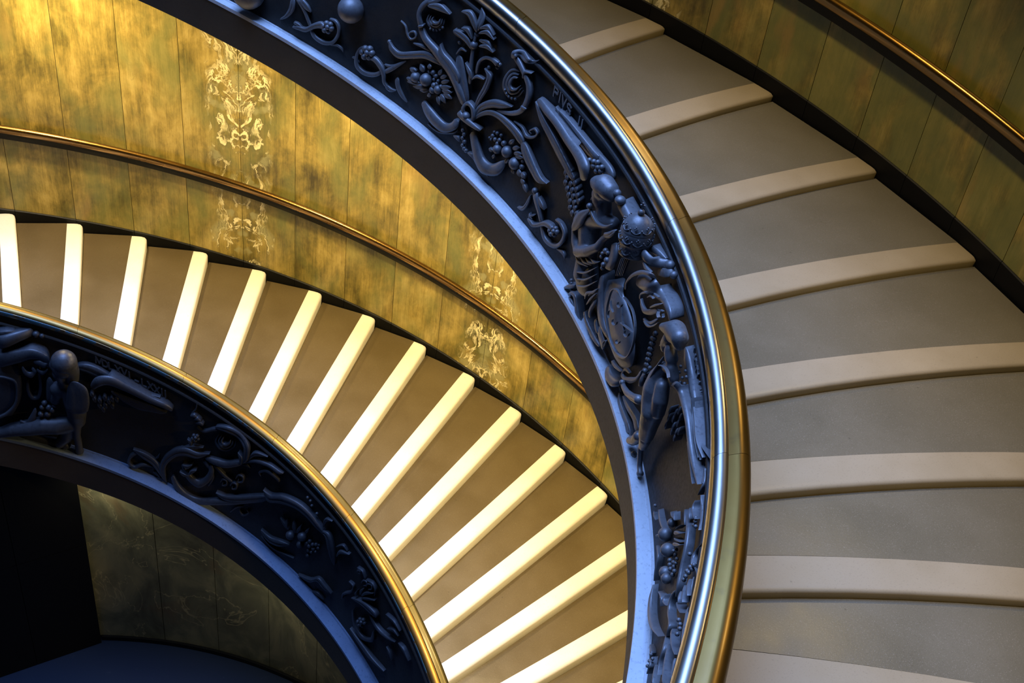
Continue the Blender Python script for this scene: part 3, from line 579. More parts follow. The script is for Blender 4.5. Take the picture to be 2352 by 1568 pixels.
["R","U","tendril","s",0.7,[[0.5858,0.5014,0.587,0.4927,0.025],[0.567,0.5146,0.5696,0.5003,0.025],[0.5546,0.4997,0.5581,0.476,0.025],[0.5431,0.5245,0.5408,0.5135,0.025],[0.5368,0.5542,0.5323,0.5643,0.025],[0.5427,0.5599,0.542,0.5733,0.025],[0.5491,0.534,0.5525,0.5308,0.025],[0.5462,0.53,0.548,0.5226,0.025]],0,"relief"],
["R","U","horn","s",0.6,[[0.6904,0.2254,0.7009,0.2165,0.03],[0.6955,0.1641,0.7058,0.181,0.03],[0.718,0.0836,0.7154,0.1508,0.03],[0.7406,0.0728,0.7282,0.1519,0.03],[0.7571,0.0992,0.7445,0.1649,0.03],[0.7666,0.1423,0.7603,0.1733,0.03]],0,"relief"],
["R","U","tendril","s",0.7,[[0.7507,0.0502,0.7515,0.0433,0.02],[0.7282,0.0629,0.7289,0.05,0.02],[0.7026,0.1258,0.7018,0.1149,0.02],[0.6936,0.1626,0.6926,0.1602,0.02]],0,"relief"],
["R","U","acanthus_leaf","l",0.5,[[0.6996,0.1154,0.7001,0.1099,0.03],[0.6894,0.1361,0.6939,0.1066,0.03],[0.6852,0.1148,0.6869,0.1066,0.03]],0,"relief"],
["R","U","acanthus_leaf","l",0.4,[[0.8103,0.1883,0.818,0.1653,0.02],[0.807,0.1423,0.8145,0.1157,0.02],[0.7998,0.1049,0.8047,0.0827,0.02],[0.7928,0.0773,0.7936,0.073,0.02]],0,"relief"],
["R","U","horn","s",0.6,[[0.6569,0.2536,0.6695,0.2107,0.03],[0.6449,0.1947,0.6604,0.1401,0.03],[0.6337,0.1556,0.6508,0.0814,0.03],[0.6216,0.1547,0.6323,0.0565,0.03],[0.6122,0.1748,0.6014,0.129,0.03],[0.5971,0.236,0.587,0.2321,0.03]],0,"relief"],
["R","U","tendril","s",0.7,[[0.6681,0.0873,0.669,0.0804,0.02],[0.6538,0.0985,0.6573,0.0791,0.02],[0.6401,0.0702,0.6429,0.0551,0.02],[0.6204,0.0655,0.6213,0.0599,0.02]],0,"relief"],
["R","U","acanthus_leaf","l",0.5,[[0.6687,0.0902,0.669,0.0858,0.03],[0.6584,0.113,0.6625,0.0858,0.03],[0.6542,0.0909,0.6556,0.0849,0.03]],0,"relief"],
["B","U","garland_bud",[0.6828,0.1886,0.02],[0.0171,0.0171,0.0171],0,"relief"],
["B","U","garland_bud",[0.6795,0.1721,0.02],[0.0171,0.0171,0.0171],0,"relief"],
["B","U","garland_bud",[0.6815,0.1434,0.02],[0.0172,0.0172,0.0172],0,"relief"],
["B","U","garland_bud",[0.6771,0.1315,0.02],[0.0172,0.0172,0.0172],0,"relief"],
["B","U","garland_bud",[0.6798,0.1027,0.02],[0.0172,0.0172,0.0172],0,"relief"],
["B","U","garland_bud",[0.6761,0.0919,0.02],[0.0172,0.0172,0.0172],0,"relief"],
["B","U","garland_bud",[0.672,0.0886,0.02],[0.0172,0.0172,0.0172],0,"relief"],
["B","U","fruit",[0.7806,0.2658,0.023],[0.0418,0.0418,0.0418],0,"relief"],
["B","U","fruit",[0.7612,0.2998,0.028],[0.0507,0.0507,0.0507],0,"relief"],
["B","U","fruit",[0.7511,0.3642,0.011],[0.0206,0.0206,0.0206],0,"relief"],
["B","U","fruit",[0.7573,0.3537,0.009],[0.0172,0.0172,0.0172],0,"relief"],
["B","U","fruit",[0.7452,0.3566,0.009],[0.0171,0.0171,0.0171],0,"relief"],
["B","U","fruit",[0.7406,0.3386,0.008],[0.0148,0.0148,0.0148],0,"relief"],
["B","U","fruit",[0.7479,0.3297,0.009],[0.016,0.016,0.016],0,"relief"],
["B","U","fruit",[0.742,0.3173,0.01],[0.0183,0.0183,0.0183],0,"relief"],
["B","U","fruit",[0.7486,0.3501,0.008],[0.0137,0.0137,0.0137],0,"relief"],
["B","U","fruit",[0.7481,0.2672,0.016],[0.0299,0.0299,0.0299],0,"relief"],
["B","U","fruit",[0.7383,0.2943,0.019],[0.0344,0.0344,0.0344],0,"relief"],
["B","U","fruit",[0.7464,0.2983,0.014],[0.0253,0.0253,0.0253],0,"relief"],
["B","U","fruit",[0.734,0.3196,0.011],[0.0206,0.0206,0.0206],0,"relief"],
["R","U","acanthus_leaf","l",0.5,[[0.7734,0.2358,0.7716,0.2571,0.03],[0.7866,0.2128,0.783,0.2554,0.03],[0.7972,0.2201,0.7969,0.2244,0.03]],0,"relief"],
["R","U","acanthus_leaf","l",0.5,[[0.7807,0.2375,0.7814,0.2495,0.03],[0.7872,0.2119,0.7887,0.2359,0.03],[0.7948,0.2028,0.795,0.206,0.03]],0,"relief"],
["R","U","acanthus_leaf","l",0.5,[[0.7808,0.2926,0.7789,0.3108,0.03],[0.788,0.2794,0.7843,0.3157,0.03],[0.7926,0.2914,0.7922,0.2957,0.03]],0,"relief"],
["R","U","acanthus_leaf","l",0.5,[[0.7685,0.3263,0.7644,0.3434,0.03],[0.7745,0.3315,0.7664,0.3656,0.03],[0.7749,0.3604,0.774,0.3642,0.03]],0,"relief"],
["R","U","acanthus_leaf","l",0.5,[[0.7582,0.3724,0.7542,0.3841,0.03],[0.7613,0.3796,0.7534,0.4028,0.03],[0.759,0.4027,0.7579,0.4057,0.03]],0,"relief"],
["R","U","acanthus_leaf","l",0.5,[[0.7408,0.3835,0.737,0.3866,0.03],[0.7405,0.4044,0.7329,0.4107,0.03],[0.735,0.4295,0.734,0.4304,0.03]],0,"relief"],
["R","U","acanthus_leaf","l",0.5,[[0.7364,0.3795,0.7347,0.3709,0.03],[0.7314,0.4053,0.7279,0.3882,0.03],[0.7239,0.4194,0.7235,0.4171,0.03]],0,"relief"],
["R","U","acanthus_leaf","l",0.5,[[0.734,0.3592,0.7327,0.3481,0.03],[0.7272,0.3877,0.7247,0.3656,0.03],[0.7187,0.4011,0.7184,0.3983,0.03]],0,"relief"],
["R","U","acanthus_leaf","l",0.5,[[0.7339,0.3327,0.7338,0.3176,0.03],[0.7243,0.3622,0.724,0.3323,0.03],[0.7144,0.3713,0.7144,0.3678,0.03]],0,"relief"],
["R","U","acanthus_leaf","l",0.5,[[0.7301,0.3239,0.731,0.3068,0.03],[0.7204,0.3466,0.7221,0.3126,0.03],[0.7118,0.3461,0.712,0.3421,0.03]],0,"relief"],
["R","U","acanthus_leaf","l",0.5,[[0.726,0.3148,0.7283,0.2963,0.03],[0.7166,0.3266,0.7213,0.2896,0.03],[0.7104,0.3131,0.7109,0.3088,0.03]],0,"relief"],
["R","U","acanthus_leaf","l",0.5,[[0.7306,0.2916,0.7342,0.2747,0.03],[0.723,0.2871,0.7303,0.2532,0.03],[0.7205,0.2593,0.7213,0.2553,0.03]],0,"relief"],
["R","U","acanthus_leaf","l",0.5,[[0.7357,0.2671,0.7395,0.2543,0.03],[0.7309,0.2534,0.7385,0.2276,0.03],[0.7312,0.2221,0.7322,0.2186,0.03]],0,"relief"],
["R","U","acanthus_leaf","l",0.5,[[0.7549,0.2454,0.7554,0.2608,0.03],[0.7629,0.217,0.7638,0.2479,0.03],[0.7714,0.2102,0.7715,0.2137,0.03]],0,"relief"],
["R","U","acanthus_leaf","l",0.5,[[0.7638,0.242,0.7639,0.2573,0.03],[0.774,0.2109,0.7742,0.2417,0.03],[0.7842,0.2013,0.7843,0.2049,0.03]],0,"relief"],
["R","U","acanthus_leaf","l",0.5,[[0.7481,0.2369,0.7497,0.2457,0.03],[0.7512,0.2177,0.7546,0.2355,0.03],[0.7566,0.2107,0.7571,0.2131,0.03]],0,"relief"],
["B","U","fruit",[0.6109,0.2627,0.02],[0.0356,0.0356,0.0356],0,"relief"],
["B","U","fruit",[0.59,0.3047,0.024],[0.044,0.044,0.044],0,"relief"],
["B","U","fruit",[0.5706,0.2866,0.025],[0.0461,0.0461,0.0461],0,"relief"],
["B","U","fruit",[0.5556,0.3035,0.012],[0.0218,0.0218,0.0218],0,"relief"],
["B","U","fruit",[0.5561,0.3379,0.01],[0.0174,0.0174,0.0174],0,"relief"],
["B","U","fruit",[0.6247,0.3049,0.009],[0.0167,0.0167,0.0167],0,"relief"],
["B","U","fruit",[0.6167,0.3413,0.008],[0.0144,0.0144,0.0144],0,"relief"],
["B","U","fruit",[0.619,0.2975,0.009],[0.0167,0.0167,0.0167],0,"relief"],
["B","U","fruit",[0.6098,0.3184,0.01],[0.0177,0.0177,0.0177],0,"relief"],
["B","U","fruit",[0.6085,0.3502,0.007],[0.0132,0.0132,0.0132],0,"relief"],
["B","U","fruit",[0.6269,0.2756,0.007],[0.0123,0.0123,0.0123],0,"relief"],
["B","U","fruit",[0.6002,0.3247,0.012],[0.022,0.022,0.022],0,"relief"],
["B","U","fruit",[0.6129,0.2882,0.01],[0.0177,0.0177,0.0177],0,"relief"],
["B","U","fruit",[0.6311,0.2752,0.006],[0.01,0.01,0.01],0,"relief"],
["B","U","fruit",[0.6232,0.331,0.006],[0.0111,0.0111,0.0111],0,"relief"],
["R","U","acanthus_leaf","l",0.5,[[0.5892,0.3615,0.5853,0.3604,0.03],[0.5866,0.3877,0.5787,0.3856,0.03],[0.5785,0.4124,0.5776,0.4121,0.03]],0,"relief"],
["R","U","acanthus_leaf","l",0.5,[[0.5804,0.3597,0.5791,0.348,0.03],[0.5736,0.3878,0.571,0.3646,0.03],[0.5649,0.3999,0.5646,0.3972,0.03]],0,"relief"],
["R","U","acanthus_leaf","l",0.5,[[0.5752,0.3467,0.5754,0.331,0.03],[0.5672,0.3712,0.5676,0.34,0.03],[0.5595,0.3743,0.5595,0.3707,0.03]],0,"relief"],
["R","U","acanthus_leaf","l",0.5,[[0.571,0.339,0.5716,0.3243,0.03],[0.5626,0.3612,0.5638,0.332,0.03],[0.555,0.3637,0.5552,0.3598,0.03]],0,"relief"],
["R","U","acanthus_leaf","l",0.5,[[0.619,0.2257,0.6173,0.2392,0.03],[0.6244,0.2157,0.6211,0.2427,0.03],[0.6276,0.2239,0.6271,0.2284,0.03]],0,"relief"],
["R","U","acanthus_leaf","l",0.5,[[0.6125,0.2276,0.616,0.2214,0.03],[0.6115,0.2145,0.6187,0.2021,0.03],[0.6154,0.1931,0.6166,0.191,0.03]],0,"relief"],
["R","U","acanthus_leaf","l",0.5,[[0.5584,0.2863,0.5629,0.2711,0.03],[0.5533,0.2789,0.5623,0.2484,0.03],[0.5545,0.2503,0.5555,0.2469,0.03]],0,"relief"],
["R","U","acanthus_leaf","l",0.5,[[0.5516,0.2887,0.5552,0.2721,0.03],[0.5447,0.2904,0.552,0.2573,0.03],[0.5428,0.2694,0.5436,0.2655,0.03]],0,"relief"],
["R","U","acanthus_leaf","l",0.5,[[0.5496,0.2566,0.553,0.2424,0.03],[0.5436,0.255,0.5504,0.2267,0.03],[0.5422,0.2341,0.5431,0.2304,0.03]],0,"relief"],
["R","U","acanthus_leaf","l",0.5,[[0.5451,0.241,0.5481,0.229,0.03],[0.5379,0.233,0.5439,0.2089,0.03],[0.5347,0.2089,0.5357,0.2052,0.03]],0,"relief"],
["R","U","acanthus_leaf","l",0.5,[[0.5835,0.2764,0.5877,0.2726,0.03],[0.5838,0.2582,0.5922,0.2506,0.03],[0.5898,0.2347,0.5909,0.2337,0.03]],0,"relief"],
["R","U","acanthus_leaf","l",0.5,[[0.5717,0.2591,0.5754,0.246,0.03],[0.5673,0.2542,0.5747,0.228,0.03],[0.568,0.2314,0.569,0.2279,0.03]],0,"relief"],
["B","U","bud",[0.5178,0.2688,0.03],[0.024,0.024,0.024],0,"relief"],
["R","U","stalk","s",0.7,[[0.5123,0.2771,0.5228,0.2399,0.03],[0.5041,0.243,0.5143,0.2069,0.03],[0.4957,0.201,0.5038,0.173,0.03],[0.4886,0.1552,0.495,0.1337,0.03]],0,"relief"],
["R","U","acanthus_leaf","l",0.5,[[0.5506,0.0741,0.5507,0.0703,0.03],[0.5411,0.1011,0.5372,0.0897,0.03],[0.5338,0.1465,0.527,0.1553,0.03],[0.5287,0.2088,0.5259,0.2139,0.03]],0,"relief"],
["R","U","acanthus_leaf","l",0.5,[[0.5058,0.2664,0.5085,0.2555,0.04],[0.4941,0.2563,0.5007,0.2285,0.04],[0.4891,0.234,0.4898,0.2312,0.04]],0,"relief"],
["R","U","acanthus_leaf","l",0.5,[[0.5213,0.0938,0.5237,0.0795,0.045],[0.5128,0.0995,0.517,0.076,0.045],[0.5073,0.0985,0.5091,0.074,0.045],[0.4987,0.1257,0.4961,0.11,0.045],[0.4834,0.183,0.4829,0.1545,0.045],[0.4653,0.2094,0.4713,0.1733,0.045],[0.459,0.1859,0.4617,0.1747,0.045]],0,"relief"],
["R","U","acanthus_leaf","l",0.5,[[0.5218,0.117,0.5229,0.1132,0.03],[0.5177,0.1108,0.522,0.092,0.03],[0.5129,0.1057,0.514,0.0993,0.03]],0,"relief"],
["R","U","acanthus_leaf","l",0.5,[[0.5104,0.1343,0.5108,0.1359,0.03],[0.5148,0.1136,0.5181,0.1159,0.03],[0.5183,0.0936,0.5201,0.0919,0.03]],0,"relief"],
["R","U","scroll_stem","s",0.7,[[0.4882,0.1498,0.4945,0.1279,0.03],[0.4781,0.1085,0.4846,0.0821,0.03],[0.4654,0.1076,0.4702,0.075,0.03],[0.4517,0.1306,0.4492,0.1104,0.03],[0.4414,0.1809,0.4328,0.1919,0.03],[0.4387,0.2336,0.4321,0.2538,0.03],[0.4499,0.2532,0.4455,0.2751,0.03],[0.4632,0.244,0.4614,0.2569,0.03]],0,"relief"],
["B","U","rosette",[0.4564,0.2053,0.06],[0.0165,0.0165,0.0165],0,"relief"],
["B","U","petal",[0.4512,0.2099,0.04],[0.0192,0.0192,0.0192],"rosette","relief"],
["B","U","petal",[0.4554,0.1814,0.04],[0.0193,0.0193,0.0193],"rosette","relief"],
["B","U","petal",[0.4636,0.1617,0.04],[0.0194,0.0194,0.0194],"rosette","relief"],
["B","U","petal",[0.4676,0.1707,0.04],[0.0194,0.0194,0.0194],"rosette","relief"],
["B","U","petal",[0.4635,0.1992,0.04],[0.0193,0.0193,0.0193],"rosette","relief"],
["B","U","petal",[0.4553,0.2187,0.04],[0.0192,0.0192,0.0192],"rosette","relief"],
["R","U","acanthus_leaf","l",0.5,[[0.4486,0.1102,0.4492,0.1035,0.02],[0.433,0.1433,0.4364,0.1188,0.02],[0.4259,0.1376,0.4299,0.1211,0.02],[0.4241,0.1166,0.4248,0.1141,0.02]],0,"relief"],
["R","U","wing","s",0.6,[[0.5384,0.761,0.5455,0.7252,0.05],[0.5115,0.7717,0.5214,0.7219,0.07],[0.4837,0.7797,0.4943,0.7296,0.09],[0.4505,0.7806,0.4626,0.7245,0.11],[0.415,0.7988,0.4311,0.7302,0.13],[0.3909,0.7849,0.4128,0.7156,0.14],[0.3877,0.715,0.4047,0.6703,0.14]],0,"relief"],
["R","U","wing_feather","l",0.35,[[0.5481,0.71,0.5502,0.7021,0.03],[0.5219,0.6823,0.531,0.6463,0.045],[0.4932,0.6592,0.5035,0.6155,0.055],[0.4701,0.6331,0.4779,0.5994,0.06]],0,"relief"],
["R","U","wing_feather","l",0.35,[[0.5434,0.6985,0.5455,0.6905,0.03],[0.5135,0.6689,0.5224,0.6327,0.045],[0.4828,0.6456,0.4931,0.6018,0.055],[0.4601,0.6216,0.468,0.5879,0.06]],0,"relief"],
["R","U","wing_feather","l",0.35,[[0.5386,0.6871,0.5407,0.679,0.03],[0.5049,0.6559,0.5138,0.6195,0.045],[0.4723,0.6324,0.4826,0.5886,0.055],[0.4501,0.6105,0.4579,0.5769,0.06]],0,"relief"],
["R","U","wing_feather","l",0.35,[[0.5339,0.6759,0.5359,0.6677,0.03],[0.4962,0.6432,0.5051,0.6066,0.045],[0.4616,0.6198,0.4718,0.576,0.055],[0.4399,0.6,0.4477,0.5664,0.06]],0,"relief"],
["R","U","wing_feather","l",0.35,[[0.5291,0.6647,0.5311,0.6564,0.03],[0.4874,0.6309,0.4963,0.5941,0.045],[0.4508,0.6077,0.461,0.5639,0.055],[0.4296,0.59,0.4374,0.5563,0.06]],0,"relief"],
["R","U","wing_feather","s",0.5,[[0.5054,0.7905,0.5073,0.7818,0.035],[0.4869,0.7875,0.4912,0.7666,0.035],[0.4574,0.784,0.4627,0.7579,0.035],[0.4266,0.7811,0.4329,0.7498,0.035],[0.4037,0.789,0.4105,0.7538,0.035]],0,"relief"],
["R","U","wing_feather","s",0.5,[[0.4958,0.7986,0.4971,0.7913,0.05],[0.4722,0.8098,0.4759,0.7901,0.05],[0.4422,0.8118,0.4474,0.7858,0.05],[0.4107,0.8155,0.4178,0.781,0.05],[0.3865,0.8241,0.3952,0.7811,0.05]],0,"relief"],
["R","U","wing","l",0.4,[[0.4469,0.7951,0.4494,0.783,0.03],[0.4131,0.8063,0.4219,0.7631,0.03],[0.3846,0.8285,0.4003,0.7508,0.03],[0.3569,0.8354,0.3757,0.7535,0.03],[0.3446,0.8075,0.3588,0.7533,0.03]],0,"relief"],
["B","U","wing_feather",[0.4054,0.7616,0.07],[0.0185,0.0185,0.0185],0,"relief"],
["B","U","wing_feather",[0.3948,0.782,0.07],[0.0184,0.0184,0.0184],0,"relief"],
["B","U","wing_feather",[0.3857,0.8023,0.07],[0.0183,0.0183,0.0183],0,"relief"],
["B","U","wing_feather",[0.394,0.7612,0.07],[0.0184,0.0184,0.0184],0,"relief"],
["B","U","wing_feather",[0.3833,0.7821,0.07],[0.0183,0.0183,0.0183],0,"relief"],
["B","U","wing_feather",[0.3738,0.8073,0.07],[0.0182,0.0182,0.0182],0,"relief"],
["B","U","wing_feather",[0.3845,0.7574,0.07],[0.0184,0.0184,0.0184],0,"relief"],
["B","U","wing_feather",[0.3744,0.7845,0.07],[0.0182,0.0182,0.0182],0,"relief"],
["R","U","wing_feather","l",0.6,[[0.4533,0.5778,0.4587,0.5632,0.055],[0.4501,0.5678,0.4592,0.5451,0.055],[0.4533,0.5389,0.4554,0.5341,0.055]],0,"relief"],
["R","U","wing_feather","l",0.6,[[0.443,0.6109,0.4484,0.5964,0.055],[0.4399,0.6011,0.4489,0.5785,0.055],[0.443,0.5725,0.4451,0.5677,0.055]],0,"relief"],
["R","U","wing_feather","l",0.6,[[0.4481,0.5638,0.4535,0.5491,0.055],[0.445,0.5539,0.4541,0.531,0.055],[0.4482,0.525,0.4502,0.5201,0.055]],0,"relief"],
["R","U","wing_feather","l",0.6,[[0.4358,0.5958,0.4412,0.5812,0.055],[0.4326,0.5861,0.4416,0.5633,0.055],[0.4357,0.5574,0.4378,0.5526,0.055]],0,"relief"],
["R","U","wing_feather","l",0.6,[[0.4497,0.5315,0.4551,0.5167,0.055],[0.4465,0.5216,0.4557,0.4985,0.055],[0.4497,0.4925,0.4518,0.4875,0.055]],0,"relief"],
["R","U","wing_feather","l",0.6,[[0.4377,0.5562,0.4431,0.5415,0.055],[0.4345,0.5465,0.4436,0.5235,0.055],[0.4377,0.5176,0.4398,0.5127,0.055]],0,"relief"],
["R","U","wing_feather","l",0.6,[[0.4288,0.5846,0.4342,0.57,0.055],[0.4256,0.575,0.4346,0.5521,0.055],[0.4287,0.5463,0.4308,0.5415,0.055]],0,"relief"],
["R","U","wing_feather","l",0.6,[[0.4433,0.5129,0.4487,0.4981,0.055],[0.4401,0.5031,0.4492,0.4799,0.055],[0.4433,0.4739,0.4454,0.4689,0.055]],0,"relief"],
["R","U","wing_feather","l",0.6,[[0.4319,0.5364,0.4373,0.5216,0.055],[0.4287,0.5267,0.4377,0.5035,0.055],[0.4318,0.4977,0.4338,0.4928,0.055]],0,"relief"],
["R","U","wing_feather","l",0.6,[[0.4229,0.5651,0.4282,0.5504,0.055],[0.4196,0.5556,0.4287,0.5325,0.055],[0.4227,0.5268,0.4248,0.5219,0.055]],0,"relief"],
["R","U","wing_feather","l",0.6,[[0.4375,0.4928,0.4429,0.4779,0.055],[0.4343,0.483,0.4433,0.4597,0.055],[0.4374,0.4537,0.4395,0.4488,0.055]],0,"relief"],
["R","U","wing_feather","l",0.6,[[0.4269,0.5141,0.4323,0.4992,0.055],[0.4236,0.5044,0.4327,0.4812,0.055],[0.4267,0.4754,0.4288,0.4704,0.055]],0,"relief"],
["R","U","wing_feather","l",0.6,[[0.4178,0.5432,0.4232,0.5284,0.055],[0.4145,0.5337,0.4236,0.5105,0.055],[0.4176,0.5048,0.4197,0.4999,0.055]],0,"relief"],
["R","U","wing_feather","l",0.6,[[0.4315,0.4729,0.4369,0.4579,0.055],[0.4283,0.4631,0.4374,0.4396,0.055],[0.4314,0.4338,0.4335,0.4288,0.055]],0,"relief"],
["R","U","wing_feather","l",0.6,[[0.4215,0.4928,0.4269,0.4778,0.055],[0.4182,0.4832,0.4273,0.4598,0.055],[0.4213,0.454,0.4234,0.449,0.055]],0,"relief"],
["R","U","wing_feather","l",0.6,[[0.4287,0.4443,0.4341,0.4292,0.055],[0.4255,0.4346,0.4345,0.4109,0.055],[0.4286,0.4051,0.4306,0.4,0.055]],0,"relief"],
["R","U","wing_feather","l",0.6,[[0.4173,0.4721,0.4227,0.4571,0.055],[0.4141,0.4626,0.4231,0.439,0.055],[0.4171,0.4333,0.4192,0.4283,0.055]],0,"relief"],
["R","U","wing_feather","l",0.6,[[0.4214,0.4322,0.4268,0.417,0.055],[0.4181,0.4226,0.4272,0.3988,0.055],[0.4212,0.3931,0.4233,0.388,0.055]],0,"relief"],
["R","U","wing_feather","l",0.6,[[0.4115,0.456,0.4169,0.4409,0.055],[0.4083,0.4465,0.4173,0.4228,0.055],[0.4113,0.4172,0.4134,0.4121,0.055]],0,"relief"],
["R","U","wing_feather","l",0.6,[[0.4127,0.5254,0.4181,0.5104,0.055],[0.4094,0.5159,0.4184,0.4926,0.055],[0.4125,0.487,0.4145,0.482,0.055]],0,"relief"],
["F","U","angel_figure",[[[0.3425,0.7952,0.155,0.0691],[0.3396,0.7913,0.155,0.069]],[[0.3483,0.7548,0.165,0.05],[0.3478,0.7244,0.165,0.0409],[0.3464,0.6998,0.155,0.0307]],[[0.3612,0.7015,0.17,0.0103],[0.3632,0.684,0.17,0.0094]],[[0.3557,0.6897,0.175,0.0103],[0.3535,0.6949,0.175,0.0103]],[[0.3401,0.7141,0.12,0.0512],[0.3375,0.6546,0.11,0.0585]],[[0.3877,0.4871,0.1,0.0558],[0.3629,0.5554,0.11,0.0597],[0.3343,0.6312,0.11,0.0586],[0.3136,0.6675,0.09,0.0464]],[[0.3683,0.514,0.09,0.0818],[0.3651,0.4689,0.09,0.0796],[0.3618,0.4236,0.09,0.0726],[0.3608,0.3726,0.08,0.0681]],[[0.3886,0.479,0.11,0.0534],[0.3886,0.4231,0.12,0.0463],[0.3841,0.3793,0.13,0.0415],[0.3728,0.3595,0.14,0.0409]],[[0.3701,0.3619,0.15,0.0418],[0.3462,0.4339,0.16,0.0373],[0.3228,0.526,0.16,0.0301],[0.3148,0.5909,0.15,0.0252],[0.303,0.6458,0.14,0.0222]],[[0.3608,0.3726,0.08,0.0633],[0.3595,0.3035,0.08,0.0735],[0.3571,0.2454,0.08,0.0788]]],0.006,0,"relief",3],
["F","U","hair",[[[0.3421,0.8098,0.155,0.0773],[0.3282,0.8203,0.15,0.065],[0.3221,0.8148,0.14,0.0512]],[[0.3421,0.8098,0.155,0.0745],[0.3565,0.7897,0.165,0.0519],[0.3657,0.7764,0.17,0.0288]]],0.006,"angel_figure","relief",3],
["R","U","collar_band","s",0.6,[[0.3623,0.665,0.3656,0.6534,0.19],[0.3503,0.6502,0.3539,0.6364,0.19],[0.3326,0.6486,0.3357,0.6324,0.19],[0.3134,0.681,0.3129,0.6683,0.19],[0.2966,0.7357,0.2946,0.7335,0.19]],0,"relief"],
["R","U","shoulder_cape","l",0.35,[[0.3585,0.6326,0.3637,0.6317,0.18],[0.3648,0.5806,0.3848,0.5598,0.18],[0.3715,0.5154,0.3938,0.4822,0.18],[0.3869,0.4386,0.3959,0.4261,0.18]],0,"relief"],
["B","U","collar_knot",[0.3585,0.6687,0.2],[0.0204,0.0204,0.0204],0,"relief"],
["R","U","drapery_fold","s",0.6,[[0.3741,0.3239,0.3749,0.3203,0.16],[0.361,0.3322,0.3635,0.3152,0.16],[0.3374,0.3725,0.3377,0.3684,0.16]],0,"relief"],
["R","U","drapery_fold","s",0.6,[[0.361,0.358,0.3617,0.3544,0.16],[0.3482,0.37,0.3505,0.3529,0.16],[0.3289,0.4058,0.3291,0.402,0.16]],0,"relief"],
["R","U","drapery_fold","s",0.6,[[0.3477,0.3924,0.3484,0.3887,0.16],[0.3353,0.4082,0.3373,0.3907,0.16],[0.3204,0.439,0.3205,0.4356,0.16]],0,"relief"],
["R","U","drapery_fold","s",0.6,[[0.3344,0.4272,0.335,0.4234,0.16],[0.3225,0.4461,0.3239,0.4293,0.16],[0.312,0.4717,0.3117,0.4694,0.16]],0,"relief"],
["R","U","sleeve","l",0.5,[[0.3097,0.6522,0.307,0.6355,0.19],[0.2981,0.6892,0.2882,0.683,0.19],[0.2836,0.7424,0.2775,0.7465,0.19]],0,"relief"],
["B","U","key_knob",[0.3115,0.8464,0.13],[0.027,0.027,0.027],0,"relief"],
["B","U","key_knob",[0.2999,0.8407,0.13],[0.0362,0.0362,0.0289],0,"relief"],
["R","U","key_shaft","s",0.7,[[0.2975,0.8392,0.3112,0.7884,0.1],[0.2896,0.8395,0.3049,0.7794,0.1],[0.2754,0.8396,0.2905,0.7793,0.1],[0.2616,0.8378,0.2768,0.7781,0.1]],0,"relief"],
["R","U","key_shaft","s",0.8,[[0.194,0.8771,0.2044,0.8272,0.16],[0.1762,0.8702,0.1843,0.811,0.115],[0.1704,0.8686,0.167,0.8289,0.06],[0.16,0.8837,0.1548,0.8563,0.022]],0,"relief"],
["B","U","key_knob",[0.1505,0.88,0.024],[0.0299,0.0299,0.0299],0,"relief"],
["B","U","key_knob",[0.1322,0.88,0.025],[0.0244,0.0244,0.0244],0,"relief"],
["R","U","key_shaft","s",0.6,[[0.2,0.8627,0.206,0.8218,0.079],[0.1864,0.874,0.1941,0.8247,0.057],[0.1739,0.8795,0.1815,0.8358,0.041],[0.1635,0.8782,0.1682,0.8524,0.03]],0,"relief"],
["R","U","key_bit","s",0.5,[[0.1899,0.82,0.194,0.8048,0.15],[0.1753,0.8291,0.1818,0.8011,0.15],[0.1615,0.8417,0.1631,0.8332,0.15]],0,"relief"],
["R","U","key_bit","s",0.3,[[0.1744,0.8034,0.1716,0.7729,0.05],[0.1531,0.8635,0.1462,0.8333,0.05],[0.1434,0.8818,0.1355,0.8661,0.019]],0,"relief"],
["R","U","ribbon_end","s",0.5,[[0.2772,0.6723,0.2907,0.6347,0.15],[0.2689,0.6455,0.2879,0.5964,0.15],[0.2666,0.5939,0.2897,0.5444,0.15],[0.2733,0.5266,0.296,0.484,0.15]],0,"relief"],
["R","U","tassel_fringe","s",0.8,[[0.247,0.6809,0.2486,0.6774,0.18],[0.2483,0.6333,0.2504,0.6285,0.18],[0.2501,0.576,0.2519,0.5718,0.18]],0,"relief"],
["R","U","tassel_fringe","s",0.8,[[0.2418,0.6956,0.2434,0.6921,0.18],[0.2435,0.647,0.2456,0.6423,0.18],[0.2456,0.5889,0.2474,0.5846,0.18]],0,"relief"],
["R","U","tassel_fringe","s",0.8,[[0.2365,0.7103,0.2381,0.7069,0.18],[0.2386,0.6608,0.2407,0.6561,0.18],[0.2411,0.6017,0.243,0.5976,0.18]],0,"relief"],
["R","U","tassel_fringe","s",0.8,[[0.2313,0.7251,0.2329,0.7217,0.18],[0.2337,0.6746,0.2358,0.67,0.18],[0.2366,0.6146,0.2385,0.6105,0.18]],0,"relief"],
["R","U","tassel_fringe","s",0.8,[[0.226,0.7399,0.2276,0.7365,0.18],[0.2288,0.6885,0.2309,0.6839,0.18],[0.2321,0.6276,0.2339,0.6235,0.18]],0,"relief"],
["B","U","ribbon_bead",[0.2976,0.58,0.17],[0.0192,0.0192,0.0192],0,"relief"],
["B","U","ribbon_bead",[0.2905,0.588,0.17],[0.0143,0.0143,0.0143],0,"relief"],
["B","U","ribbon_bead",[0.3046,0.5457,0.17],[0.0125,0.0125,0.0125],0,"relief"],
["B","U","ribbon_bead",[0.3055,0.5248,0.17],[0.0126,0.0126,0.0126],0,"relief"],
["B","U","ribbon_bead",[0.2878,0.5548,0.17],[0.022,0.022,0.022],0,"relief"],
["B","U","ribbon_bead",[0.2948,0.5103,0.17],[0.0174,0.0174,0.0174],0,"relief"],
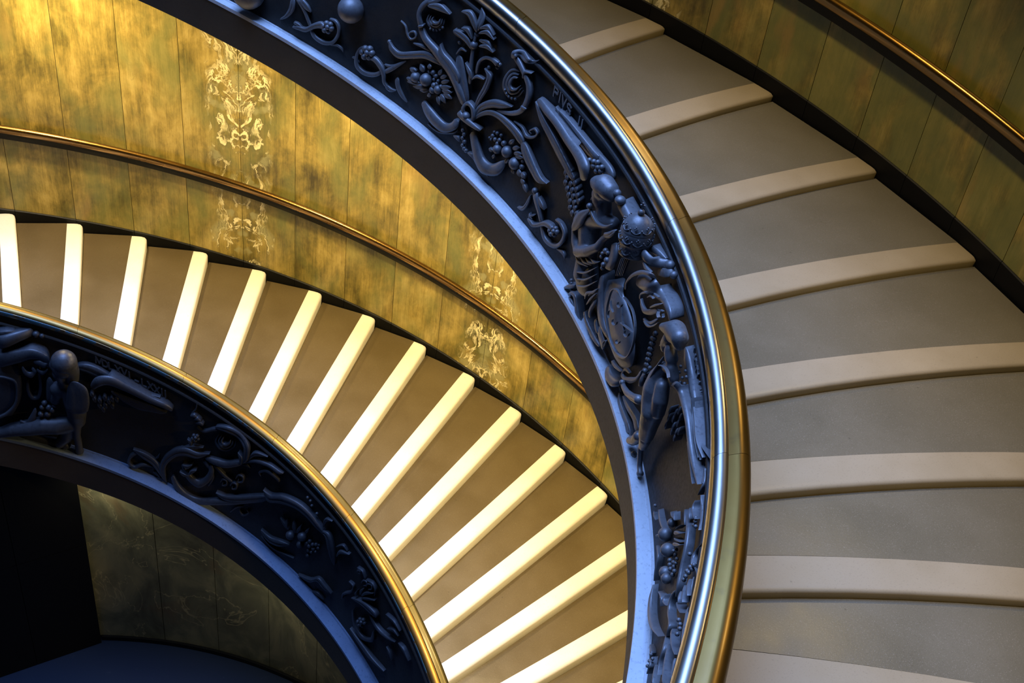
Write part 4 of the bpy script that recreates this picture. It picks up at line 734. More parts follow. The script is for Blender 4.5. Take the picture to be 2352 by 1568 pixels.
["B","U","ribbon_bead",[0.2954,0.4878,0.17],[0.0145,0.0145,0.0145],0,"relief"],
["R","U","cartouche_body","s",0.28,[[0.2496,0.4981,0.2954,0.4011,0.07],[0.2466,0.4603,0.3077,0.2918,0.07],[0.2293,0.4496,0.298,0.2115,0.07],[0.2032,0.4352,0.276,0.1663,0.07],[0.1823,0.4019,0.249,0.1597,0.07],[0.1678,0.3463,0.2223,0.1561,0.07],[0.1656,0.2711,0.1954,0.1687,0.07]],0,"relief"],
["R","U","shield_rim","s",0.6,[[0.2234,0.5321,0.222,0.5379,0.178],[0.2401,0.5226,0.2388,0.531,0.178],[0.2524,0.4865,0.2552,0.4828,0.178],[0.2558,0.4283,0.2582,0.4225,0.178],[0.2536,0.3597,0.2558,0.3533,0.178],[0.2422,0.318,0.2443,0.3111,0.178],[0.2228,0.2925,0.225,0.2844,0.178],[0.1981,0.3017,0.2005,0.2903,0.178],[0.169,0.3568,0.1689,0.3431,0.178],[0.1537,0.4178,0.1501,0.4252,0.178],[0.1498,0.4985,0.1475,0.5045,0.178],[0.1588,0.5607,0.157,0.5663,0.178],[0.1776,0.5855,0.1759,0.5916,0.178],[0.202,0.57,0.2005,0.5766,0.178],[0.2158,0.554,0.2147,0.5593,0.178]],0,"relief"],
["R","U","crescent","s",0.6,[[0.2259,0.4987,0.2262,0.4977,0.19],[0.2241,0.4891,0.2251,0.4856,0.19],[0.2185,0.4935,0.2193,0.4872,0.19],[0.2138,0.5088,0.2123,0.5109,0.19],[0.2123,0.526,0.2119,0.5269,0.19]],0,"relief"],
["R","U","crescent","s",0.6,[[0.2284,0.3926,0.2287,0.3915,0.19],[0.2265,0.3819,0.2275,0.3784,0.19],[0.2204,0.3869,0.2212,0.3805,0.19],[0.2151,0.4044,0.2136,0.4065,0.19],[0.2136,0.4233,0.2132,0.4242,0.19]],0,"relief"],
["R","U","crescent","s",0.6,[[0.183,0.4628,0.1833,0.4617,0.19],[0.1809,0.4529,0.1819,0.4494,0.19],[0.1744,0.4593,0.1752,0.4531,0.19],[0.1688,0.4777,0.1673,0.4799,0.19],[0.1673,0.4962,0.1669,0.4972,0.19]],0,"relief"],
["R","U","crescent","s",0.6,[[0.2014,0.3561,0.2017,0.3551,0.19],[0.1999,0.3491,0.2009,0.3456,0.19],[0.1953,0.3538,0.1961,0.3475,0.19],[0.1917,0.3658,0.1902,0.368,0.19],[0.1905,0.3796,0.1901,0.3806,0.19]],0,"relief"],
["R","U","shield_bar","s",0.6,[[0.2029,0.4537,0.2032,0.4513,0.19],[0.1814,0.4937,0.182,0.4895,0.19],[0.154,0.5442,0.1544,0.5419,0.19]],0,"relief"],
["R","U","shield_bar","s",0.6,[[0.2478,0.4435,0.2484,0.4417,0.19],[0.2408,0.4271,0.2419,0.4232,0.19],[0.2321,0.424,0.2327,0.4216,0.19]],0,"relief"],
["R","U","shield_bar","s",0.6,[[0.2472,0.3853,0.2478,0.3836,0.185],[0.2464,0.3667,0.2476,0.363,0.185],[0.242,0.3589,0.2425,0.357,0.185]],0,"relief"],
["R","U","shield_bar","s",0.5,[[0.2102,0.5176,0.2107,0.5162,0.19],[0.1989,0.4857,0.1997,0.4831,0.19],[0.1853,0.4604,0.1857,0.4589,0.19]],0,"relief"],
["R","U","cartouche_scroll","s",0.6,[[0.2132,0.6108,0.2095,0.6204,0.19],[0.2156,0.6462,0.2095,0.658,0.19],[0.2032,0.7266,0.1946,0.7338,0.19],[0.1774,0.8175,0.1733,0.8057,0.19],[0.1476,0.8857,0.1511,0.8587,0.19],[0.1451,0.846,0.1494,0.8254,0.137]],0,"relief"],
["R","U","cartouche_scroll","s",0.55,[[0.1973,0.7399,0.2009,0.6631,0.14],[0.1674,0.8167,0.18,0.6988,0.14],[0.1398,0.8556,0.1603,0.7391,0.14],[0.1289,0.8338,0.1473,0.7418,0.101],[0.1046,0.8491,0.1179,0.795,0.101],[0.0823,0.8536,0.0942,0.8147,0.101],[0.0725,0.8263,0.08,0.8039,0.101]],0,"relief"],
["R","U","cartouche_scroll","s",0.5,[[0.1457,0.7636,0.1427,0.7708,0.235],[0.1465,0.7912,0.1413,0.7985,0.235],[0.1273,0.8562,0.1252,0.8469,0.235],[0.1272,0.8299,0.1287,0.8116,0.169],[0.1108,0.8567,0.1121,0.847,0.169]],0,"relief"],
["R","U","cartouche_scroll","s",0.5,[[0.1629,0.6991,0.1662,0.6882,0.17],[0.1498,0.6993,0.156,0.6764,0.17],[0.1359,0.7208,0.1407,0.6843,0.17],[0.1226,0.761,0.1154,0.747,0.17],[0.1055,0.8125,0.0973,0.8113,0.17]],0,"relief"],
["R","U","cartouche_scroll","s",0.5,[[0.1378,0.6666,0.1399,0.6566,0.17],[0.122,0.6964,0.1245,0.67,0.17],[0.1104,0.7302,0.1028,0.7329,0.17],[0.0959,0.786,0.0904,0.7929,0.17]],0,"relief"],
["R","U","cartouche_scroll","s",0.5,[[0.1283,0.6826,0.1297,0.676,0.19],[0.1095,0.7124,0.1103,0.7019,0.19],[0.0928,0.7648,0.0891,0.7665,0.19],[0.0799,0.8141,0.0778,0.8168,0.19]],0,"relief"],
["R","U","cartouche_scroll","s",0.85,[[0.0911,0.827,0.0904,0.8337,0.151],[0.1,0.8081,0.1032,0.8062,0.151],[0.0802,0.8612,0.0828,0.8543,0.21],[0.0713,0.8664,0.0728,0.857,0.21],[0.0864,0.8135,0.084,0.818,0.151],[0.0905,0.8194,0.0892,0.8234,0.151]],0,"relief"],
["R","U","cartouche_scroll","s",0.6,[[0.1501,0.7431,0.1481,0.7437,0.16],[0.1392,0.7849,0.139,0.7742,0.16],[0.1292,0.793,0.1303,0.7882,0.16]],0,"relief"],
["R","U","cartouche_scroll","s",0.6,[[0.1255,0.7647,0.1224,0.7663,0.18],[0.1117,0.8177,0.1071,0.8187,0.18],[0.093,0.8759,0.0902,0.8756,0.18]],0,"relief"],
["R","U","cartouche_side","s",0.5,[[0.298,0.4208,0.3081,0.3928,0.12],[0.2888,0.3552,0.305,0.308,0.12],[0.2783,0.2948,0.295,0.241,0.12],[0.2628,0.2498,0.2773,0.1967,0.12],[0.2418,0.227,0.2493,0.1975,0.12]],0,"relief"],
["R","U","drapery","s",0.35,[[0.3415,0.3495,0.3808,0.2277,0.1],[0.3321,0.3017,0.372,0.1727,0.1],[0.3265,0.2653,0.3588,0.143,0.1],[0.322,0.2328,0.3363,0.1703,0.1]],0,"relief"],
["R","U","drapery_fold","s",0.6,[[0.3622,0.2697,0.362,0.2668,0.17],[0.3403,0.3338,0.3382,0.3293,0.17],[0.3143,0.436,0.3133,0.4357,0.17]],0,"relief"],
["R","U","drapery_fold","s",0.6,[[0.3583,0.2398,0.3581,0.237,0.17],[0.3363,0.305,0.3341,0.3005,0.17],[0.3101,0.4084,0.3091,0.4082,0.17]],0,"relief"],
["R","U","drapery_fold","s",0.6,[[0.3544,0.21,0.3542,0.2071,0.17],[0.3322,0.2761,0.3301,0.2717,0.17],[0.3058,0.3808,0.3048,0.3807,0.17]],0,"relief"],
["R","U","drapery_fold","s",0.6,[[0.3273,0.2094,0.3245,0.2157,0.16],[0.3268,0.2517,0.3205,0.2571,0.16],[0.3111,0.3054,0.3061,0.3026,0.16],[0.3023,0.3435,0.2991,0.3462,0.16]],0,"relief"],
["R","U","drapery_fold","s",0.6,[[0.3174,0.2082,0.315,0.2121,0.17],[0.3108,0.2658,0.3053,0.2737,0.17],[0.2988,0.3301,0.2963,0.3332,0.17]],0,"relief"],
["R","U","drapery_fold","s",0.6,[[0.3053,0.159,0.3002,0.1736,0.15],[0.3101,0.1906,0.3006,0.2138,0.15],[0.305,0.2512,0.2952,0.2724,0.15],[0.301,0.2864,0.297,0.296,0.15]],0,"relief"],
["R","U","foot","s",0.6,[[0.4058,0.0091,0.4044,0.0046,0.06],[0.3951,0.058,0.3914,0.0424,0.06],[0.3814,0.1003,0.3788,0.0856,0.06]],0,"relief"],
["B","U","toe_ring",[0.3922,0.0909,0.05],[0.0122,0.0122,0.0122],0,"relief"],
["B","U","toe_ring",[0.3902,0.079,0.05],[0.0122,0.0122,0.0122],0,"relief"],
["R","U","robe_hem","s",0.6,[[0.3908,0.0119,0.3866,0.0138,0.07],[0.3831,0.0551,0.3822,0.0354,0.07],[0.369,0.0738,0.3751,0.0461,0.07],[0.3609,0.0508,0.368,0.0258,0.07],[0.352,0.0244,0.3614,-0.0093,0.07],[0.3429,0.0014,0.3513,-0.03,0.07],[0.3309,0.0007,0.3337,-0.0139,0.07]],0,"relief"],
["R","U","robe_hem","s",0.6,[[0.385,0.011,0.3901,-0.0124,0.06],[0.3762,0.0123,0.3834,-0.0204,0.06],[0.3678,-0.001,0.3709,-0.015,0.06]],0,"relief"],
["R","U","robe_hem","s",0.6,[[0.3327,0.091,0.3372,0.074,0.09],[0.3207,0.0759,0.3273,0.0496,0.09],[0.3053,0.0719,0.3125,0.0404,0.09],[0.2875,0.0756,0.2955,0.039,0.09],[0.2692,0.0783,0.274,0.0553,0.09]],0,"relief"],
["R","U","robe_hem","s",0.6,[[0.2946,0.1679,0.3005,0.148,0.1],[0.2868,0.1486,0.2949,0.1201,0.1],[0.2792,0.1278,0.2849,0.1071,0.1]],0,"relief"],
["R","U","robe_hem","s",0.5,[[0.2823,0.1616,0.2922,0.1235,0.09],[0.2665,0.1501,0.2785,0.1034,0.09],[0.2543,0.1414,0.2685,0.0934,0.09],[0.2585,0.0902,0.2624,0.0792,0.09]],0,"relief"],
["R","U","horn_opening","s",0.6,[[0.2477,0.1788,0.2463,0.1819,0.16],[0.2459,0.2029,0.2438,0.2063,0.16],[0.2393,0.2274,0.2409,0.2205,0.16],[0.2376,0.2095,0.2394,0.2048,0.16],[0.2404,0.187,0.2419,0.1842,0.16]],0,"relief"],
["F","U","angel_figure",[[[0.0159,0.9441,0.18,0.0524],[0.008,0.9503,0.18,0.0522]],[[0.0234,0.8919,0.185,0.0365],[0.0326,0.8393,0.185,0.0293],[0.0329,0.8075,0.18,0.0217]],[[0.0482,0.7887,0.185,0.0077],[0.0505,0.7729,0.185,0.0065]],[[0.0122,0.8556,0.17,0.0365],[0.0036,0.8366,0.16,0.039]],[[0.0253,0.7292,0.15,0.0322],[-0.0034,0.8012,0.15,0.0379],[-0.0128,0.7765,0.13,0.0328]],[[0.0264,0.7158,0.16,0.0387],[0.0332,0.6461,0.16,0.0574],[0.031,0.59,0.16,0.0708],[0.027,0.5364,0.15,0.0738],[0.0179,0.5001,0.15,0.0686],[0.0226,0.4179,0.14,0.0587],[0.0297,0.3235,0.12,0.0488]],[[0.0101,0.6634,0.15,0.0451],[0.0025,0.6113,0.15,0.0485],[0.0028,0.545,0.14,0.0431]],[[0.0377,0.338,0.12,0.0448],[0.038,0.2643,0.1,0.0383],[0.0476,0.186,0.08,0.0292]],[[0.0534,0.1524,0.08,0.0209],[0.0496,0.1065,0.07,0.0182],[0.0456,0.0605,0.06,0.0183],[0.0356,0.0523,0.06,0.0182]],[[0.0768,0.3925,0.17,0.0314],[0.0998,0.3333,0.17,0.0263],[0.1242,0.2825,0.17,0.0225],[0.1448,0.2479,0.16,0.0185],[0.1567,0.2379,0.15,0.0143]],[[0.0987,0.0485,0.08,0.0288],[0.0787,0.1191,0.09,0.0311],[0.0672,0.1885,0.1,0.0349]]],0.006,0,"relief",3],
["F","U","hair",[[[0.0104,0.9635,0.18,0.0621],[-0.0107,0.9852,0.175,0.0528],[-0.0156,0.9663,0.17,0.0368]],[[0.0111,0.9648,0.18,0.0596],[0.0376,0.902,0.185,0.0392],[0.0585,0.8508,0.185,0.0244]]],0.006,"angel_figure","relief",3],
["R","U","neckline","s",0.85,[[0.015,0.7826,0.0151,0.7794,0.225],[-0.0086,0.8407,-0.0077,0.8361,0.225],[-0.03,0.8742,-0.0288,0.8703,0.225],[-0.0409,0.8757,-0.0403,0.8738,0.225]],0,"relief"],
["R","U","shoulder_cape","s",0.85,[[0.0207,0.8048,0.0225,0.8009,0.19],[0.0224,0.7678,0.0269,0.7581,0.2],[0.0312,0.6865,0.0361,0.6749,0.21],[0.0401,0.5853,0.0444,0.5745,0.21],[0.0486,0.4941,0.0506,0.4888,0.2]],0,"relief"],
["R","U","wing","s",0.85,[[0.0115,0.8559,0.0187,0.8311,0.06],[-0.0079,0.849,0.0067,0.8002,0.036],[-0.0304,0.8341,-0.0155,0.7864,0.026],[-0.0686,0.8535,-0.0574,0.8184,0.043],[-0.1032,0.8406,-0.0946,0.8136,0.031],[-0.145,0.8465,-0.1389,0.8277,0.036],[-0.1889,0.8535,-0.1874,0.8491,0.04]],0,"relief"],
["R","U","wing_feather","s",0.85,[[-0.0869,0.8788,-0.0854,0.8742,0.09],[-0.1062,0.8366,-0.1038,0.829,0.065],[-0.1497,0.8468,-0.1473,0.8393,0.065],[-0.1798,0.8391,-0.1791,0.8368,0.047]],0,"relief"],
["R","U","wing_feather","s",0.85,[[-0.0785,0.8499,-0.077,0.8453,0.065],[-0.1137,0.8586,-0.1112,0.851,0.065],[-0.1578,0.8709,-0.1554,0.8633,0.065],[-0.1916,0.8727,-0.1909,0.8704,0.034]],0,"relief"],
["R","U","wing_feather","s",0.85,[[-0.0865,0.8733,-0.085,0.8687,0.065],[-0.1101,0.8451,-0.1076,0.8374,0.047],[-0.1531,0.8548,-0.1509,0.8469,0.047],[-0.2158,0.93,-0.2152,0.93,0.009]],0,"relief"],
["B","U","wing_feather",[-0.0281,0.8497,0.09],[0.0096,0.0096,0.0096],0,"relief"],
["B","U","wing_feather",[-0.039,0.8505,0.09],[0.0096,0.0096,0.0096],0,"relief"],
["B","U","wing_feather",[-0.0047,0.805,0.09],[0.0098,0.0098,0.0098],0,"relief"],
["B","U","wing_feather",[-0.0071,0.7821,0.09],[0.0098,0.0098,0.0098],0,"relief"],
["B","U","wing_feather",[-0.0248,0.8038,0.09],[0.0097,0.0097,0.0097],0,"relief"],
["B","U","wing_feather",[-0.0238,0.7768,0.09],[0.0097,0.0097,0.0097],0,"relief"],
["B","U","wing_feather",[-0.0407,0.8207,0.09],[0.0096,0.0096,0.0096],0,"relief"],
["R","U","wing","s",0.85,[[-0.0012,0.7011,-0.0083,0.7085,0.12],[-0.037,0.8316,-0.0337,0.7908,0.14],[-0.0515,0.8162,-0.0401,0.7746,0.101],[-0.0822,0.8315,-0.0706,0.7937,0.094],[-0.1124,0.835,-0.1021,0.8027,0.086],[-0.1443,0.8203,-0.1346,0.7896,0.072],[-0.1878,0.8293,-0.1795,0.8026,0.058],[-0.2324,0.8581,-0.2277,0.8432,0.05]],0,"relief"],
["R","U","wing_feather","s",0.85,[[-0.1136,0.725,-0.1119,0.7195,0.06],[-0.1479,0.7503,-0.1455,0.7425,0.06],[-0.1798,0.7745,-0.1773,0.7669,0.06],[-0.2108,0.7966,-0.2091,0.7913,0.06]],0,"relief"],
["R","U","wing_feather","l",0.85,[[0.0001,0.5649,0.0034,0.5556,0.05],[-0.0026,0.547,0.0038,0.5295,0.05],[0.0004,0.5166,0.0018,0.5128,0.05]],0,"relief"],
["R","U","wing_feather","l",0.85,[[-0.0038,0.5384,-0.0004,0.5292,0.05],[-0.0065,0.5206,-0.0001,0.5029,0.05],[-0.0035,0.49,-0.0021,0.4862,0.05]],0,"relief"],
["R","U","wing_feather","l",0.85,[[-0.0026,0.4896,0.0007,0.4802,0.05],[-0.0053,0.4715,0.0011,0.4536,0.05],[-0.0023,0.4406,-0.0009,0.4367,0.05]],0,"relief"],
["R","U","wing_feather","l",0.85,[[-0.0223,0.59,-0.019,0.5809,0.05],[-0.0251,0.5727,-0.0187,0.5553,0.05],[-0.0222,0.5427,-0.0208,0.5389,0.05]],0,"relief"],
["R","U","wing_feather","l",0.85,[[-0.024,0.6268,-0.0207,0.6177,0.05],[-0.0268,0.6097,-0.0204,0.5923,0.05],[-0.0238,0.5799,-0.0224,0.5761,0.05]],0,"relief"],
["R","U","wing_feather","l",0.85,[[-0.0322,0.5766,-0.0289,0.5674,0.05],[-0.0351,0.5594,-0.0287,0.5419,0.05],[-0.0322,0.5294,-0.0308,0.5256,0.05]],0,"relief"],
["R","U","wing_feather","l",0.85,[[-0.0342,0.6708,-0.0309,0.6618,0.05],[-0.0371,0.654,-0.0307,0.6368,0.05],[-0.0341,0.6246,-0.0328,0.6209,0.05]],0,"relief"],
["R","U","wing_feather","l",0.85,[[-0.0457,0.6374,-0.0424,0.6283,0.05],[-0.0486,0.6207,-0.0423,0.6034,0.05],[-0.0457,0.5912,-0.0443,0.5875,0.05]],0,"relief"],
["R","U","wing_feather","l",0.85,[[-0.0507,0.574,-0.0474,0.5648,0.05],[-0.0537,0.5573,-0.0474,0.5397,0.05],[-0.0508,0.5273,-0.0494,0.5235,0.05]],0,"relief"],
["R","U","wing_feather","l",0.85,[[-0.0607,0.64,-0.0574,0.631,0.05],[-0.0637,0.6237,-0.0574,0.6064,0.05],[-0.0609,0.5943,-0.0595,0.5906,0.05]],0,"relief"],
["R","U","wing_feather","l",0.85,[[-0.0507,0.6028,-0.0475,0.5937,0.05],[-0.0537,0.5862,-0.0474,0.5687,0.05],[-0.0509,0.5565,-0.0495,0.5527,0.05]],0,"relief"],
["R","U","wing_feather","l",0.85,[[-0.0313,0.5483,-0.028,0.539,0.05],[-0.0342,0.531,-0.0279,0.5133,0.05],[-0.0313,0.5007,-0.0299,0.4969,0.05]],0,"relief"],
["R","U","wing_feather","l",0.85,[[-0.0473,0.6736,-0.044,0.6646,0.05],[-0.0502,0.6571,-0.0439,0.6399,0.05],[-0.0474,0.6278,-0.046,0.6241,0.05]],0,"relief"],
["B","U","hand",[0.1535,0.2475,0.16],[0.0194,0.0194,0.0194],0,"relief"],
["R","U","robe_hem","s",0.6,[[0.1876,0.0406,0.1913,0.0278,0.05],[0.1748,0.0206,0.1835,-0.0127,0.05],[0.1519,0.028,0.1616,-0.0132,0.05],[0.1275,0.0376,0.1357,0.0039,0.05],[0.1127,0.0212,0.1157,0.0096,0.05]],0,"relief"],
["R","U","robe_hem","s",0.6,[[0.1482,0.0019,0.1551,-0.0247,0.05],[0.133,0.0056,0.1446,-0.03,0.05],[0.1202,0.0136,0.1279,-0.0214,0.05]],0,"relief"],
["R","U","robe_hem","s",0.4,[[0.1761,0.0576,0.1792,0.0436,0.045],[0.1454,0.0929,0.1545,0.0507,0.045],[0.1114,0.135,0.1232,0.0858,0.045],[0.0911,0.1232,0.1037,0.0762,0.045]],0,"relief"],
["B","U","knee",[0.0946,0.0598,0.07],[0.0335,0.0335,0.0335],0,"relief"],
["B","U","foot",[0.0942,-0.0562,0.04],[0.0263,0.0263,0.0263],0,"relief"],
["B","U","foot",[0.084,0.004,0.05],[0.0218,0.0218,0.0218],0,"relief"],
["B","U","foot",[0.0421,0.0255,0.045],[0.0227,0.0227,0.0227],0,"relief"],
["R","U","cartouche_foot","s",0.6,[[0.2304,0.0759,0.2409,0.0358,0.08],[0.2134,0.0821,0.2307,0.0043,0.08],[0.1936,0.1174,0.2055,0.0309,0.08],[0.1848,0.1326,0.1845,0.0995,0.08]],0,"relief"],
["R","U","cartouche_foot","s",0.6,[[0.2098,0.1957,0.2133,0.1786,0.14],[0.1924,0.2192,0.1972,0.193,0.14],[0.1712,0.2547,0.174,0.2369,0.14]],0,"relief"],
["R","U","cartouche_scroll","s",0.6,[[0.1501,0.3009,0.1476,0.3153,0.13],[0.1637,0.2748,0.1666,0.2858,0.13],[0.1674,0.2483,0.174,0.2289,0.13],[0.159,0.256,0.1637,0.2263,0.13],[0.1419,0.3086,0.136,0.2893,0.13],[0.1232,0.3694,0.1136,0.3852,0.13],[0.1158,0.4269,0.1112,0.4377,0.13]],0,"relief"],
["B","U","tassel_bead",[0.1219,0.6046,0.07],[0.0166,0.0166,0.0166],0,"relief"],
["B","U","tassel_bead",[0.1211,0.5777,0.07],[0.0164,0.0164,0.0164],0,"relief"],
["B","U","tassel_bead",[0.1203,0.5507,0.07],[0.0162,0.0162,0.0162],0,"relief"],
["B","U","tassel_bead",[0.1195,0.5235,0.07],[0.0159,0.0159,0.0159],0,"relief"],
["B","U","tassel_bead",[0.1187,0.4961,0.07],[0.0157,0.0157,0.0157],0,"relief"],
["B","U","tassel_bead",[0.1179,0.4686,0.07],[0.0155,0.0155,0.0155],0,"relief"],
["B","U","tassel_bead",[0.1171,0.441,0.07],[0.0152,0.0152,0.0152],0,"relief"],
["B","U","tassel_bead",[0.1163,0.4133,0.07],[0.015,0.015,0.015],0,"relief"],
["B","U","tassel_bead",[0.1154,0.3854,0.07],[0.0147,0.0147,0.0147],0,"relief"],
["B","U","tassel_bead",[0.1318,0.5467,0.06],[0.0126,0.0126,0.0126],0,"relief"],
["B","U","tassel_bead",[0.1311,0.5193,0.06],[0.0126,0.0126,0.0126],0,"relief"],
["B","U","tassel_bead",[0.1303,0.4917,0.06],[0.0126,0.0126,0.0126],0,"relief"],
["B","U","tassel_bead",[0.1296,0.464,0.06],[0.0127,0.0127,0.0127],0,"relief"],
["B","U","tassel_bead",[0.1288,0.4362,0.06],[0.0127,0.0127,0.0127],0,"relief"],
["B","U","tassel_bead",[0.128,0.4082,0.06],[0.0127,0.0127,0.0127],0,"relief"],
["B","U","tassel_bead",[0.1272,0.38,0.06],[0.0128,0.0128,0.0128],0,"relief"],
["B","U","tassel_bead",[0.1265,0.3518,0.06],[0.0128,0.0128,0.0128],0,"relief"],
["B","U","tassel_bead",[0.1257,0.3233,0.06],[0.0129,0.0129,0.0129],0,"relief"],
["B","U","tassel_knot",[0.1138,0.4208,0.09],[0.0184,0.0184,0.0184],0,"relief"],
["B","U","tassel_knot",[0.1004,0.481,0.09],[0.014,0.014,0.014],0,"relief"],
["R","U","tassel_fringe","s",0.85,[[0.1178,0.3883,0.1257,0.3667,0.07],[0.1149,0.3563,0.1268,0.3237,0.07],[0.1156,0.3174,0.1256,0.2901,0.07]],0,"relief"],
["R","U","wing_tip","s",0.85,[[-0.2087,0.8694,-0.2075,0.8657,0.022],[-0.2157,0.8598,-0.2116,0.8472,0.011],[-0.2266,0.863,-0.2216,0.8487,0.016],[-0.2343,0.8633,-0.2305,0.8527,0.022]],0,"relief"],
["B","U","bud",[-0.0504,0.1435,0.03],[0.0111,0.0111,0.0111],0,"relief"],
["R","U","acanthus_leaf","l",0.85,[[-0.0524,0.1176,-0.0512,0.113,0.03],[-0.0643,0.1299,-0.0603,0.1149,0.03],[-0.0733,0.1335,-0.0718,0.1278,0.03]],0,"relief"],
["R","U","scroll_stem","s",0.85,[[-0.0728,0.1972,-0.0713,0.1915,0.03],[-0.1003,0.2242,-0.0955,0.2061,0.03],[-0.1297,0.269,-0.1257,0.2532,0.03]],0,"relief"],
["B","U","fruit",[-0.1425,0.3517,0.014],[0.0261,0.0261,0.0261],0,"relief"],
["B","U","fruit",[-0.137,0.2656,0.023],[0.0419,0.0419,0.0419],0,"relief"],
["B","U","fruit",[-0.1762,0.3053,0.023],[0.041,0.041,0.041],0,"relief"],
["B","U","fruit",[-0.2048,0.2691,0.02],[0.0359,0.0359,0.0359],0,"relief"],
["B","U","fruit",[-0.2196,0.2835,0.017],[0.0309,0.0309,0.0309],0,"relief"],
["B","U","fruit",[-0.1941,0.3597,0.006],[0.0107,0.0107,0.0107],0,"relief"],
["B","U","fruit",[-0.2061,0.4088,0.005],[0.0099,0.0099,0.0099],0,"relief"],
["B","U","fruit",[-0.212,0.3985,0.006],[0.0106,0.0106,0.0106],0,"relief"],
["B","U","fruit",[-0.1935,0.3017,0.007],[0.0132,0.0132,0.0132],0,"relief"],
["B","U","fruit",[-0.2177,0.3722,0.007],[0.0129,0.0129,0.0129],0,"relief"],
["B","U","fruit",[-0.2021,0.3047,0.007],[0.0131,0.0131,0.0131],0,"relief"],
["B","U","fruit",[-0.2298,0.3877,0.007],[0.0128,0.0128,0.0128],0,"relief"],
["B","U","fruit",[-0.2157,0.326,0.008],[0.0138,0.0138,0.0138],0,"relief"],
["B","U","fruit",[-0.2405,0.3987,0.007],[0.0127,0.0127,0.0127],0,"relief"],
["B","U","fruit",[-0.239,0.3716,0.007],[0.0135,0.0135,0.0135],0,"relief"],
["B","U","fruit",[-0.2283,0.429,0.006],[0.0105,0.0105,0.0105],0,"relief"],
["B","U","fruit",[-0.2308,0.4122,0.006],[0.0105,0.0105,0.0105],0,"relief"],
["R","U","acanthus_leaf","l",0.85,[[-0.1619,0.4409,-0.1637,0.448,0.036],[-0.1456,0.4077,-0.1492,0.4222,0.036],[-0.1321,0.3857,-0.1327,0.388,0.036]],0,"relief"],
["R","U","acanthus_leaf","l",0.85,[[-0.1645,0.4418,-0.1662,0.4474,0.036],[-0.156,0.4386,-0.1595,0.45,0.036],[-0.1499,0.4434,-0.1506,0.4455,0.036]],0,"relief"],
["R","U","acanthus_leaf","l",0.85,[[-0.1871,0.4682,-0.1902,0.4757,0.036],[-0.1949,0.5073,-0.201,0.5221,0.036],[-0.2069,0.5564,-0.2076,0.5581,0.036]],0,"relief"],
["R","U","acanthus_leaf","l",0.85,[[-0.1859,0.4528,-0.1872,0.4436,0.036],[-0.2019,0.5083,-0.2048,0.4906,0.036],[-0.2204,0.5528,-0.2207,0.5508,0.036]],0,"relief"],
["R","U","acanthus_leaf","l",0.85,[[-0.1983,0.4561,-0.1969,0.4471,0.036],[-0.2192,0.5144,-0.2162,0.4968,0.036],[-0.2388,0.5629,-0.2384,0.5606,0.036]],0,"relief"],
["R","U","acanthus_leaf","l",0.85,[[-0.2001,0.4328,-0.202,0.4268,0.036],[-0.2205,0.5024,-0.2245,0.4912,0.036],[-0.2445,0.5663,-0.245,0.565,0.036]],0,"relief"],
["R","U","acanthus_leaf","l",0.85,[[-0.1249,0.2558,-0.1226,0.2502,0.036],[-0.1215,0.2345,-0.117,0.2233,0.036],[-0.1152,0.2055,-0.1144,0.2036,0.036]],0,"relief"],
["R","U","acanthus_leaf","l",0.85,[[-0.1846,0.2357,-0.1825,0.2298,0.036],[-0.1826,0.2192,-0.1784,0.2074,0.036],[-0.1778,0.1947,-0.1771,0.1927,0.036]],0,"relief"],
["R","U","acanthus_leaf","l",0.85,[[-0.121,0.2048,-0.1181,0.202,0.036],[-0.1128,0.1703,-0.1069,0.1648,0.036],[-0.1008,0.1323,-0.0998,0.1314,0.036]],0,"relief"],
["R","U","stalk","l",0.85,[[-0.222,0.6625,-0.217,0.6456,0.035],[-0.2592,0.7153,-0.2517,0.6914,0.035],[-0.2852,0.7184,-0.2769,0.6931,0.035],[-0.2996,0.7014,-0.2919,0.6782,0.035],[-0.3153,0.6646,-0.3083,0.6431,0.035],[-0.3359,0.6395,-0.3298,0.6207,0.035],[-0.3435,0.596,-0.3405,0.5866,0.035]],0,"relief"],
["R","U","acanthus_leaf","l",0.85,[[-0.1932,0.5982,-0.1926,0.5962,0.03],[-0.2108,0.6161,-0.2074,0.6052,0.03],[-0.2238,0.6099,-0.2222,0.605,0.03]],0,"relief"],
["R","U","acanthus_leaf","l",0.85,[[-0.2248,0.7091,-0.2242,0.7071,0.04],[-0.2397,0.7245,-0.236,0.7131,0.04],[-0.2483,0.7203,-0.2467,0.7156,0.04]],0,"relief"],
["R","U","acanthus_leaf","l",0.85,[[-0.2511,0.8567,-0.2488,0.8492,0.029],[-0.2728,0.8586,-0.2668,0.8401,0.011],[-0.2998,0.8693,-0.2937,0.8514,0.011],[-0.3158,0.8709,-0.3146,0.8674,0.029]],0,"relief"],
["R","U","acanthus_leaf","l",0.85,[[-0.2417,0.8001,-0.2402,0.7956,0.04],[-0.251,0.783,-0.2459,0.767,0.04],[-0.28,0.819,-0.2783,0.8133,0.04]],0,"relief"],
["B","U","bead",[-0.2588,0.7754,0.03],[0.0108,0.0108,0.0108],0,"relief"],
["B","U","bead",[-0.2736,0.8057,0.03],[0.0107,0.0107,0.0107],0,"relief"],
["B","U","bead",[-0.2782,0.801,0.03],[0.0107,0.0107,0.0107],0,"relief"],
["B","U","bead",[-0.2777,0.7803,0.03],[0.0107,0.0107,0.0107],0,"relief"],
["B","U","bead",[-0.2916,0.8156,0.03],[0.0106,0.0106,0.0106],0,"relief"],
["R","U","acanthus_leaf","l",0.85,[[-0.2134,0.8798,-0.2122,0.876,0.022],[-0.2247,0.8736,-0.2195,0.858,0.011],[-0.236,0.8586,-0.231,0.8455,0.016],[-0.2345,0.8056,-0.2328,0.8013,0.03]],0,"relief"],
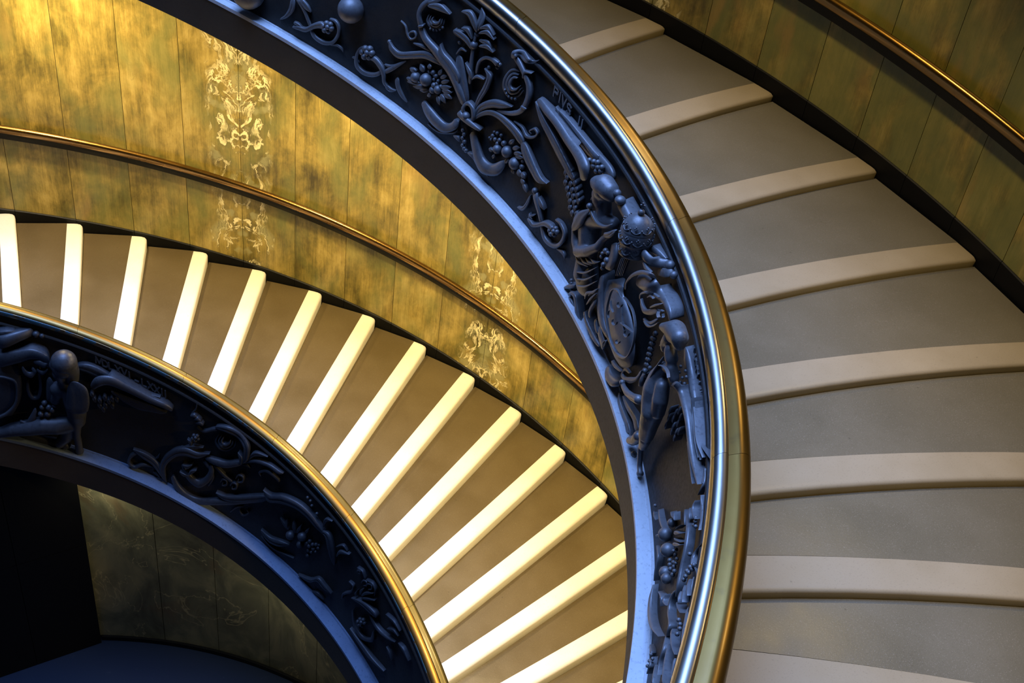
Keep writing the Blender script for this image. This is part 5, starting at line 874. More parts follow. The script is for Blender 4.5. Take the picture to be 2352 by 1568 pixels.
["R","U","acanthus_leaf","l",0.85,[[-0.3489,0.903,-0.3477,0.8997,0.009],[-0.3462,0.8397,-0.339,0.8197,0.018],[-0.3641,0.8404,-0.3619,0.8343,0.035]],0,"relief"],
["B","U","bud",[-0.3336,0.7998,0.04],[0.0113,0.0113,0.0113],0,"relief"],
["B","U","bead",[-0.3551,0.7761,0.035],[0.0118,0.0118,0.0118],0,"relief"],
["B","U","bead",[-0.3671,0.8347,0.035],[0.0117,0.0117,0.0117],0,"relief"],
["B","U","bead",[-0.3722,0.8611,0.025],[0.0114,0.0114,0.0114],0,"relief"],
["B","U","bead",[-0.3594,0.7616,0.035],[0.0118,0.0118,0.0118],0,"relief"],
["B","U","bead",[-0.3723,0.8221,0.035],[0.0117,0.0117,0.0117],0,"relief"],
["B","U","bead",[-0.3565,0.7338,0.035],[0.0119,0.0119,0.0119],0,"relief"],
["B","U","bead",[-0.373,0.8409,0.025],[0.0115,0.0115,0.0115],0,"relief"],
["R","U","acanthus_leaf","l",0.85,[[-0.3723,0.8542,-0.3713,0.8504,0.021],[-0.4045,0.9219,-0.4004,0.9085,0.011],[-0.4217,0.93,-0.4202,0.9281,0.011]],0,"relief"],
["R","U","acanthus_leaf","l",0.85,[[-0.3863,0.8311,-0.3848,0.8267,0.029],[-0.4046,0.8462,-0.4002,0.8329,0.029],[-0.4222,0.8557,-0.4205,0.8504,0.029]],0,"relief"],
["R","U","acanthus_leaf","l",0.85,[[-0.386,0.7974,-0.3845,0.7929,0.04],[-0.4045,0.8115,-0.4002,0.7981,0.04],[-0.4214,0.8185,-0.4197,0.8132,0.04]],0,"relief"],
["R","U","acanthus_leaf","l",0.85,[[-0.3727,0.7226,-0.3712,0.7181,0.04],[-0.3852,0.7271,-0.3808,0.7135,0.04],[-0.393,0.7206,-0.3912,0.7151,0.04]],0,"relief"],
["R","U","acanthus_leaf","l",0.85,[[-0.391,0.8573,-0.3896,0.8529,0.015],[-0.4056,0.8495,-0.4012,0.8363,0.011],[-0.4241,0.8617,-0.4223,0.8565,0.015]],0,"relief"],
["R","U","acanthus_leaf","l",0.85,[[-0.1185,0.135,-0.1164,0.127,0.03],[-0.1464,0.1722,-0.1417,0.1558,0.03],[-0.159,0.1269,-0.1545,0.1118,0.03],[-0.1667,0.0826,-0.1654,0.0783,0.03]],0,"relief"],
["R","U","acanthus_leaf","l",0.85,[[-0.1739,0.0865,-0.1707,0.0756,0.035],[-0.2,0.0758,-0.1917,0.0461,0.035],[-0.2316,0.0991,-0.2223,0.0649,0.035],[-0.2729,0.1762,-0.2651,0.1454,0.035],[-0.3274,0.3103,-0.326,0.305,0.035]],0,"relief"],
["R","U","acanthus_leaf","l",0.85,[[-0.2147,0.1921,-0.2121,0.1806,0.03],[-0.246,0.2704,-0.2407,0.2512,0.03],[-0.2585,0.2522,-0.257,0.247,0.03]],0,"relief"],
["R","U","acanthus_leaf","l",0.85,[[-0.294,0.3796,-0.2953,0.3849,0.03],[-0.2676,0.3145,-0.2717,0.3291,0.03],[-0.2609,0.3348,-0.2624,0.3398,0.03]],0,"relief"],
["R","U","scroll_stem","s",0.85,[[-0.323,0.5647,-0.3168,0.5458,0.035],[-0.3257,0.5122,-0.3196,0.4929,0.035],[-0.345,0.5109,-0.34,0.4942,0.035],[-0.3899,0.5942,-0.3846,0.5772,0.035],[-0.397,0.5437,-0.3931,0.5314,0.035]],0,"relief"],
["R","U","acanthus_leaf","l",0.85,[[-0.377,0.6778,-0.3743,0.6681,0.04],[-0.4165,0.7727,-0.4116,0.756,0.04],[-0.4405,0.8209,-0.4394,0.8173,0.04]],0,"relief"],
["R","U","acanthus_leaf","l",0.85,[[-0.4315,0.7064,-0.4265,0.6898,0.04],[-0.47,0.7522,-0.4639,0.7322,0.029],[-0.5121,0.8261,-0.5108,0.8217,0.021]],0,"relief"],
["R","U","acanthus_leaf","l",0.85,[[-0.4433,0.865,-0.437,0.8457,0.009],[-0.4724,0.8919,-0.465,0.8694,0.009],[-0.5034,0.9063,-0.497,0.8866,0.009],[-0.5324,0.9187,-0.531,0.9145,0.009]],0,"relief"],
["B","U","bead",[-0.4633,0.8319,0.029],[0.0111,0.0111,0.0111],0,"relief"],
["B","U","bead",[-0.4776,0.854,0.029],[0.011,0.011,0.011],0,"relief"],
["B","U","bead",[-0.4739,0.813,0.029],[0.0111,0.0111,0.0111],0,"relief"],
["B","U","bead",[-0.4564,0.8324,0.04],[0.0114,0.0114,0.0114],0,"relief"],
["R","U","acanthus_leaf","l",0.85,[[-0.3884,0.5359,-0.3849,0.5244,0.035],[-0.4217,0.5604,-0.4162,0.5425,0.035],[-0.4319,0.5198,-0.427,0.5038,0.035],[-0.4497,0.5051,-0.4486,0.5013,0.035]],0,"relief"],
["R","U","acanthus_leaf","l",0.85,[[-0.274,0.0681,-0.2712,0.057,0.02],[-0.3084,0.1476,-0.3025,0.1263,0.02],[-0.3093,0.1049,-0.3081,0.1007,0.02]],0,"relief"],
["R","U","acanthus_leaf","l",0.85,[[-0.3348,0.2117,-0.3309,0.1982,0.03],[-0.3525,0.2075,-0.3474,0.1901,0.03],[-0.3429,0.132,-0.3416,0.1279,0.03]],0,"relief"],
["B","U","bead",[-0.3199,0.172,0.03],[0.0099,0.0099,0.0099],0,"relief"],
["B","U","bead",[-0.3257,0.1519,0.03],[0.0099,0.0099,0.0099],0,"relief"],
["B","U","bead",[-0.3439,0.2309,0.03],[0.0097,0.0097,0.0097],0,"relief"],
["B","U","bead",[-0.3262,0.1217,0.03],[0.0099,0.0099,0.0099],0,"relief"],
["R","U","acanthus_leaf","l",0.85,[[-0.4416,0.6551,-0.4396,0.6487,0.035],[-0.4794,0.6947,-0.4746,0.6793,0.035],[-0.5237,0.76,-0.5187,0.7441,0.035],[-0.5596,0.8179,-0.5563,0.8076,0.035]],0,"relief"],
["R","U","acanthus_leaf","l",0.85,[[-0.5219,0.8386,-0.52,0.8325,0.018],[-0.5473,0.8556,-0.5424,0.8401,0.009],[-0.5969,0.93,-0.5935,0.93,0.009]],0,"relief"],
["R","U","acanthus_leaf","l",0.85,[[-0.5255,0.9156,-0.5214,0.9028,0.011],[-0.5492,0.93,-0.5445,0.9233,0.011],[-0.5725,0.93,-0.5711,0.93,0.011]],0,"relief"],
["R","U","acanthus_leaf","l",0.85,[[-0.3873,0.3493,-0.3853,0.3423,0.03],[-0.4138,0.3809,-0.4095,0.3661,0.03],[-0.4321,0.3885,-0.429,0.3778,0.03]],0,"relief"],
["R","L","tendril","s",0.7,[[0.9946,0.8823,0.9967,0.8795,0.02],[0.9975,0.8283,1.0013,0.8272,0.02],[1.0087,0.7761,1.0102,0.7781,0.02]],0,"relief"],
["R","L","coil","s",0.8,[[1.0135,0.7653,1.0127,0.7511,0.04],[1.0016,0.8022,1.0052,0.7654,0.04],[0.9912,0.7852,0.9942,0.7679,0.04]],0,"relief"],
["R","L","coil","s",0.8,[[1.0059,0.7544,1.005,0.7402,0.04],[0.9938,0.7916,0.9974,0.7547,0.04],[0.9834,0.7748,0.9864,0.7575,0.04]],0,"relief"],
["R","L","coil","s",0.8,[[1.0005,0.732,0.9996,0.7178,0.04],[0.9884,0.7695,0.992,0.7326,0.04],[0.9779,0.7529,0.981,0.7356,0.04]],0,"relief"],
["R","L","scroll_stem","s",0.7,[[0.9975,0.6885,0.9996,0.673,0.025],[0.9789,0.698,0.9802,0.672,0.025],[0.9559,0.762,0.9549,0.7384,0.025],[0.9421,0.794,0.942,0.7662,0.025]],0,"relief"],
["R","L","acanthus_leaf","l",0.5,[[0.946,0.8104,0.948,0.7762,0.04],[0.9104,0.8778,0.9163,0.8174,0.04],[0.8759,0.8819,0.8878,0.8184,0.021],[0.8524,0.8386,0.8694,0.7865,0.04],[0.855,0.7234,0.8712,0.7003,0.04],[0.8718,0.6368,0.8793,0.6379,0.04]],0,"relief"],
["R","L","shell_curl","s",0.7,[[0.9398,0.7309,0.9419,0.7295,0.015],[0.9472,0.6593,0.9526,0.6469,0.015],[0.9375,0.6286,0.9416,0.6031,0.015],[0.9178,0.6582,0.9168,0.6389,0.015],[0.8992,0.73,0.8951,0.7282,0.015],[0.8951,0.778,0.8928,0.7817,0.015]],0,"relief"],
["R","L","shell_curl","s",0.7,[[0.9324,0.7383,0.9345,0.7368,0.03],[0.937,0.6902,0.9424,0.6777,0.03],[0.9304,0.6712,0.9345,0.6458,0.03],[0.9174,0.691,0.9165,0.6718,0.03],[0.905,0.7381,0.9009,0.7362,0.03],[0.9018,0.7705,0.8995,0.7742,0.03]],0,"relief"],
["R","L","shell_curl","s",0.7,[[0.9253,0.7466,0.9275,0.745,0.045],[0.9275,0.7199,0.9329,0.7072,0.045],[0.9238,0.7112,0.9278,0.6859,0.045],[0.9169,0.722,0.916,0.7029,0.045],[0.9101,0.7467,0.906,0.7447,0.045],[0.9078,0.765,0.9055,0.7686,0.045]],0,"relief"],
["R","L","scroll_stem","s",0.7,[[0.8762,0.6184,0.8774,0.652,0.03],[0.89,0.574,0.8911,0.625,0.03],[0.9228,0.4918,0.9205,0.5556,0.03],[0.9549,0.4525,0.9493,0.515,0.03],[0.9813,0.4418,0.9777,0.4769,0.03]],0,"relief"],
["R","L","acanthus_leaf","l",0.5,[[0.8842,0.7172,0.8854,0.7126,0.05],[0.8711,0.7038,0.8815,0.6727,0.05],[0.8747,0.6311,0.8787,0.622,0.05]],0,"relief"],
["R","L","acanthus_leaf","l",0.45,[[0.9664,0.519,0.9665,0.5249,0.04],[1.0006,0.4169,0.9979,0.4757,0.04],[1.0321,0.3797,1.0283,0.4572,0.04],[1.0565,0.326,1.064,0.3797,0.04],[1.0806,0.2254,1.0951,0.2387,0.04],[1.089,0.1526,1.1053,0.1241,0.04],[1.0877,0.0727,1.0958,0.0506,0.04]],0,"relief"],
["R","L","scroll_stem","s",0.7,[[1.1004,0.192,1.0981,0.1898,0.02],[1.0843,0.2909,1.0816,0.2819,0.02],[1.0428,0.4287,1.0419,0.4238,0.02]],0,"relief"],
["B","L","rosette",[1.0012,0.6037,0.05],[0.0155,0.0155,0.0155],0,"relief"],
["B","L","petal",[0.9966,0.5906,0.03],[0.0181,0.0181,0.0181],"rosette","relief"],
["B","L","petal",[1.0043,0.5611,0.03],[0.0181,0.0181,0.0181],"rosette","relief"],
["B","L","petal",[1.0106,0.5672,0.03],[0.0181,0.0181,0.0181],"rosette","relief"],
["B","L","petal",[1.0068,0.6003,0.03],[0.0181,0.0181,0.0181],"rosette","relief"],
["B","L","petal",[0.9981,0.6147,0.03],[0.018,0.018,0.018],"rosette","relief"],
["R","L","acanthus_leaf","l",0.5,[[1.0397,0.4256,1.0394,0.4165,0.03],[1.016,0.4961,1.0162,0.4593,0.03],[0.9839,0.5384,0.984,0.5332,0.03]],0,"relief"],
["R","L","acanthus_leaf","l",0.5,[[1.0255,0.53,1.0265,0.5252,0.03],[1.0157,0.5293,1.0223,0.5044,0.03],[1.0142,0.4917,1.0177,0.4813,0.03]],0,"relief"],
["R","L","acanthus_leaf","l",0.45,[[1.1686,0.1974,1.1701,0.1869,0.035],[1.1378,0.2133,1.147,0.1533,0.035],[1.1122,0.1901,1.1238,0.1331,0.035],[1.096,0.1234,1.1077,0.0793,0.035],[1.0879,0.0402,1.0918,0.0265,0.035]],0,"relief"],
["R","L","scroll_stem","s",0.7,[[1.159,0.1665,1.1609,0.1789,0.03],[1.1749,0.1088,1.1808,0.1187,0.03],[1.179,0.0614,1.1872,0.0377,0.03],[1.1693,0.0445,1.1708,0.0171,0.03],[1.1475,0.1043,1.1481,0.0783,0.03],[1.1215,0.1169,1.1224,0.1058,0.03]],0,"relief"],
["R","L","acanthus_leaf","l",0.5,[[1.1235,0.0598,1.1244,0.0516,0.02],[1.1126,0.0722,1.1176,0.0438,0.02],[1.106,0.0377,1.1077,0.0303,0.02]],0,"relief"],
["R","L","acanthus_leaf","l",0.5,[[1.1157,0.0224,1.1164,0.014,0.02],[1.1,0.044,1.1032,0.0166,0.02],[1.0886,0.0279,1.0898,0.0199,0.02]],0,"relief"],
["R","L","acanthus_leaf","l",0.5,[[1.1029,0.2466,1.1041,0.2471,0.02],[1.1069,0.2102,1.1102,0.2168,0.02],[1.1149,0.1869,1.1158,0.1919,0.02]],0,"relief"],
["R","L","horn","s",0.6,[[1.042,0.2834,1.0464,0.2674,0.035],[1.0288,0.2479,1.0395,0.2056,0.035],[1.0151,0.2214,1.0266,0.1571,0.035],[0.9973,0.2304,0.9993,0.1553,0.035],[0.9838,0.2801,0.9708,0.2615,0.035],[0.9716,0.357,0.9559,0.3759,0.035],[0.9684,0.418,0.9606,0.436,0.035]],0,"relief"],
["R","L","acanthus_leaf","l",0.5,[[1.0425,0.2871,1.0434,0.279,0.05],[1.0284,0.308,1.0293,0.2739,0.05],[1.0154,0.3358,1.0149,0.3311,0.05]],0,"relief"],
["R","L","acanthus_leaf","l",0.5,[[1.0266,0.2377,1.0241,0.2338,0.06],[1.0193,0.2867,1.015,0.2664,0.06],[1.0036,0.3185,1.0032,0.3133,0.06]],0,"relief"],
["R","L","acanthus_leaf","l",0.5,[[1.0501,0.2095,1.0512,0.2029,0.05],[1.038,0.2163,1.0415,0.1865,0.05],[1.0223,0.2242,1.0232,0.2131,0.05]],0,"relief"],
["R","L","scroll_stem","s",0.7,[[1.0684,0.1299,1.0782,0.0961,0.03],[1.0554,0.069,1.068,0.0156,0.03],[1.0316,0.0322,1.0417,-0.03,0.03],[0.9995,0.0561,1.0035,-0.0094,0.03],[0.9453,0.1607,0.946,0.1021,0.03],[0.8888,0.2947,0.888,0.2374,0.03],[0.803,0.5218,0.8014,0.4629,0.03]],0,"relief"],
["R","L","scroll_stem","s",0.7,[[0.9834,0.4296,0.9901,0.3976,0.02],[0.9635,0.3994,0.9727,0.3649,0.02],[0.958,0.3163,0.9681,0.2988,0.02],[0.9746,0.2029,0.9773,0.2016,0.02]],0,"relief"],
["R","L","scroll_stem","s",0.7,[[0.9562,0.4429,0.9594,0.4252,0.025],[0.94,0.4363,0.9453,0.4087,0.025],[0.9227,0.4159,0.9283,0.3855,0.025],[0.904,0.405,0.9079,0.3818,0.025]],0,"relief"],
["R","L","curl","s",0.7,[[0.9413,0.3171,0.9394,0.3168,0.03],[0.9338,0.3684,0.9327,0.3561,0.03],[0.9199,0.3802,0.9239,0.3635,0.03],[0.9212,0.3309,0.9252,0.3342,0.03],[0.9351,0.2986,0.9327,0.3143,0.03],[0.9342,0.3306,0.9311,0.3362,0.03]],0,"relief"],
["R","L","curl","s",0.7,[[0.8967,0.4471,0.8948,0.4472,0.03],[0.8881,0.5064,0.8869,0.4945,0.03],[0.872,0.5221,0.8759,0.5055,0.03],[0.8733,0.4675,0.8775,0.4699,0.03],[0.8892,0.4287,0.8868,0.4443,0.03],[0.8883,0.4646,0.885,0.4706,0.03]],0,"relief"],
["R","L","curl","s",0.7,[[0.9135,0.3444,0.9116,0.3444,0.03],[0.906,0.3964,0.9049,0.3843,0.03],[0.8919,0.4095,0.8959,0.3928,0.03],[0.8931,0.3605,0.8972,0.3633,0.03],[0.9072,0.3268,0.9048,0.3426,0.03],[0.9064,0.3587,0.9032,0.3646,0.03]],0,"relief"],
["R","L","scroll_stem","s",0.7,[[0.8707,0.6527,0.8701,0.6421,0.03],[0.8364,0.7574,0.8375,0.7261,0.03],[0.7936,0.8204,0.7979,0.7838,0.03],[0.7645,0.8372,0.7698,0.7986,0.03],[0.7531,0.8396,0.7539,0.8318,0.03]],0,"relief"],
["R","L","acanthus_leaf","l",0.5,[[0.8607,0.6907,0.8579,0.6886,0.03],[0.84,0.8146,0.8375,0.7806,0.03],[0.8005,0.8647,0.8009,0.8594,0.03]],0,"relief"],
["R","L","acanthus_leaf","l",0.5,[[0.875,0.6144,0.8751,0.607,0.02],[0.8615,0.6517,0.8643,0.6251,0.02],[0.8525,0.6372,0.8534,0.6322,0.02]],0,"relief"],
["R","L","curl","s",0.7,[[0.8233,0.6332,0.8199,0.644,0.025],[0.8275,0.6688,0.8222,0.6665,0.025],[0.8039,0.7455,0.8058,0.7157,0.025],[0.7808,0.7569,0.7853,0.729,0.025],[0.7636,0.7532,0.7685,0.7258,0.025]],0,"relief"],
["B","L","bud",[0.7695,0.7255,0.009],[0.0166,0.0166,0.0166],0,"relief"],
["R","L","acanthus_leaf","l",0.4,[[0.8114,0.5545,0.8129,0.5471,0.045],[0.7877,0.5742,0.7976,0.4888,0.045],[0.7511,0.661,0.7579,0.5715,0.045],[0.6994,0.7318,0.7101,0.651,0.045],[0.66,0.7468,0.6728,0.6741,0.045],[0.6332,0.7306,0.6447,0.6715,0.045],[0.6136,0.7101,0.6208,0.6732,0.045]],0,"relief"],
["R","L","acanthus_leaf","l",0.4,[[0.9523,0.2073,0.953,0.2019,0.045],[0.9246,0.2423,0.9284,0.1921,0.045],[0.8811,0.3354,0.8816,0.2756,0.045],[0.7982,0.5427,0.7974,0.4945,0.045]],0,"relief"],
["R","L","stalk","l",0.5,[[0.6246,0.6942,0.63,0.6553,0.03],[0.5968,0.7364,0.6112,0.6686,0.03],[0.5803,0.6724,0.6007,0.5968,0.03],[0.5693,0.534,0.5799,0.4947,0.03]],0,"relief"],
["R","L","tendril","s",0.7,[[0.5709,0.6086,0.5668,0.6136,0.03],[0.5581,0.7097,0.5552,0.6831,0.03],[0.5241,0.7754,0.5247,0.7674,0.03]],0,"relief"],
["R","L","tendril","s",0.7,[[0.5759,0.678,0.5748,0.6714,0.02],[0.5507,0.7745,0.5523,0.7559,0.02],[0.534,0.7686,0.5351,0.7624,0.02]],0,"relief"],
["R","L","acanthus_leaf","l",0.5,[[0.6214,0.7221,0.6171,0.7307,0.03],[0.6151,0.8223,0.607,0.8177,0.03],[0.5909,0.8694,0.5913,0.8627,0.03]],0,"relief"],
["B","L","bead",[0.6761,0.8286,0.02],[0.0141,0.0141,0.0141],0,"relief"],
["B","L","bead",[0.6668,0.825,0.02],[0.0141,0.0141,0.0141],0,"relief"],
["B","L","bead",[0.6618,0.7971,0.02],[0.0141,0.0141,0.0141],0,"relief"],
["B","L","bead",[0.6441,0.7756,0.02],[0.0142,0.0142,0.0142],0,"relief"],
["B","L","fruit",[0.7277,0.3457,0.024],[0.044,0.044,0.044],0,"relief"],
["B","L","fruit",[0.689,0.4404,0.024],[0.0437,0.0437,0.0437],0,"relief"],
["B","L","fruit",[0.6962,0.3404,0.019],[0.0342,0.0342,0.0342],0,"relief"],
["B","L","fruit",[0.6768,0.4042,0.012],[0.0218,0.0218,0.0218],0,"relief"],
["B","L","fruit",[0.6657,0.4549,0.011],[0.0193,0.0193,0.0193],0,"relief"],
["B","L","fruit",[0.656,0.4504,0.011],[0.0193,0.0193,0.0193],0,"relief"],
["B","L","fruit",[0.6672,0.4055,0.012],[0.0218,0.0218,0.0218],0,"relief"],
["B","L","fruit",[0.6445,0.484,0.01],[0.0181,0.0181,0.0181],0,"relief"],
["B","L","fruit",[0.6532,0.4194,0.011],[0.0194,0.0194,0.0194],0,"relief"],
["B","L","fruit",[0.6371,0.4726,0.009],[0.0169,0.0169,0.0169],0,"relief"],
["B","L","fruit",[0.6694,0.3588,0.011],[0.0195,0.0195,0.0195],0,"relief"],
["B","L","fruit",[0.6601,0.3652,0.009],[0.017,0.017,0.017],0,"relief"],
["B","L","fruit",[0.6711,0.3031,0.011],[0.0196,0.0196,0.0196],0,"relief"],
["B","L","fruit",[0.6463,0.4089,0.008],[0.0145,0.0145,0.0145],0,"relief"],
["B","L","fruit",[0.6357,0.5013,0.007],[0.012,0.012,0.012],0,"relief"],
["R","L","acanthus_leaf","l",0.5,[[0.7134,0.4031,0.7085,0.4202,0.03],[0.7207,0.4332,0.711,0.4671,0.03],[0.7214,0.4862,0.72,0.4907,0.03]],0,"relief"],
["R","L","acanthus_leaf","l",0.5,[[0.709,0.421,0.7038,0.4276,0.03],[0.7051,0.4716,0.6946,0.4849,0.03],[0.6942,0.5308,0.6925,0.5329,0.03]],0,"relief"],
["R","L","acanthus_leaf","l",0.5,[[0.7353,0.3679,0.7321,0.3828,0.03],[0.7506,0.3822,0.7442,0.4118,0.03],[0.7614,0.4171,0.7603,0.422,0.03]],0,"relief"],
["R","L","acanthus_leaf","l",0.5,[[0.74,0.3705,0.7365,0.3816,0.03],[0.7442,0.3976,0.7372,0.4195,0.03],[0.7438,0.4387,0.7424,0.443,0.03]],0,"relief"],
["R","L","acanthus_leaf","l",0.5,[[0.681,0.5005,0.677,0.5027,0.03],[0.6774,0.5345,0.6694,0.5391,0.03],[0.6686,0.5715,0.6671,0.5723,0.03]],0,"relief"],
["R","L","horn","l",0.5,[[0.8209,0.1544,0.8233,0.1414,0.03],[0.7916,0.1613,0.8002,0.1021,0.03],[0.7617,0.2097,0.7677,0.1368,0.03],[0.7303,0.2509,0.7311,0.2368,0.03]],0,"relief"],
["R","L","tendril","s",0.7,[[0.8222,0.0835,0.8234,0.0769,0.02],[0.7805,0.0763,0.7832,0.0573,0.02],[0.7175,0.1467,0.7183,0.1398,0.02]],0,"relief"],
["R","L","tendril","s",0.7,[[0.9168,0.0882,0.9156,0.0858,0.02],[0.8969,0.1873,0.895,0.1774,0.02],[0.8769,0.2346,0.8768,0.2285,0.02]],0,"relief"],
["R","L","tendril","s",0.7,[[0.8868,0.1745,0.889,0.1645,0.02],[0.8766,0.1593,0.8782,0.1397,0.02],[0.8624,0.2079,0.8585,0.2074,0.02],[0.8662,0.2198,0.8645,0.227,0.02]],0,"relief"],
["R","L","acanthus_leaf","l",0.45,[[0.7,0.0411,0.7009,0.0333,0.03],[0.6586,0.1227,0.6608,0.0827,0.03],[0.6291,0.2237,0.6343,0.1719,0.03],[0.6015,0.226,0.6099,0.177,0.03],[0.5808,0.2159,0.5825,0.2061,0.03]],0,"relief"],
["R","L","acanthus_leaf","l",0.45,[[0.6509,0.0204,0.6518,0.0126,0.02],[0.63,0.0667,0.6354,0.0285,0.02],[0.6077,0.0628,0.6093,0.0528,0.02]],0,"relief"],
["R","L","scroll_stem","s",0.7,[[0.4926,0.76,0.495,0.7431,0.025],[0.4707,0.7946,0.4746,0.7739,0.025],[0.458,0.7654,0.4615,0.7498,0.025]],0,"relief"],
["R","L","curl","s",0.7,[[0.4935,0.7153,0.4911,0.7194,0.03],[0.489,0.7524,0.4872,0.7445,0.03],[0.4782,0.7759,0.4814,0.7599,0.03],[0.4776,0.75,0.4821,0.7446,0.03],[0.487,0.7179,0.4874,0.7236,0.03]],0,"relief"],
["R","L","curl","s",0.7,[[0.474,0.6746,0.4715,0.679,0.03],[0.4671,0.7305,0.4651,0.7229,0.03],[0.4513,0.7672,0.4544,0.7511,0.03],[0.4505,0.7298,0.4551,0.7236,0.03],[0.4643,0.6804,0.4648,0.6861,0.03]],0,"relief"],
["R","L","curl","s",0.7,[[0.4553,0.7045,0.4528,0.7091,0.03],[0.4478,0.7653,0.4458,0.7579,0.03],[0.4306,0.8064,0.4337,0.7903,0.03],[0.4297,0.7666,0.4344,0.7599,0.03],[0.4448,0.7119,0.4453,0.7175,0.03]],0,"relief"],
["R","L","tendril","s",0.7,[[0.5199,0.5339,0.5215,0.5242,0.025],[0.5011,0.5536,0.5055,0.5359,0.025],[0.5065,0.4699,0.5125,0.467,0.025],[0.5335,0.3552,0.5401,0.3532,0.025],[0.539,0.2971,0.5419,0.2894,0.025]],0,"relief"],
["R","L","scroll_stem","s",0.7,[[0.4589,0.7583,0.4602,0.746,0.025],[0.4324,0.8209,0.4358,0.7997,0.025],[0.4169,0.811,0.4212,0.7937,0.025],[0.4186,0.7421,0.421,0.734,0.025]],0,"relief"],
["R","L","acanthus_leaf","l",0.5,[[0.4682,0.5789,0.4652,0.5791,0.035],[0.4543,0.6607,0.4511,0.6452,0.035],[0.4229,0.7604,0.4227,0.7561,0.035]],0,"relief"],
["R","L","acanthus_leaf","l",0.5,[[0.466,0.5686,0.4662,0.5557,0.035],[0.4455,0.6402,0.4467,0.6122,0.035],[0.4151,0.7184,0.4154,0.7134,0.035]],0,"relief"],
["R","L","acanthus_leaf","l",0.5,[[0.4738,0.5684,0.4702,0.5779,0.035],[0.4727,0.6148,0.4638,0.6327,0.035],[0.46,0.679,0.4585,0.6807,0.035]],0,"relief"],
["R","L","acanthus_leaf","l",0.5,[[0.4876,0.4999,0.4848,0.5109,0.035],[0.4931,0.5143,0.4859,0.5367,0.035],[0.4862,0.5631,0.4846,0.5665,0.035]],0,"relief"],
["R","L","acanthus_leaf","l",0.4,[[0.5037,0.4386,0.5045,0.431,0.04],[0.4545,0.5676,0.4617,0.5109,0.04],[0.4106,0.6343,0.4209,0.5698,0.04],[0.3991,0.6173,0.4021,0.6009,0.04]],0,"relief"],
["R","L","scroll_stem","s",0.7,[[0.4266,0.5318,0.431,0.5084,0.03],[0.3899,0.5448,0.3968,0.5043,0.03],[0.3539,0.6022,0.359,0.5658,0.03],[0.3184,0.6761,0.3197,0.6663,0.03]],0,"relief"],
["R","L","acanthus_leaf","l",0.5,[[0.3677,0.7591,0.3688,0.752,0.03],[0.3297,0.8337,0.3344,0.8058,0.03],[0.3035,0.8384,0.3048,0.8315,0.03]],0,"relief"],
["R","L","acanthus_leaf","l",0.5,[[0.3569,0.6636,0.3573,0.6535,0.03],[0.3304,0.7573,0.335,0.7211,0.03],[0.3077,0.7743,0.3089,0.7673,0.03]],0,"relief"],
["R","L","horn","s",0.5,[[0.499,0.3175,0.503,0.3019,0.02],[0.4829,0.2197,0.4906,0.1846,0.02],[0.4493,0.2293,0.4563,0.1791,0.02],[0.4223,0.3188,0.4097,0.321,0.02],[0.4161,0.4057,0.4117,0.4204,0.02]],0,"relief"],
["R","L","scroll_stem","s",0.7,[[0.5023,0.1301,0.5045,0.1179,0.03],[0.4607,0.1564,0.4681,0.1148,0.03],[0.4071,0.1851,0.4144,0.1408,0.03],[0.3508,0.252,0.3535,0.2348,0.03]],0,"relief"],
["R","L","acanthus_leaf","l",0.5,[[0.3514,0.5008,0.3527,0.4938,0.03],[0.3326,0.5106,0.3387,0.4805,0.03],[0.3223,0.475,0.3238,0.4681,0.03]],0,"relief"],
["B","L","rosette",[0.4574,0.3596,0.04],[0.018,0.018,0.018],0,"relief"],
["B","L","petal",[0.4507,0.3638,0.02],[0.0209,0.0209,0.0209],"rosette","relief"],
["B","L","petal",[0.458,0.3137,0.02],[0.021,0.021,0.021],"rosette","relief"],
["B","L","petal",[0.4701,0.2766,0.02],[0.0211,0.0211,0.0211],"rosette","relief"],
["B","L","petal",[0.4749,0.2898,0.02],[0.0211,0.0211,0.0211],"rosette","relief"],
["B","L","petal",[0.4676,0.3394,0.02],[0.021,0.021,0.021],"rosette","relief"],
["B","L","petal",[0.4555,0.3763,0.02],[0.0209,0.0209,0.0209],"rosette","relief"],
["R","L","acanthus_leaf","l",0.5,[[0.3046,0.7229,0.3058,0.7158,0.03],[0.2769,0.7726,0.2833,0.7381,0.03],[0.2508,0.7597,0.2526,0.7505,0.03]],0,"relief"],
["F","L","angel_figure",[[[1.3059,0.8003,0.185,0.0907],[1.3043,0.7807,0.185,0.0908]],[[1.3134,0.7331,0.19,0.0637],[1.3119,0.6852,0.18,0.0457]],[[1.3094,0.6705,0.15,0.0551],[1.307,0.6142,0.14,0.0591]],[[1.3263,0.5577,0.13,0.0648],[1.3005,0.5956,0.14,0.0741],[1.2831,0.5998,0.14,0.0649]],[[1.2961,0.5832,0.14,0.0835],[1.292,0.4978,0.14,0.0887],[1.2906,0.4106,0.13,0.0828],[1.2919,0.3218,0.11,0.0665]],[[1.3275,0.5323,0.12,0.0557],[1.3361,0.4434,0.11,0.0486]],[[1.2904,0.405,0.15,0.0527],[1.2946,0.2999,0.14,0.0417],[1.299,0.196,0.12,0.0345],[1.2986,0.116,0.1,0.0328],[1.2995,0.0333,0.08,0.033]],[[1.3083,0.2823,0.11,0.076],[1.3398,0.232,0.12,0.0855],[1.3704,0.1973,0.12,0.0835],[1.4013,0.1456,0.12,0.0759],[1.4417,0.0808,0.11,0.0627],[1.472,0.0189,0.1,0.0475]],[[1.3155,0.2292,0.1,0.0668],[1.3242,0.1358,0.09,0.0577],[1.3426,0.0497,0.08,0.0483]]],0.0065,0,"relief",3],
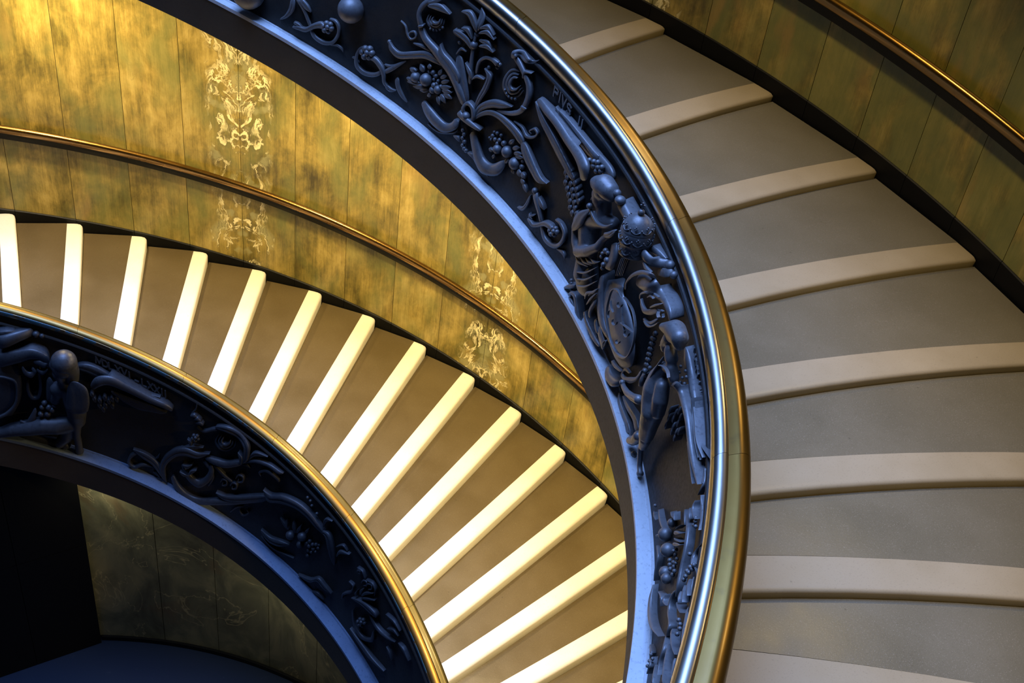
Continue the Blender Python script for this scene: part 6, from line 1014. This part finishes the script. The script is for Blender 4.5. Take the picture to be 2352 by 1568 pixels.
["F","L","hood",[[[1.3013,0.8275,0.18,0.1051],[1.2887,0.7584,0.165,0.0676],[1.289,0.6963,0.15,0.057]],[[1.3013,0.8275,0.18,0.1014],[1.32,0.78,0.18,0.0563]]],0.0065,"angel_figure","relief",3],
["R","L","sleeve","l",0.2,[[1.2791,0.7462,1.2984,0.684,0.24],[1.2535,0.7177,1.3034,0.5989,0.24],[1.2514,0.6044,1.3074,0.5311,0.24],[1.2609,0.492,1.3109,0.4446,0.24]],0,"relief"],
["R","L","wing","s",0.6,[[1.2519,0.6684,1.2433,0.6498,0.13],[1.2344,0.7678,1.2278,0.7033,0.13],[1.1986,0.82,1.2056,0.7402,0.12],[1.1577,0.799,1.1668,0.7326,0.1],[1.1071,0.7743,1.1147,0.7173,0.08],[1.0729,0.7722,1.0792,0.7254,0.07],[1.0557,0.7418,1.0604,0.7117,0.05]],0,"relief"],
["R","L","wing_feather","l",0.35,[[1.2053,0.651,1.2084,0.6312,0.05],[1.1736,0.6423,1.1797,0.602,0.05],[1.1403,0.6311,1.1455,0.5897,0.05],[1.1069,0.6368,1.108,0.6262,0.05]],0,"relief"],
["R","L","wing_feather","l",0.35,[[1.19,0.6539,1.1929,0.6336,0.05],[1.1551,0.6547,1.1609,0.6141,0.05],[1.1239,0.6466,1.129,0.6051,0.05],[1.0957,0.6522,1.0967,0.6416,0.05]],0,"relief"],
["R","L","wing_feather","l",0.35,[[1.1746,0.6574,1.1772,0.6369,0.05],[1.1364,0.6682,1.142,0.6273,0.05],[1.1074,0.663,1.1124,0.6215,0.05],[1.0844,0.668,1.0854,0.6574,0.05]],0,"relief"],
["R","L","wing_feather","l",0.35,[[1.1589,0.6616,1.1614,0.6409,0.05],[1.1176,0.6828,1.1228,0.6416,0.05],[1.0907,0.6803,1.0956,0.6387,0.05],[1.0731,0.6842,1.0739,0.6736,0.05]],0,"relief"],
["R","L","wing","l",0.4,[[1.2784,0.7615,1.2815,0.7136,0.05],[1.2535,0.7979,1.2613,0.719,0.05],[1.2269,0.8016,1.2392,0.7115,0.05],[1.1989,0.7785,1.2081,0.7122,0.05],[1.1685,0.756,1.1725,0.7256,0.05]],0,"relief"],
["R","L","wing_feather","s",0.5,[[1.186,0.7837,1.1888,0.7636,0.05],[1.1499,0.7777,1.1534,0.7536,0.05],[1.1191,0.7675,1.1216,0.747,0.05],[1.0873,0.7838,1.0879,0.7775,0.05]],0,"relief"],
["R","L","wing_feather","s",0.5,[[1.19,0.7496,1.1922,0.7358,0.045],[1.1569,0.7341,1.1596,0.7161,0.045],[1.1261,0.7242,1.128,0.7075,0.045],[1.0938,0.7554,1.0941,0.7503,0.045]],0,"relief"],
["R","L","wing_feather","l",0.6,[[1.2494,0.5436,1.2549,0.5231,0.05],[1.2439,0.5341,1.2535,0.5015,0.05],[1.2449,0.5008,1.2469,0.4945,0.05]],0,"relief"],
["R","L","wing_feather","l",0.6,[[1.2367,0.5472,1.2423,0.5265,0.05],[1.2312,0.538,1.2409,0.505,0.05],[1.2322,0.5046,1.2342,0.4983,0.05]],0,"relief"],
["R","L","wing_feather","l",0.6,[[1.2241,0.588,1.2296,0.5672,0.05],[1.2185,0.5791,1.2281,0.5458,0.05],[1.2194,0.5458,1.2214,0.5395,0.05]],0,"relief"],
["R","L","wing_feather","l",0.6,[[1.2157,0.5725,1.2213,0.5514,0.05],[1.2101,0.5636,1.2198,0.53,0.05],[1.211,0.5302,1.213,0.5238,0.05]],0,"relief"],
["R","L","wing_feather","l",0.6,[[1.2382,0.5037,1.2438,0.4829,0.05],[1.2327,0.4944,1.2424,0.4612,0.05],[1.2337,0.4607,1.2357,0.4544,0.05]],0,"relief"],
["R","L","wing_feather","l",0.6,[[1.2248,0.5272,1.2304,0.5062,0.05],[1.2192,0.5181,1.2289,0.4846,0.05],[1.2202,0.4845,1.2222,0.4781,0.05]],0,"relief"],
["R","L","wing_feather","l",0.6,[[1.209,0.5454,1.2146,0.5242,0.05],[1.2033,0.5366,1.213,0.5027,0.05],[1.2042,0.5031,1.2062,0.4966,0.05]],0,"relief"],
["R","L","wing_feather","l",0.6,[[1.2071,0.6033,1.2127,0.5822,0.05],[1.2014,0.5947,1.2112,0.5609,0.05],[1.2023,0.5614,1.2043,0.5549,0.05]],0,"relief"],
["R","L","wing_feather","l",0.6,[[1.1964,0.619,1.202,0.5979,0.05],[1.1907,0.6106,1.2004,0.5766,0.05],[1.1916,0.5774,1.1936,0.5709,0.05]],0,"relief"],
["R","L","wing_feather","l",0.6,[[1.2313,0.4857,1.2369,0.4647,0.05],[1.2257,0.4764,1.2354,0.4429,0.05],[1.2266,0.4426,1.2286,0.4363,0.05]],0,"relief"],
["R","L","wing_feather","l",0.6,[[1.2532,0.5748,1.2588,0.5545,0.05],[1.2478,0.5654,1.2574,0.533,0.05],[1.2488,0.5322,1.2508,0.5261,0.05]],0,"relief"],
["R","L","key_shaft","s",0.7,[[1.4405,0.8183,1.4391,0.7295,0.1],[1.4223,0.8527,1.4191,0.7673,0.1],[1.396,0.8903,1.3927,0.822,0.072],[1.3654,0.9157,1.3631,0.8666,0.01]],0,"relief"],
["B","L","key_knob",[1.3592,0.88,0.015],[0.0289,0.0289,0.0289],0,"relief"],
["B","L","key_knob",[1.3473,0.88,0.015],[0.0217,0.0217,0.0217],0,"relief"],
["R","L","key_shaft","s",0.6,[[1.4365,0.8505,1.4371,0.8167,0.08],[1.4178,0.8778,1.4186,0.8436,0.08],[1.3998,0.8846,1.4006,0.8586,0.058]],0,"relief"],
["R","L","cartouche_scroll","s",0.5,[[1.4483,0.6811,1.4455,0.5845,0.12],[1.4233,0.7321,1.4215,0.6336,0.12],[1.3983,0.7716,1.3979,0.679,0.12],[1.3683,0.8136,1.3738,0.7304,0.12],[1.3396,0.7974,1.3524,0.7352,0.12],[1.3346,0.7181,1.3441,0.6912,0.12]],0,"relief"],
["R","L","cartouche_scroll","s",0.5,[[1.3947,0.6584,1.3992,0.6446,0.14],[1.3881,0.6306,1.3957,0.596,0.14],[1.3803,0.63,1.3809,0.5857,0.14],[1.3767,0.6414,1.3674,0.646,0.14],[1.378,0.6585,1.3735,0.6732,0.14]],0,"relief"],
["R","L","cartouche_scroll","s",0.6,[[1.3703,0.7268,1.372,0.7078,0.13],[1.3567,0.7457,1.3621,0.698,0.13],[1.3463,0.7412,1.3498,0.694,0.13],[1.3407,0.7432,1.3398,0.7277,0.13]],0,"relief"],
["R","L","cartouche_scroll","s",0.6,[[1.3651,0.6706,1.3683,0.652,0.13],[1.3549,0.666,1.3565,0.629,0.13],[1.3431,0.6959,1.3413,0.6831,0.13]],0,"relief"],
["R","L","ribbon_loop","s",0.6,[[1.389,0.514,1.3949,0.5063,0.1],[1.39,0.4532,1.3974,0.4378,0.1],[1.385,0.4087,1.3908,0.3767,0.1],[1.3767,0.4203,1.3718,0.4038,0.1],[1.3703,0.4815,1.3626,0.4868,0.1],[1.3676,0.5531,1.3602,0.5641,0.1],[1.3665,0.6163,1.3616,0.6248,0.1]],0,"relief"],
["R","L","shield_rim","s",0.6,[[1.4706,0.1752,1.4693,0.1598,0.14],[1.4503,0.2311,1.4478,0.2156,0.14],[1.4314,0.3104,1.4266,0.303,0.14],[1.4221,0.3958,1.4159,0.4009,0.14],[1.42,0.4992,1.4146,0.5156,0.14],[1.4356,0.5161,1.4334,0.5351,0.14],[1.4534,0.5093,1.4522,0.5244,0.14]],0,"relief"],
["R","L","cartouche_body","s",0.25,[[1.4067,0.6352,1.4613,0.5947,0.08],[1.4053,0.493,1.481,0.4393,0.08],[1.4149,0.334,1.4904,0.2926,0.08],[1.4423,0.1625,1.4878,0.1454,0.08]],0,"relief"],
["R","L","robe_hem","s",0.5,[[1.3378,0.6277,1.3479,0.609,0.13],[1.3304,0.5457,1.3531,0.5153,0.13],[1.3413,0.4288,1.3561,0.4167,0.13]],0,"relief"],
["B","L","ribbon_bead",[1.3617,0.3988,0.13],[0.0246,0.0246,0.0246],0,"relief"],
["B","L","ribbon_bead",[1.3684,0.3547,0.13],[0.0228,0.0228,0.0228],0,"relief"],
["B","L","ribbon_bead",[1.3533,0.3716,0.13],[0.0285,0.0285,0.0285],0,"relief"],
["B","L","ribbon_bead",[1.3465,0.361,0.13],[0.0285,0.0285,0.0285],0,"relief"],
["B","L","ribbon_bead",[1.3583,0.3106,0.13],[0.0286,0.0286,0.0286],0,"relief"],
["B","L","ribbon_bead",[1.3734,0.2938,0.13],[0.0267,0.0267,0.0267],0,"relief"],
["B","L","ribbon_bead",[1.3398,0.4056,0.13],[0.0228,0.0228,0.0228],0,"relief"],
["R","L","robe_hem","s",0.5,[[1.4317,0.0428,1.4379,-0.0081,0.06],[1.3979,0.042,1.4075,-0.03,0.06],[1.3683,0.0361,1.3754,-0.03,0.06],[1.3372,0.0524,1.3408,-0.0101,0.06]],0,"relief"],
["B","L","foot",[1.331,0.0354,0.06],[0.0448,0.0448,0.0448],0,"relief"],
["B","L","hand",[1.2999,0.0261,0.07],[0.0372,0.0372,0.0372],0,"relief"],
["R","L","ribbon_end","s",0.5,[[1.3809,0.3177,1.3874,0.3204,0.13],[1.3894,0.2247,1.4007,0.2422,0.13],[1.409,0.1496,1.4101,0.1937,0.13],[1.4246,0.1666,1.4222,0.1867,0.13]],0,"relief"]
]
TIARA = (0.2226, 0.7882, 0.17)
def PN(F, th, s, n):
    p = PR[F]; o0 = p['w'] + p['botw'] - p['lw']; o1 = p['w'] + p['railw']
    return S(F, th, o0 + (o1 - o0) * s + n, p['lo'] + (p['railh'] - p['lo']) * s)
def crom(rows, sub):
    out = []; m = len(rows)
    for i in range(m - 1):
        p0, p1, p2, p3 = rows[max(0, i - 1)], rows[i], rows[i + 1], rows[min(m - 1, i + 2)]
        for j in range(sub):
            t = j / sub
            out.append([0.5 * (2 * b + (c - a) * t + (2 * a - 5 * b + 4 * c - d) * t * t + (3 * b - a - 3 * c + d) * t ** 3) for a, b, c, d in zip(p0, p1, p2, p3)])
    out.append(list(rows[-1])); return out
def unit_ball(mat):
    bm = bmesh.new(); bmesh.ops.create_icosphere(bm, subdivisions=3, radius=1.0)
    me = bpy.data.meshes.new('ball'); bm.to_mesh(me); bm.free()
    for p in me.polygons: p.use_smooth = True
    me.materials.append(mat); return me
BALL = unit_ball(MAT['relief']); BALLD = unit_ball(MAT['relief_shaded'])
BROOT = {'U': BU, 'L': BL}
LAST = {}
def keep(o, F, name, par):
    if par and (F, par) in LAST:
        q = LAST[(F, par)]; o.parent = q
        o.matrix_parent_inverse = Matrix.LocRotScale(q.location, q.rotation_euler, q.scale).inverted()
    else: o.parent = BROOT[F]
    LAST[(F, name)] = o
    return o
def ribbon(F, name, kind, bf, rows, par=None, mat='relief', sub=5):
    R = crom(rows, sub); V, Fa = [], []; nf = 11; m = len(R)
    for i, (tl, sl, tr, sr, n) in enumerate(R):
        a, b = PN(F, tl, sl, n), PN(F, tr, sr, n); c = (a + b) / 2; h = (b - a) / 2
        N = PN(F, (tl + tr) / 2, (sl + sr) / 2, n + 0.01) - PN(F, (tl + tr) / 2, (sl + sr) / 2, n); N.normalize()
        e = i / (m - 1); end = min(1.0, 0.35 + 4 * min(e, 1 - e))
        q_ = 0.16 if kind == 'l' else 0.07
        h = h * math.sin(math.pi / 2 * min(1.0, (min(e, 1 - e) + 0.012) / q_)) ** 0.6
        bb = min(bf * h.length, 0.10) * end
        for q in range(nf):
            x = -math.cos(math.pi * q / (nf - 1)); f = math.sqrt(max(0, 1 - x * x))
            if kind == 'l': f *= 1 - 0.42 * math.exp(-(x / 0.2) ** 2)
            V.append(c + h * x + N * bb * f)
        back = n + 0.004 if n <= 0.12 else max(0.02, 0.8 * bb)
        kl = 0.7 if tl > 0.25 or F == 'L' else 0.3
        V.append(c + h * kl - N * back); V.append(c - h * kl - N * back)
    k = nf + 2
    for i in range(m - 1):
        for j in range(k):
            a_, b_ = i * k + j, i * k + (j + 1) % k
            Fa.append((a_, b_, b_ + k, a_ + k))
    Fa += [tuple(range(k)), tuple(range((m - 1) * k, m * k))[::-1]]
    o = fix(link(name, V, Fa, MAT['relief' if F == 'U' else 'relief_shaded'], None, True)); o.data.set_sharp_from_angle(angle=math.radians(50))
    return keep(o, F, name, par)
def ball(F, name, c, r, par=None, rot=None):
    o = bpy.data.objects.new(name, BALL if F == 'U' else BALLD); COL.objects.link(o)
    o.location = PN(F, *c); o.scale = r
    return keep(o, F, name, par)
def figure(F, name, chains, vox, par, smooth):
    bm = bmesh.new()
    for ch in chains:
        for (t, s, n, r) in crom(ch, 1) if len(ch) == 1 else [q for i in range(len(ch) - 1) for q in [[a + (b - a) * j / 6 for a, b in zip(ch[i], ch[i + 1])] for j in range(7)]]:
            bmesh.ops.create_icosphere(bm, subdivisions=3, radius=r, matrix=Matrix.Translation(PN(F, t, s, n)))
    me = bpy.data.meshes.new(name); bm.to_mesh(me); bm.free()
    o = bpy.data.objects.new(name, me); COL.objects.link(o)
    md = o.modifiers.new('remesh', 'REMESH'); md.mode = 'VOXEL'; md.voxel_size = vox
    ms = o.modifiers.new('smooth', 'SMOOTH'); ms.iterations = smooth * 4; ms.factor = 0.5
    dg = bpy.context.evaluated_depsgraph_get(); nm = bpy.data.meshes.new_from_object(o.evaluated_get(dg))
    o.modifiers.clear(); o.data = nm; nm.name = name
    for p in nm.polygons: p.use_smooth = True
    nm.materials.clear(); nm.materials.append(MAT['relief' if F == 'U' else 'relief_shaded'])
    return keep(o, F, name, par)
for el in RELIEF:
    if el[0] == 'R': ribbon(el[1], el[2], el[3], el[4], el[5], el[6], el[7])
    elif el[0] == 'B': ball(el[1], el[2], el[3], el[4], el[5])
    else: figure(el[1], el[2], el[3], el[4], el[5], el[7])

# papal tiara over the cartouche: lathed about the vertical
def lathe(name, c, prof, mat, parent, n=40):
    V, Fa = [], []; m = len(prof)
    for i in range(n):
        a = 2 * math.pi * i / n
        for r, z in prof: V.append(c + Vector((r * math.cos(a), r * math.sin(a), z)))
    for i in range(n):
        for j in range(m - 1):
            a_, b_ = i * m + j, ((i + 1) % n) * m + j
            Fa.append((a_, b_, b_ + 1, a_ + 1))
    o = fix(link(name, V, Fa, mat, None, True)); o.parent = parent
    return o
TC = PN('U', *TIARA); tr = 0.108
prof = [(0.0, -0.02), (0.078, -0.02), (0.090, -0.012), (0.092, 0.0), (0.088, 0.006), (0.094, 0.05), (0.098, 0.072), (0.104, 0.076), (0.104, 0.084), (0.099, 0.088), (0.104, 0.12), (0.103, 0.145), (0.100, 0.152), (0.102, 0.158), (0.097, 0.166), (0.088, 0.195), (0.070, 0.222), (0.045, 0.243), (0.018, 0.254), (0.0, 0.256)]
ti = lathe('tiara', TC, prof, MAT['relief'], BU)
lathe('tiara_orb', TC + Vector((0, 0, 0.270)), [(0.022 * math.sin(math.pi * i / 10), -0.022 * math.cos(math.pi * i / 10)) for i in range(11)], MAT['relief'], ti, 16)
for nm, dx, dz, hx, hz_ in (('cross_upright', 0, 0.310, 0.005, 0.024), ('cross_bar', 0, 0.315, 0.015, 0.005)):
    box(nm, TC + Vector((dx, 0, dz)), Vector((hx * 0.7, -hx * 0.7, 0)), Vector((0.004, 0.004, 0)), Vector((0, 0, hz_)), MAT['relief'], ti)
def tier(z, rad, nb):
    for i in range(nb):
        a = 2 * math.pi * i / nb
        pts = []
        for q in range(9):
            g = math.pi * q / 8; aa = a + (q / 8 - 0.5) * 2 * math.pi / nb * 0.8
            pts.append(TC + Vector((math.cos(aa) * (rad + 0.002), math.sin(aa) * (rad + 0.002), z + 0.016 - 0.016 * math.sin(g))))
        V, Fa = [], []
        for k_, pnt in enumerate(pts):
            out = Vector((pnt.x - TC.x, pnt.y - TC.y, 0)).normalized()
            for dq in (Vector((0, 0, 0.0035)), out * 0.006, Vector((0, 0, -0.0035)), out * -0.004): V.append(pnt + dq)
        for k_ in range(8):
            for j in range(4): Fa.append((k_ * 4 + j, k_ * 4 + (j + 1) % 4, k_ * 4 + 4 + (j + 1) % 4, k_ * 4 + 4 + j))
        Fa += [(0, 1, 2, 3), (32, 35, 34, 33)]
        o = fix(link('tiara_scallop', V, Fa, MAT['relief'], ti, True))
        for da, dz, r in ((math.pi / nb, 0.026, 0.006), (0, 0.026, 0.005), (0.08, 0.036, 0.005), (-0.08, 0.036, 0.005), (0, 0.046, 0.006)):
            b = bpy.data.objects.new('tiara_pearl', BALL); COL.objects.link(b); b.parent = ti
            b.location = TC + Vector((math.cos(a + da) * (rad + 0.004 - dz * 0.05), math.sin(a + da) * (rad + 0.004 - dz * 0.05), z + dz)); b.scale = (r, r, r)
tier(0.008, 0.090, 9); tier(0.090, 0.102, 9); tier(0.168, 0.092, 8)

# raised lettering on the panels
GL = {'P': [[(0, 0), (0, 1)], [(0, 1), (.5, 1), (.6, .88), (.6, .66), (.5, .52), (0, .52)]], 'I': [[(0, 0), (0, 1)]], 'V': [[(0, 1), (.32, 0)], [(.32, 0), (.64, 1)]],
      'S': [[(.55, .9), (.4, 1), (.12, 1), (0, .85), (.05, .62), (.5, .42), (.55, .2), (.42, 0), (.12, 0), (0, .12)]], 'M': [[(0, 0), (.08, 1)], [(.08, 1), (.42, .1)], [(.42, .1), (.76, 1)], [(.76, 1), (.84, 0)]],
      'C': [[(.65, .85), (.45, 1), (.2, 1), (0, .75), (0, .25), (.2, 0), (.45, 0), (.65, .15)]], 'D': [[(0, 0), (0, 1)], [(0, 1), (.35, 1), (.62, .75), (.62, .25), (.35, 0), (0, 0)]],
      'L': [[(0, 1), (0, 0)], [(0, 0), (.5, 0)]], 'X': [[(0, 1), (.6, 0)], [(.6, 1), (0, 0)]], '-': [[(0, .5), (.4, .5)]]}
def letters(F, spec, height, stroke=0.011, n=0.014):
    """spec: list of (character, angle of left edge, panel height of baseline)"""
    for ch, th0, s0 in spec:
        r = rt(F, th0) - PR[F]['w']; H = height; span = PR[F]['railh'] - PR[F]['lo']
        V, Fa = [], []
        def at(x, y, d): return PN(F, th0 - x * H / r, s0 + y * H / span, d)
        for pl in GL[ch]:
            for (x0, y0), (x1, y1) in zip(pl[:-1], pl[1:]):
                dx, dy = x1 - x0, y1 - y0; l = math.hypot(dx, dy); ux, uy = dx / l, dy / l; hw = stroke / H / 2
                b = len(V)
                for d in (-0.003, n):
                    for ex_, sy in ((-1, -1), (1, -1), (1, 1), (-1, 1)):
                        bx, by = (x0, y0) if ex_ < 0 else (x1, y1)
                        V.append(at(bx + ux * hw * ex_ * .9 - uy * hw * sy, by + uy * hw * ex_ * .9 + ux * hw * sy, d))
                Fa += [tuple(b + q for q in f) for f in ((4, 5, 6, 7), (0, 1, 5, 4), (1, 2, 6, 5), (2, 3, 7, 6), (3, 0, 4, 7), (3, 2, 1, 0))]
        o = fix(link('letter', V, Fa, MAT['relief' if F == 'U' else 'relief_shaded'])); o.parent = BROOT[F]
letters('U', [('P', 0.5171, 0.8156), ('I', 0.5031, 0.816), ('V', 0.4982, 0.814), ('S', 0.4847, 0.8061), ('I', 0.4548, 0.807), ('I', 0.4473, 0.8072)], 0.0662)
letters('U', [('M', 0.0068, 0.8052), ('C', -0.0088, 0.8016), ('D', -0.0261, 0.8015), ('L', -0.0386, 0.7976), ('V', -0.0528, 0.7967), ('I', -0.0677, 0.7909), ('I', -0.0768, 0.7907), ('I', -0.0845, 0.7903), ('L', -0.1099, 0.7834), ('X', -0.1246, 0.7787), ('I', -0.1426, 0.777), ('V', -0.1519, 0.7782)], 0.0662)
letters('L', [('M', 1.2363, 0.8117), ('D', 1.2213, 0.8054), ('L', 1.207, 0.8018), ('X', 1.1924, 0.8024), ('V', 1.1787, 0.8022), ('I', 1.1611, 0.7943), ('-', 1.1487, 0.7716), ('L', 1.1322, 0.7821), ('X', 1.1178, 0.7863), ('X', 1.1025, 0.7818), ('I', 1.0847, 0.7819), ('I', 1.0763, 0.7823)], 0.0645)
for rt_, base in ((BU, S('U', 0.3, PR['U']['w'], PR['U']['both'])), (BL, S('L', 0.8, PR['L']['w'], PR['L']['both']))):
    rt_.location = base
    for ch in rt_.children: ch.matrix_parent_inverse = Matrix.Translation(-base)
# ===RELIEF END===
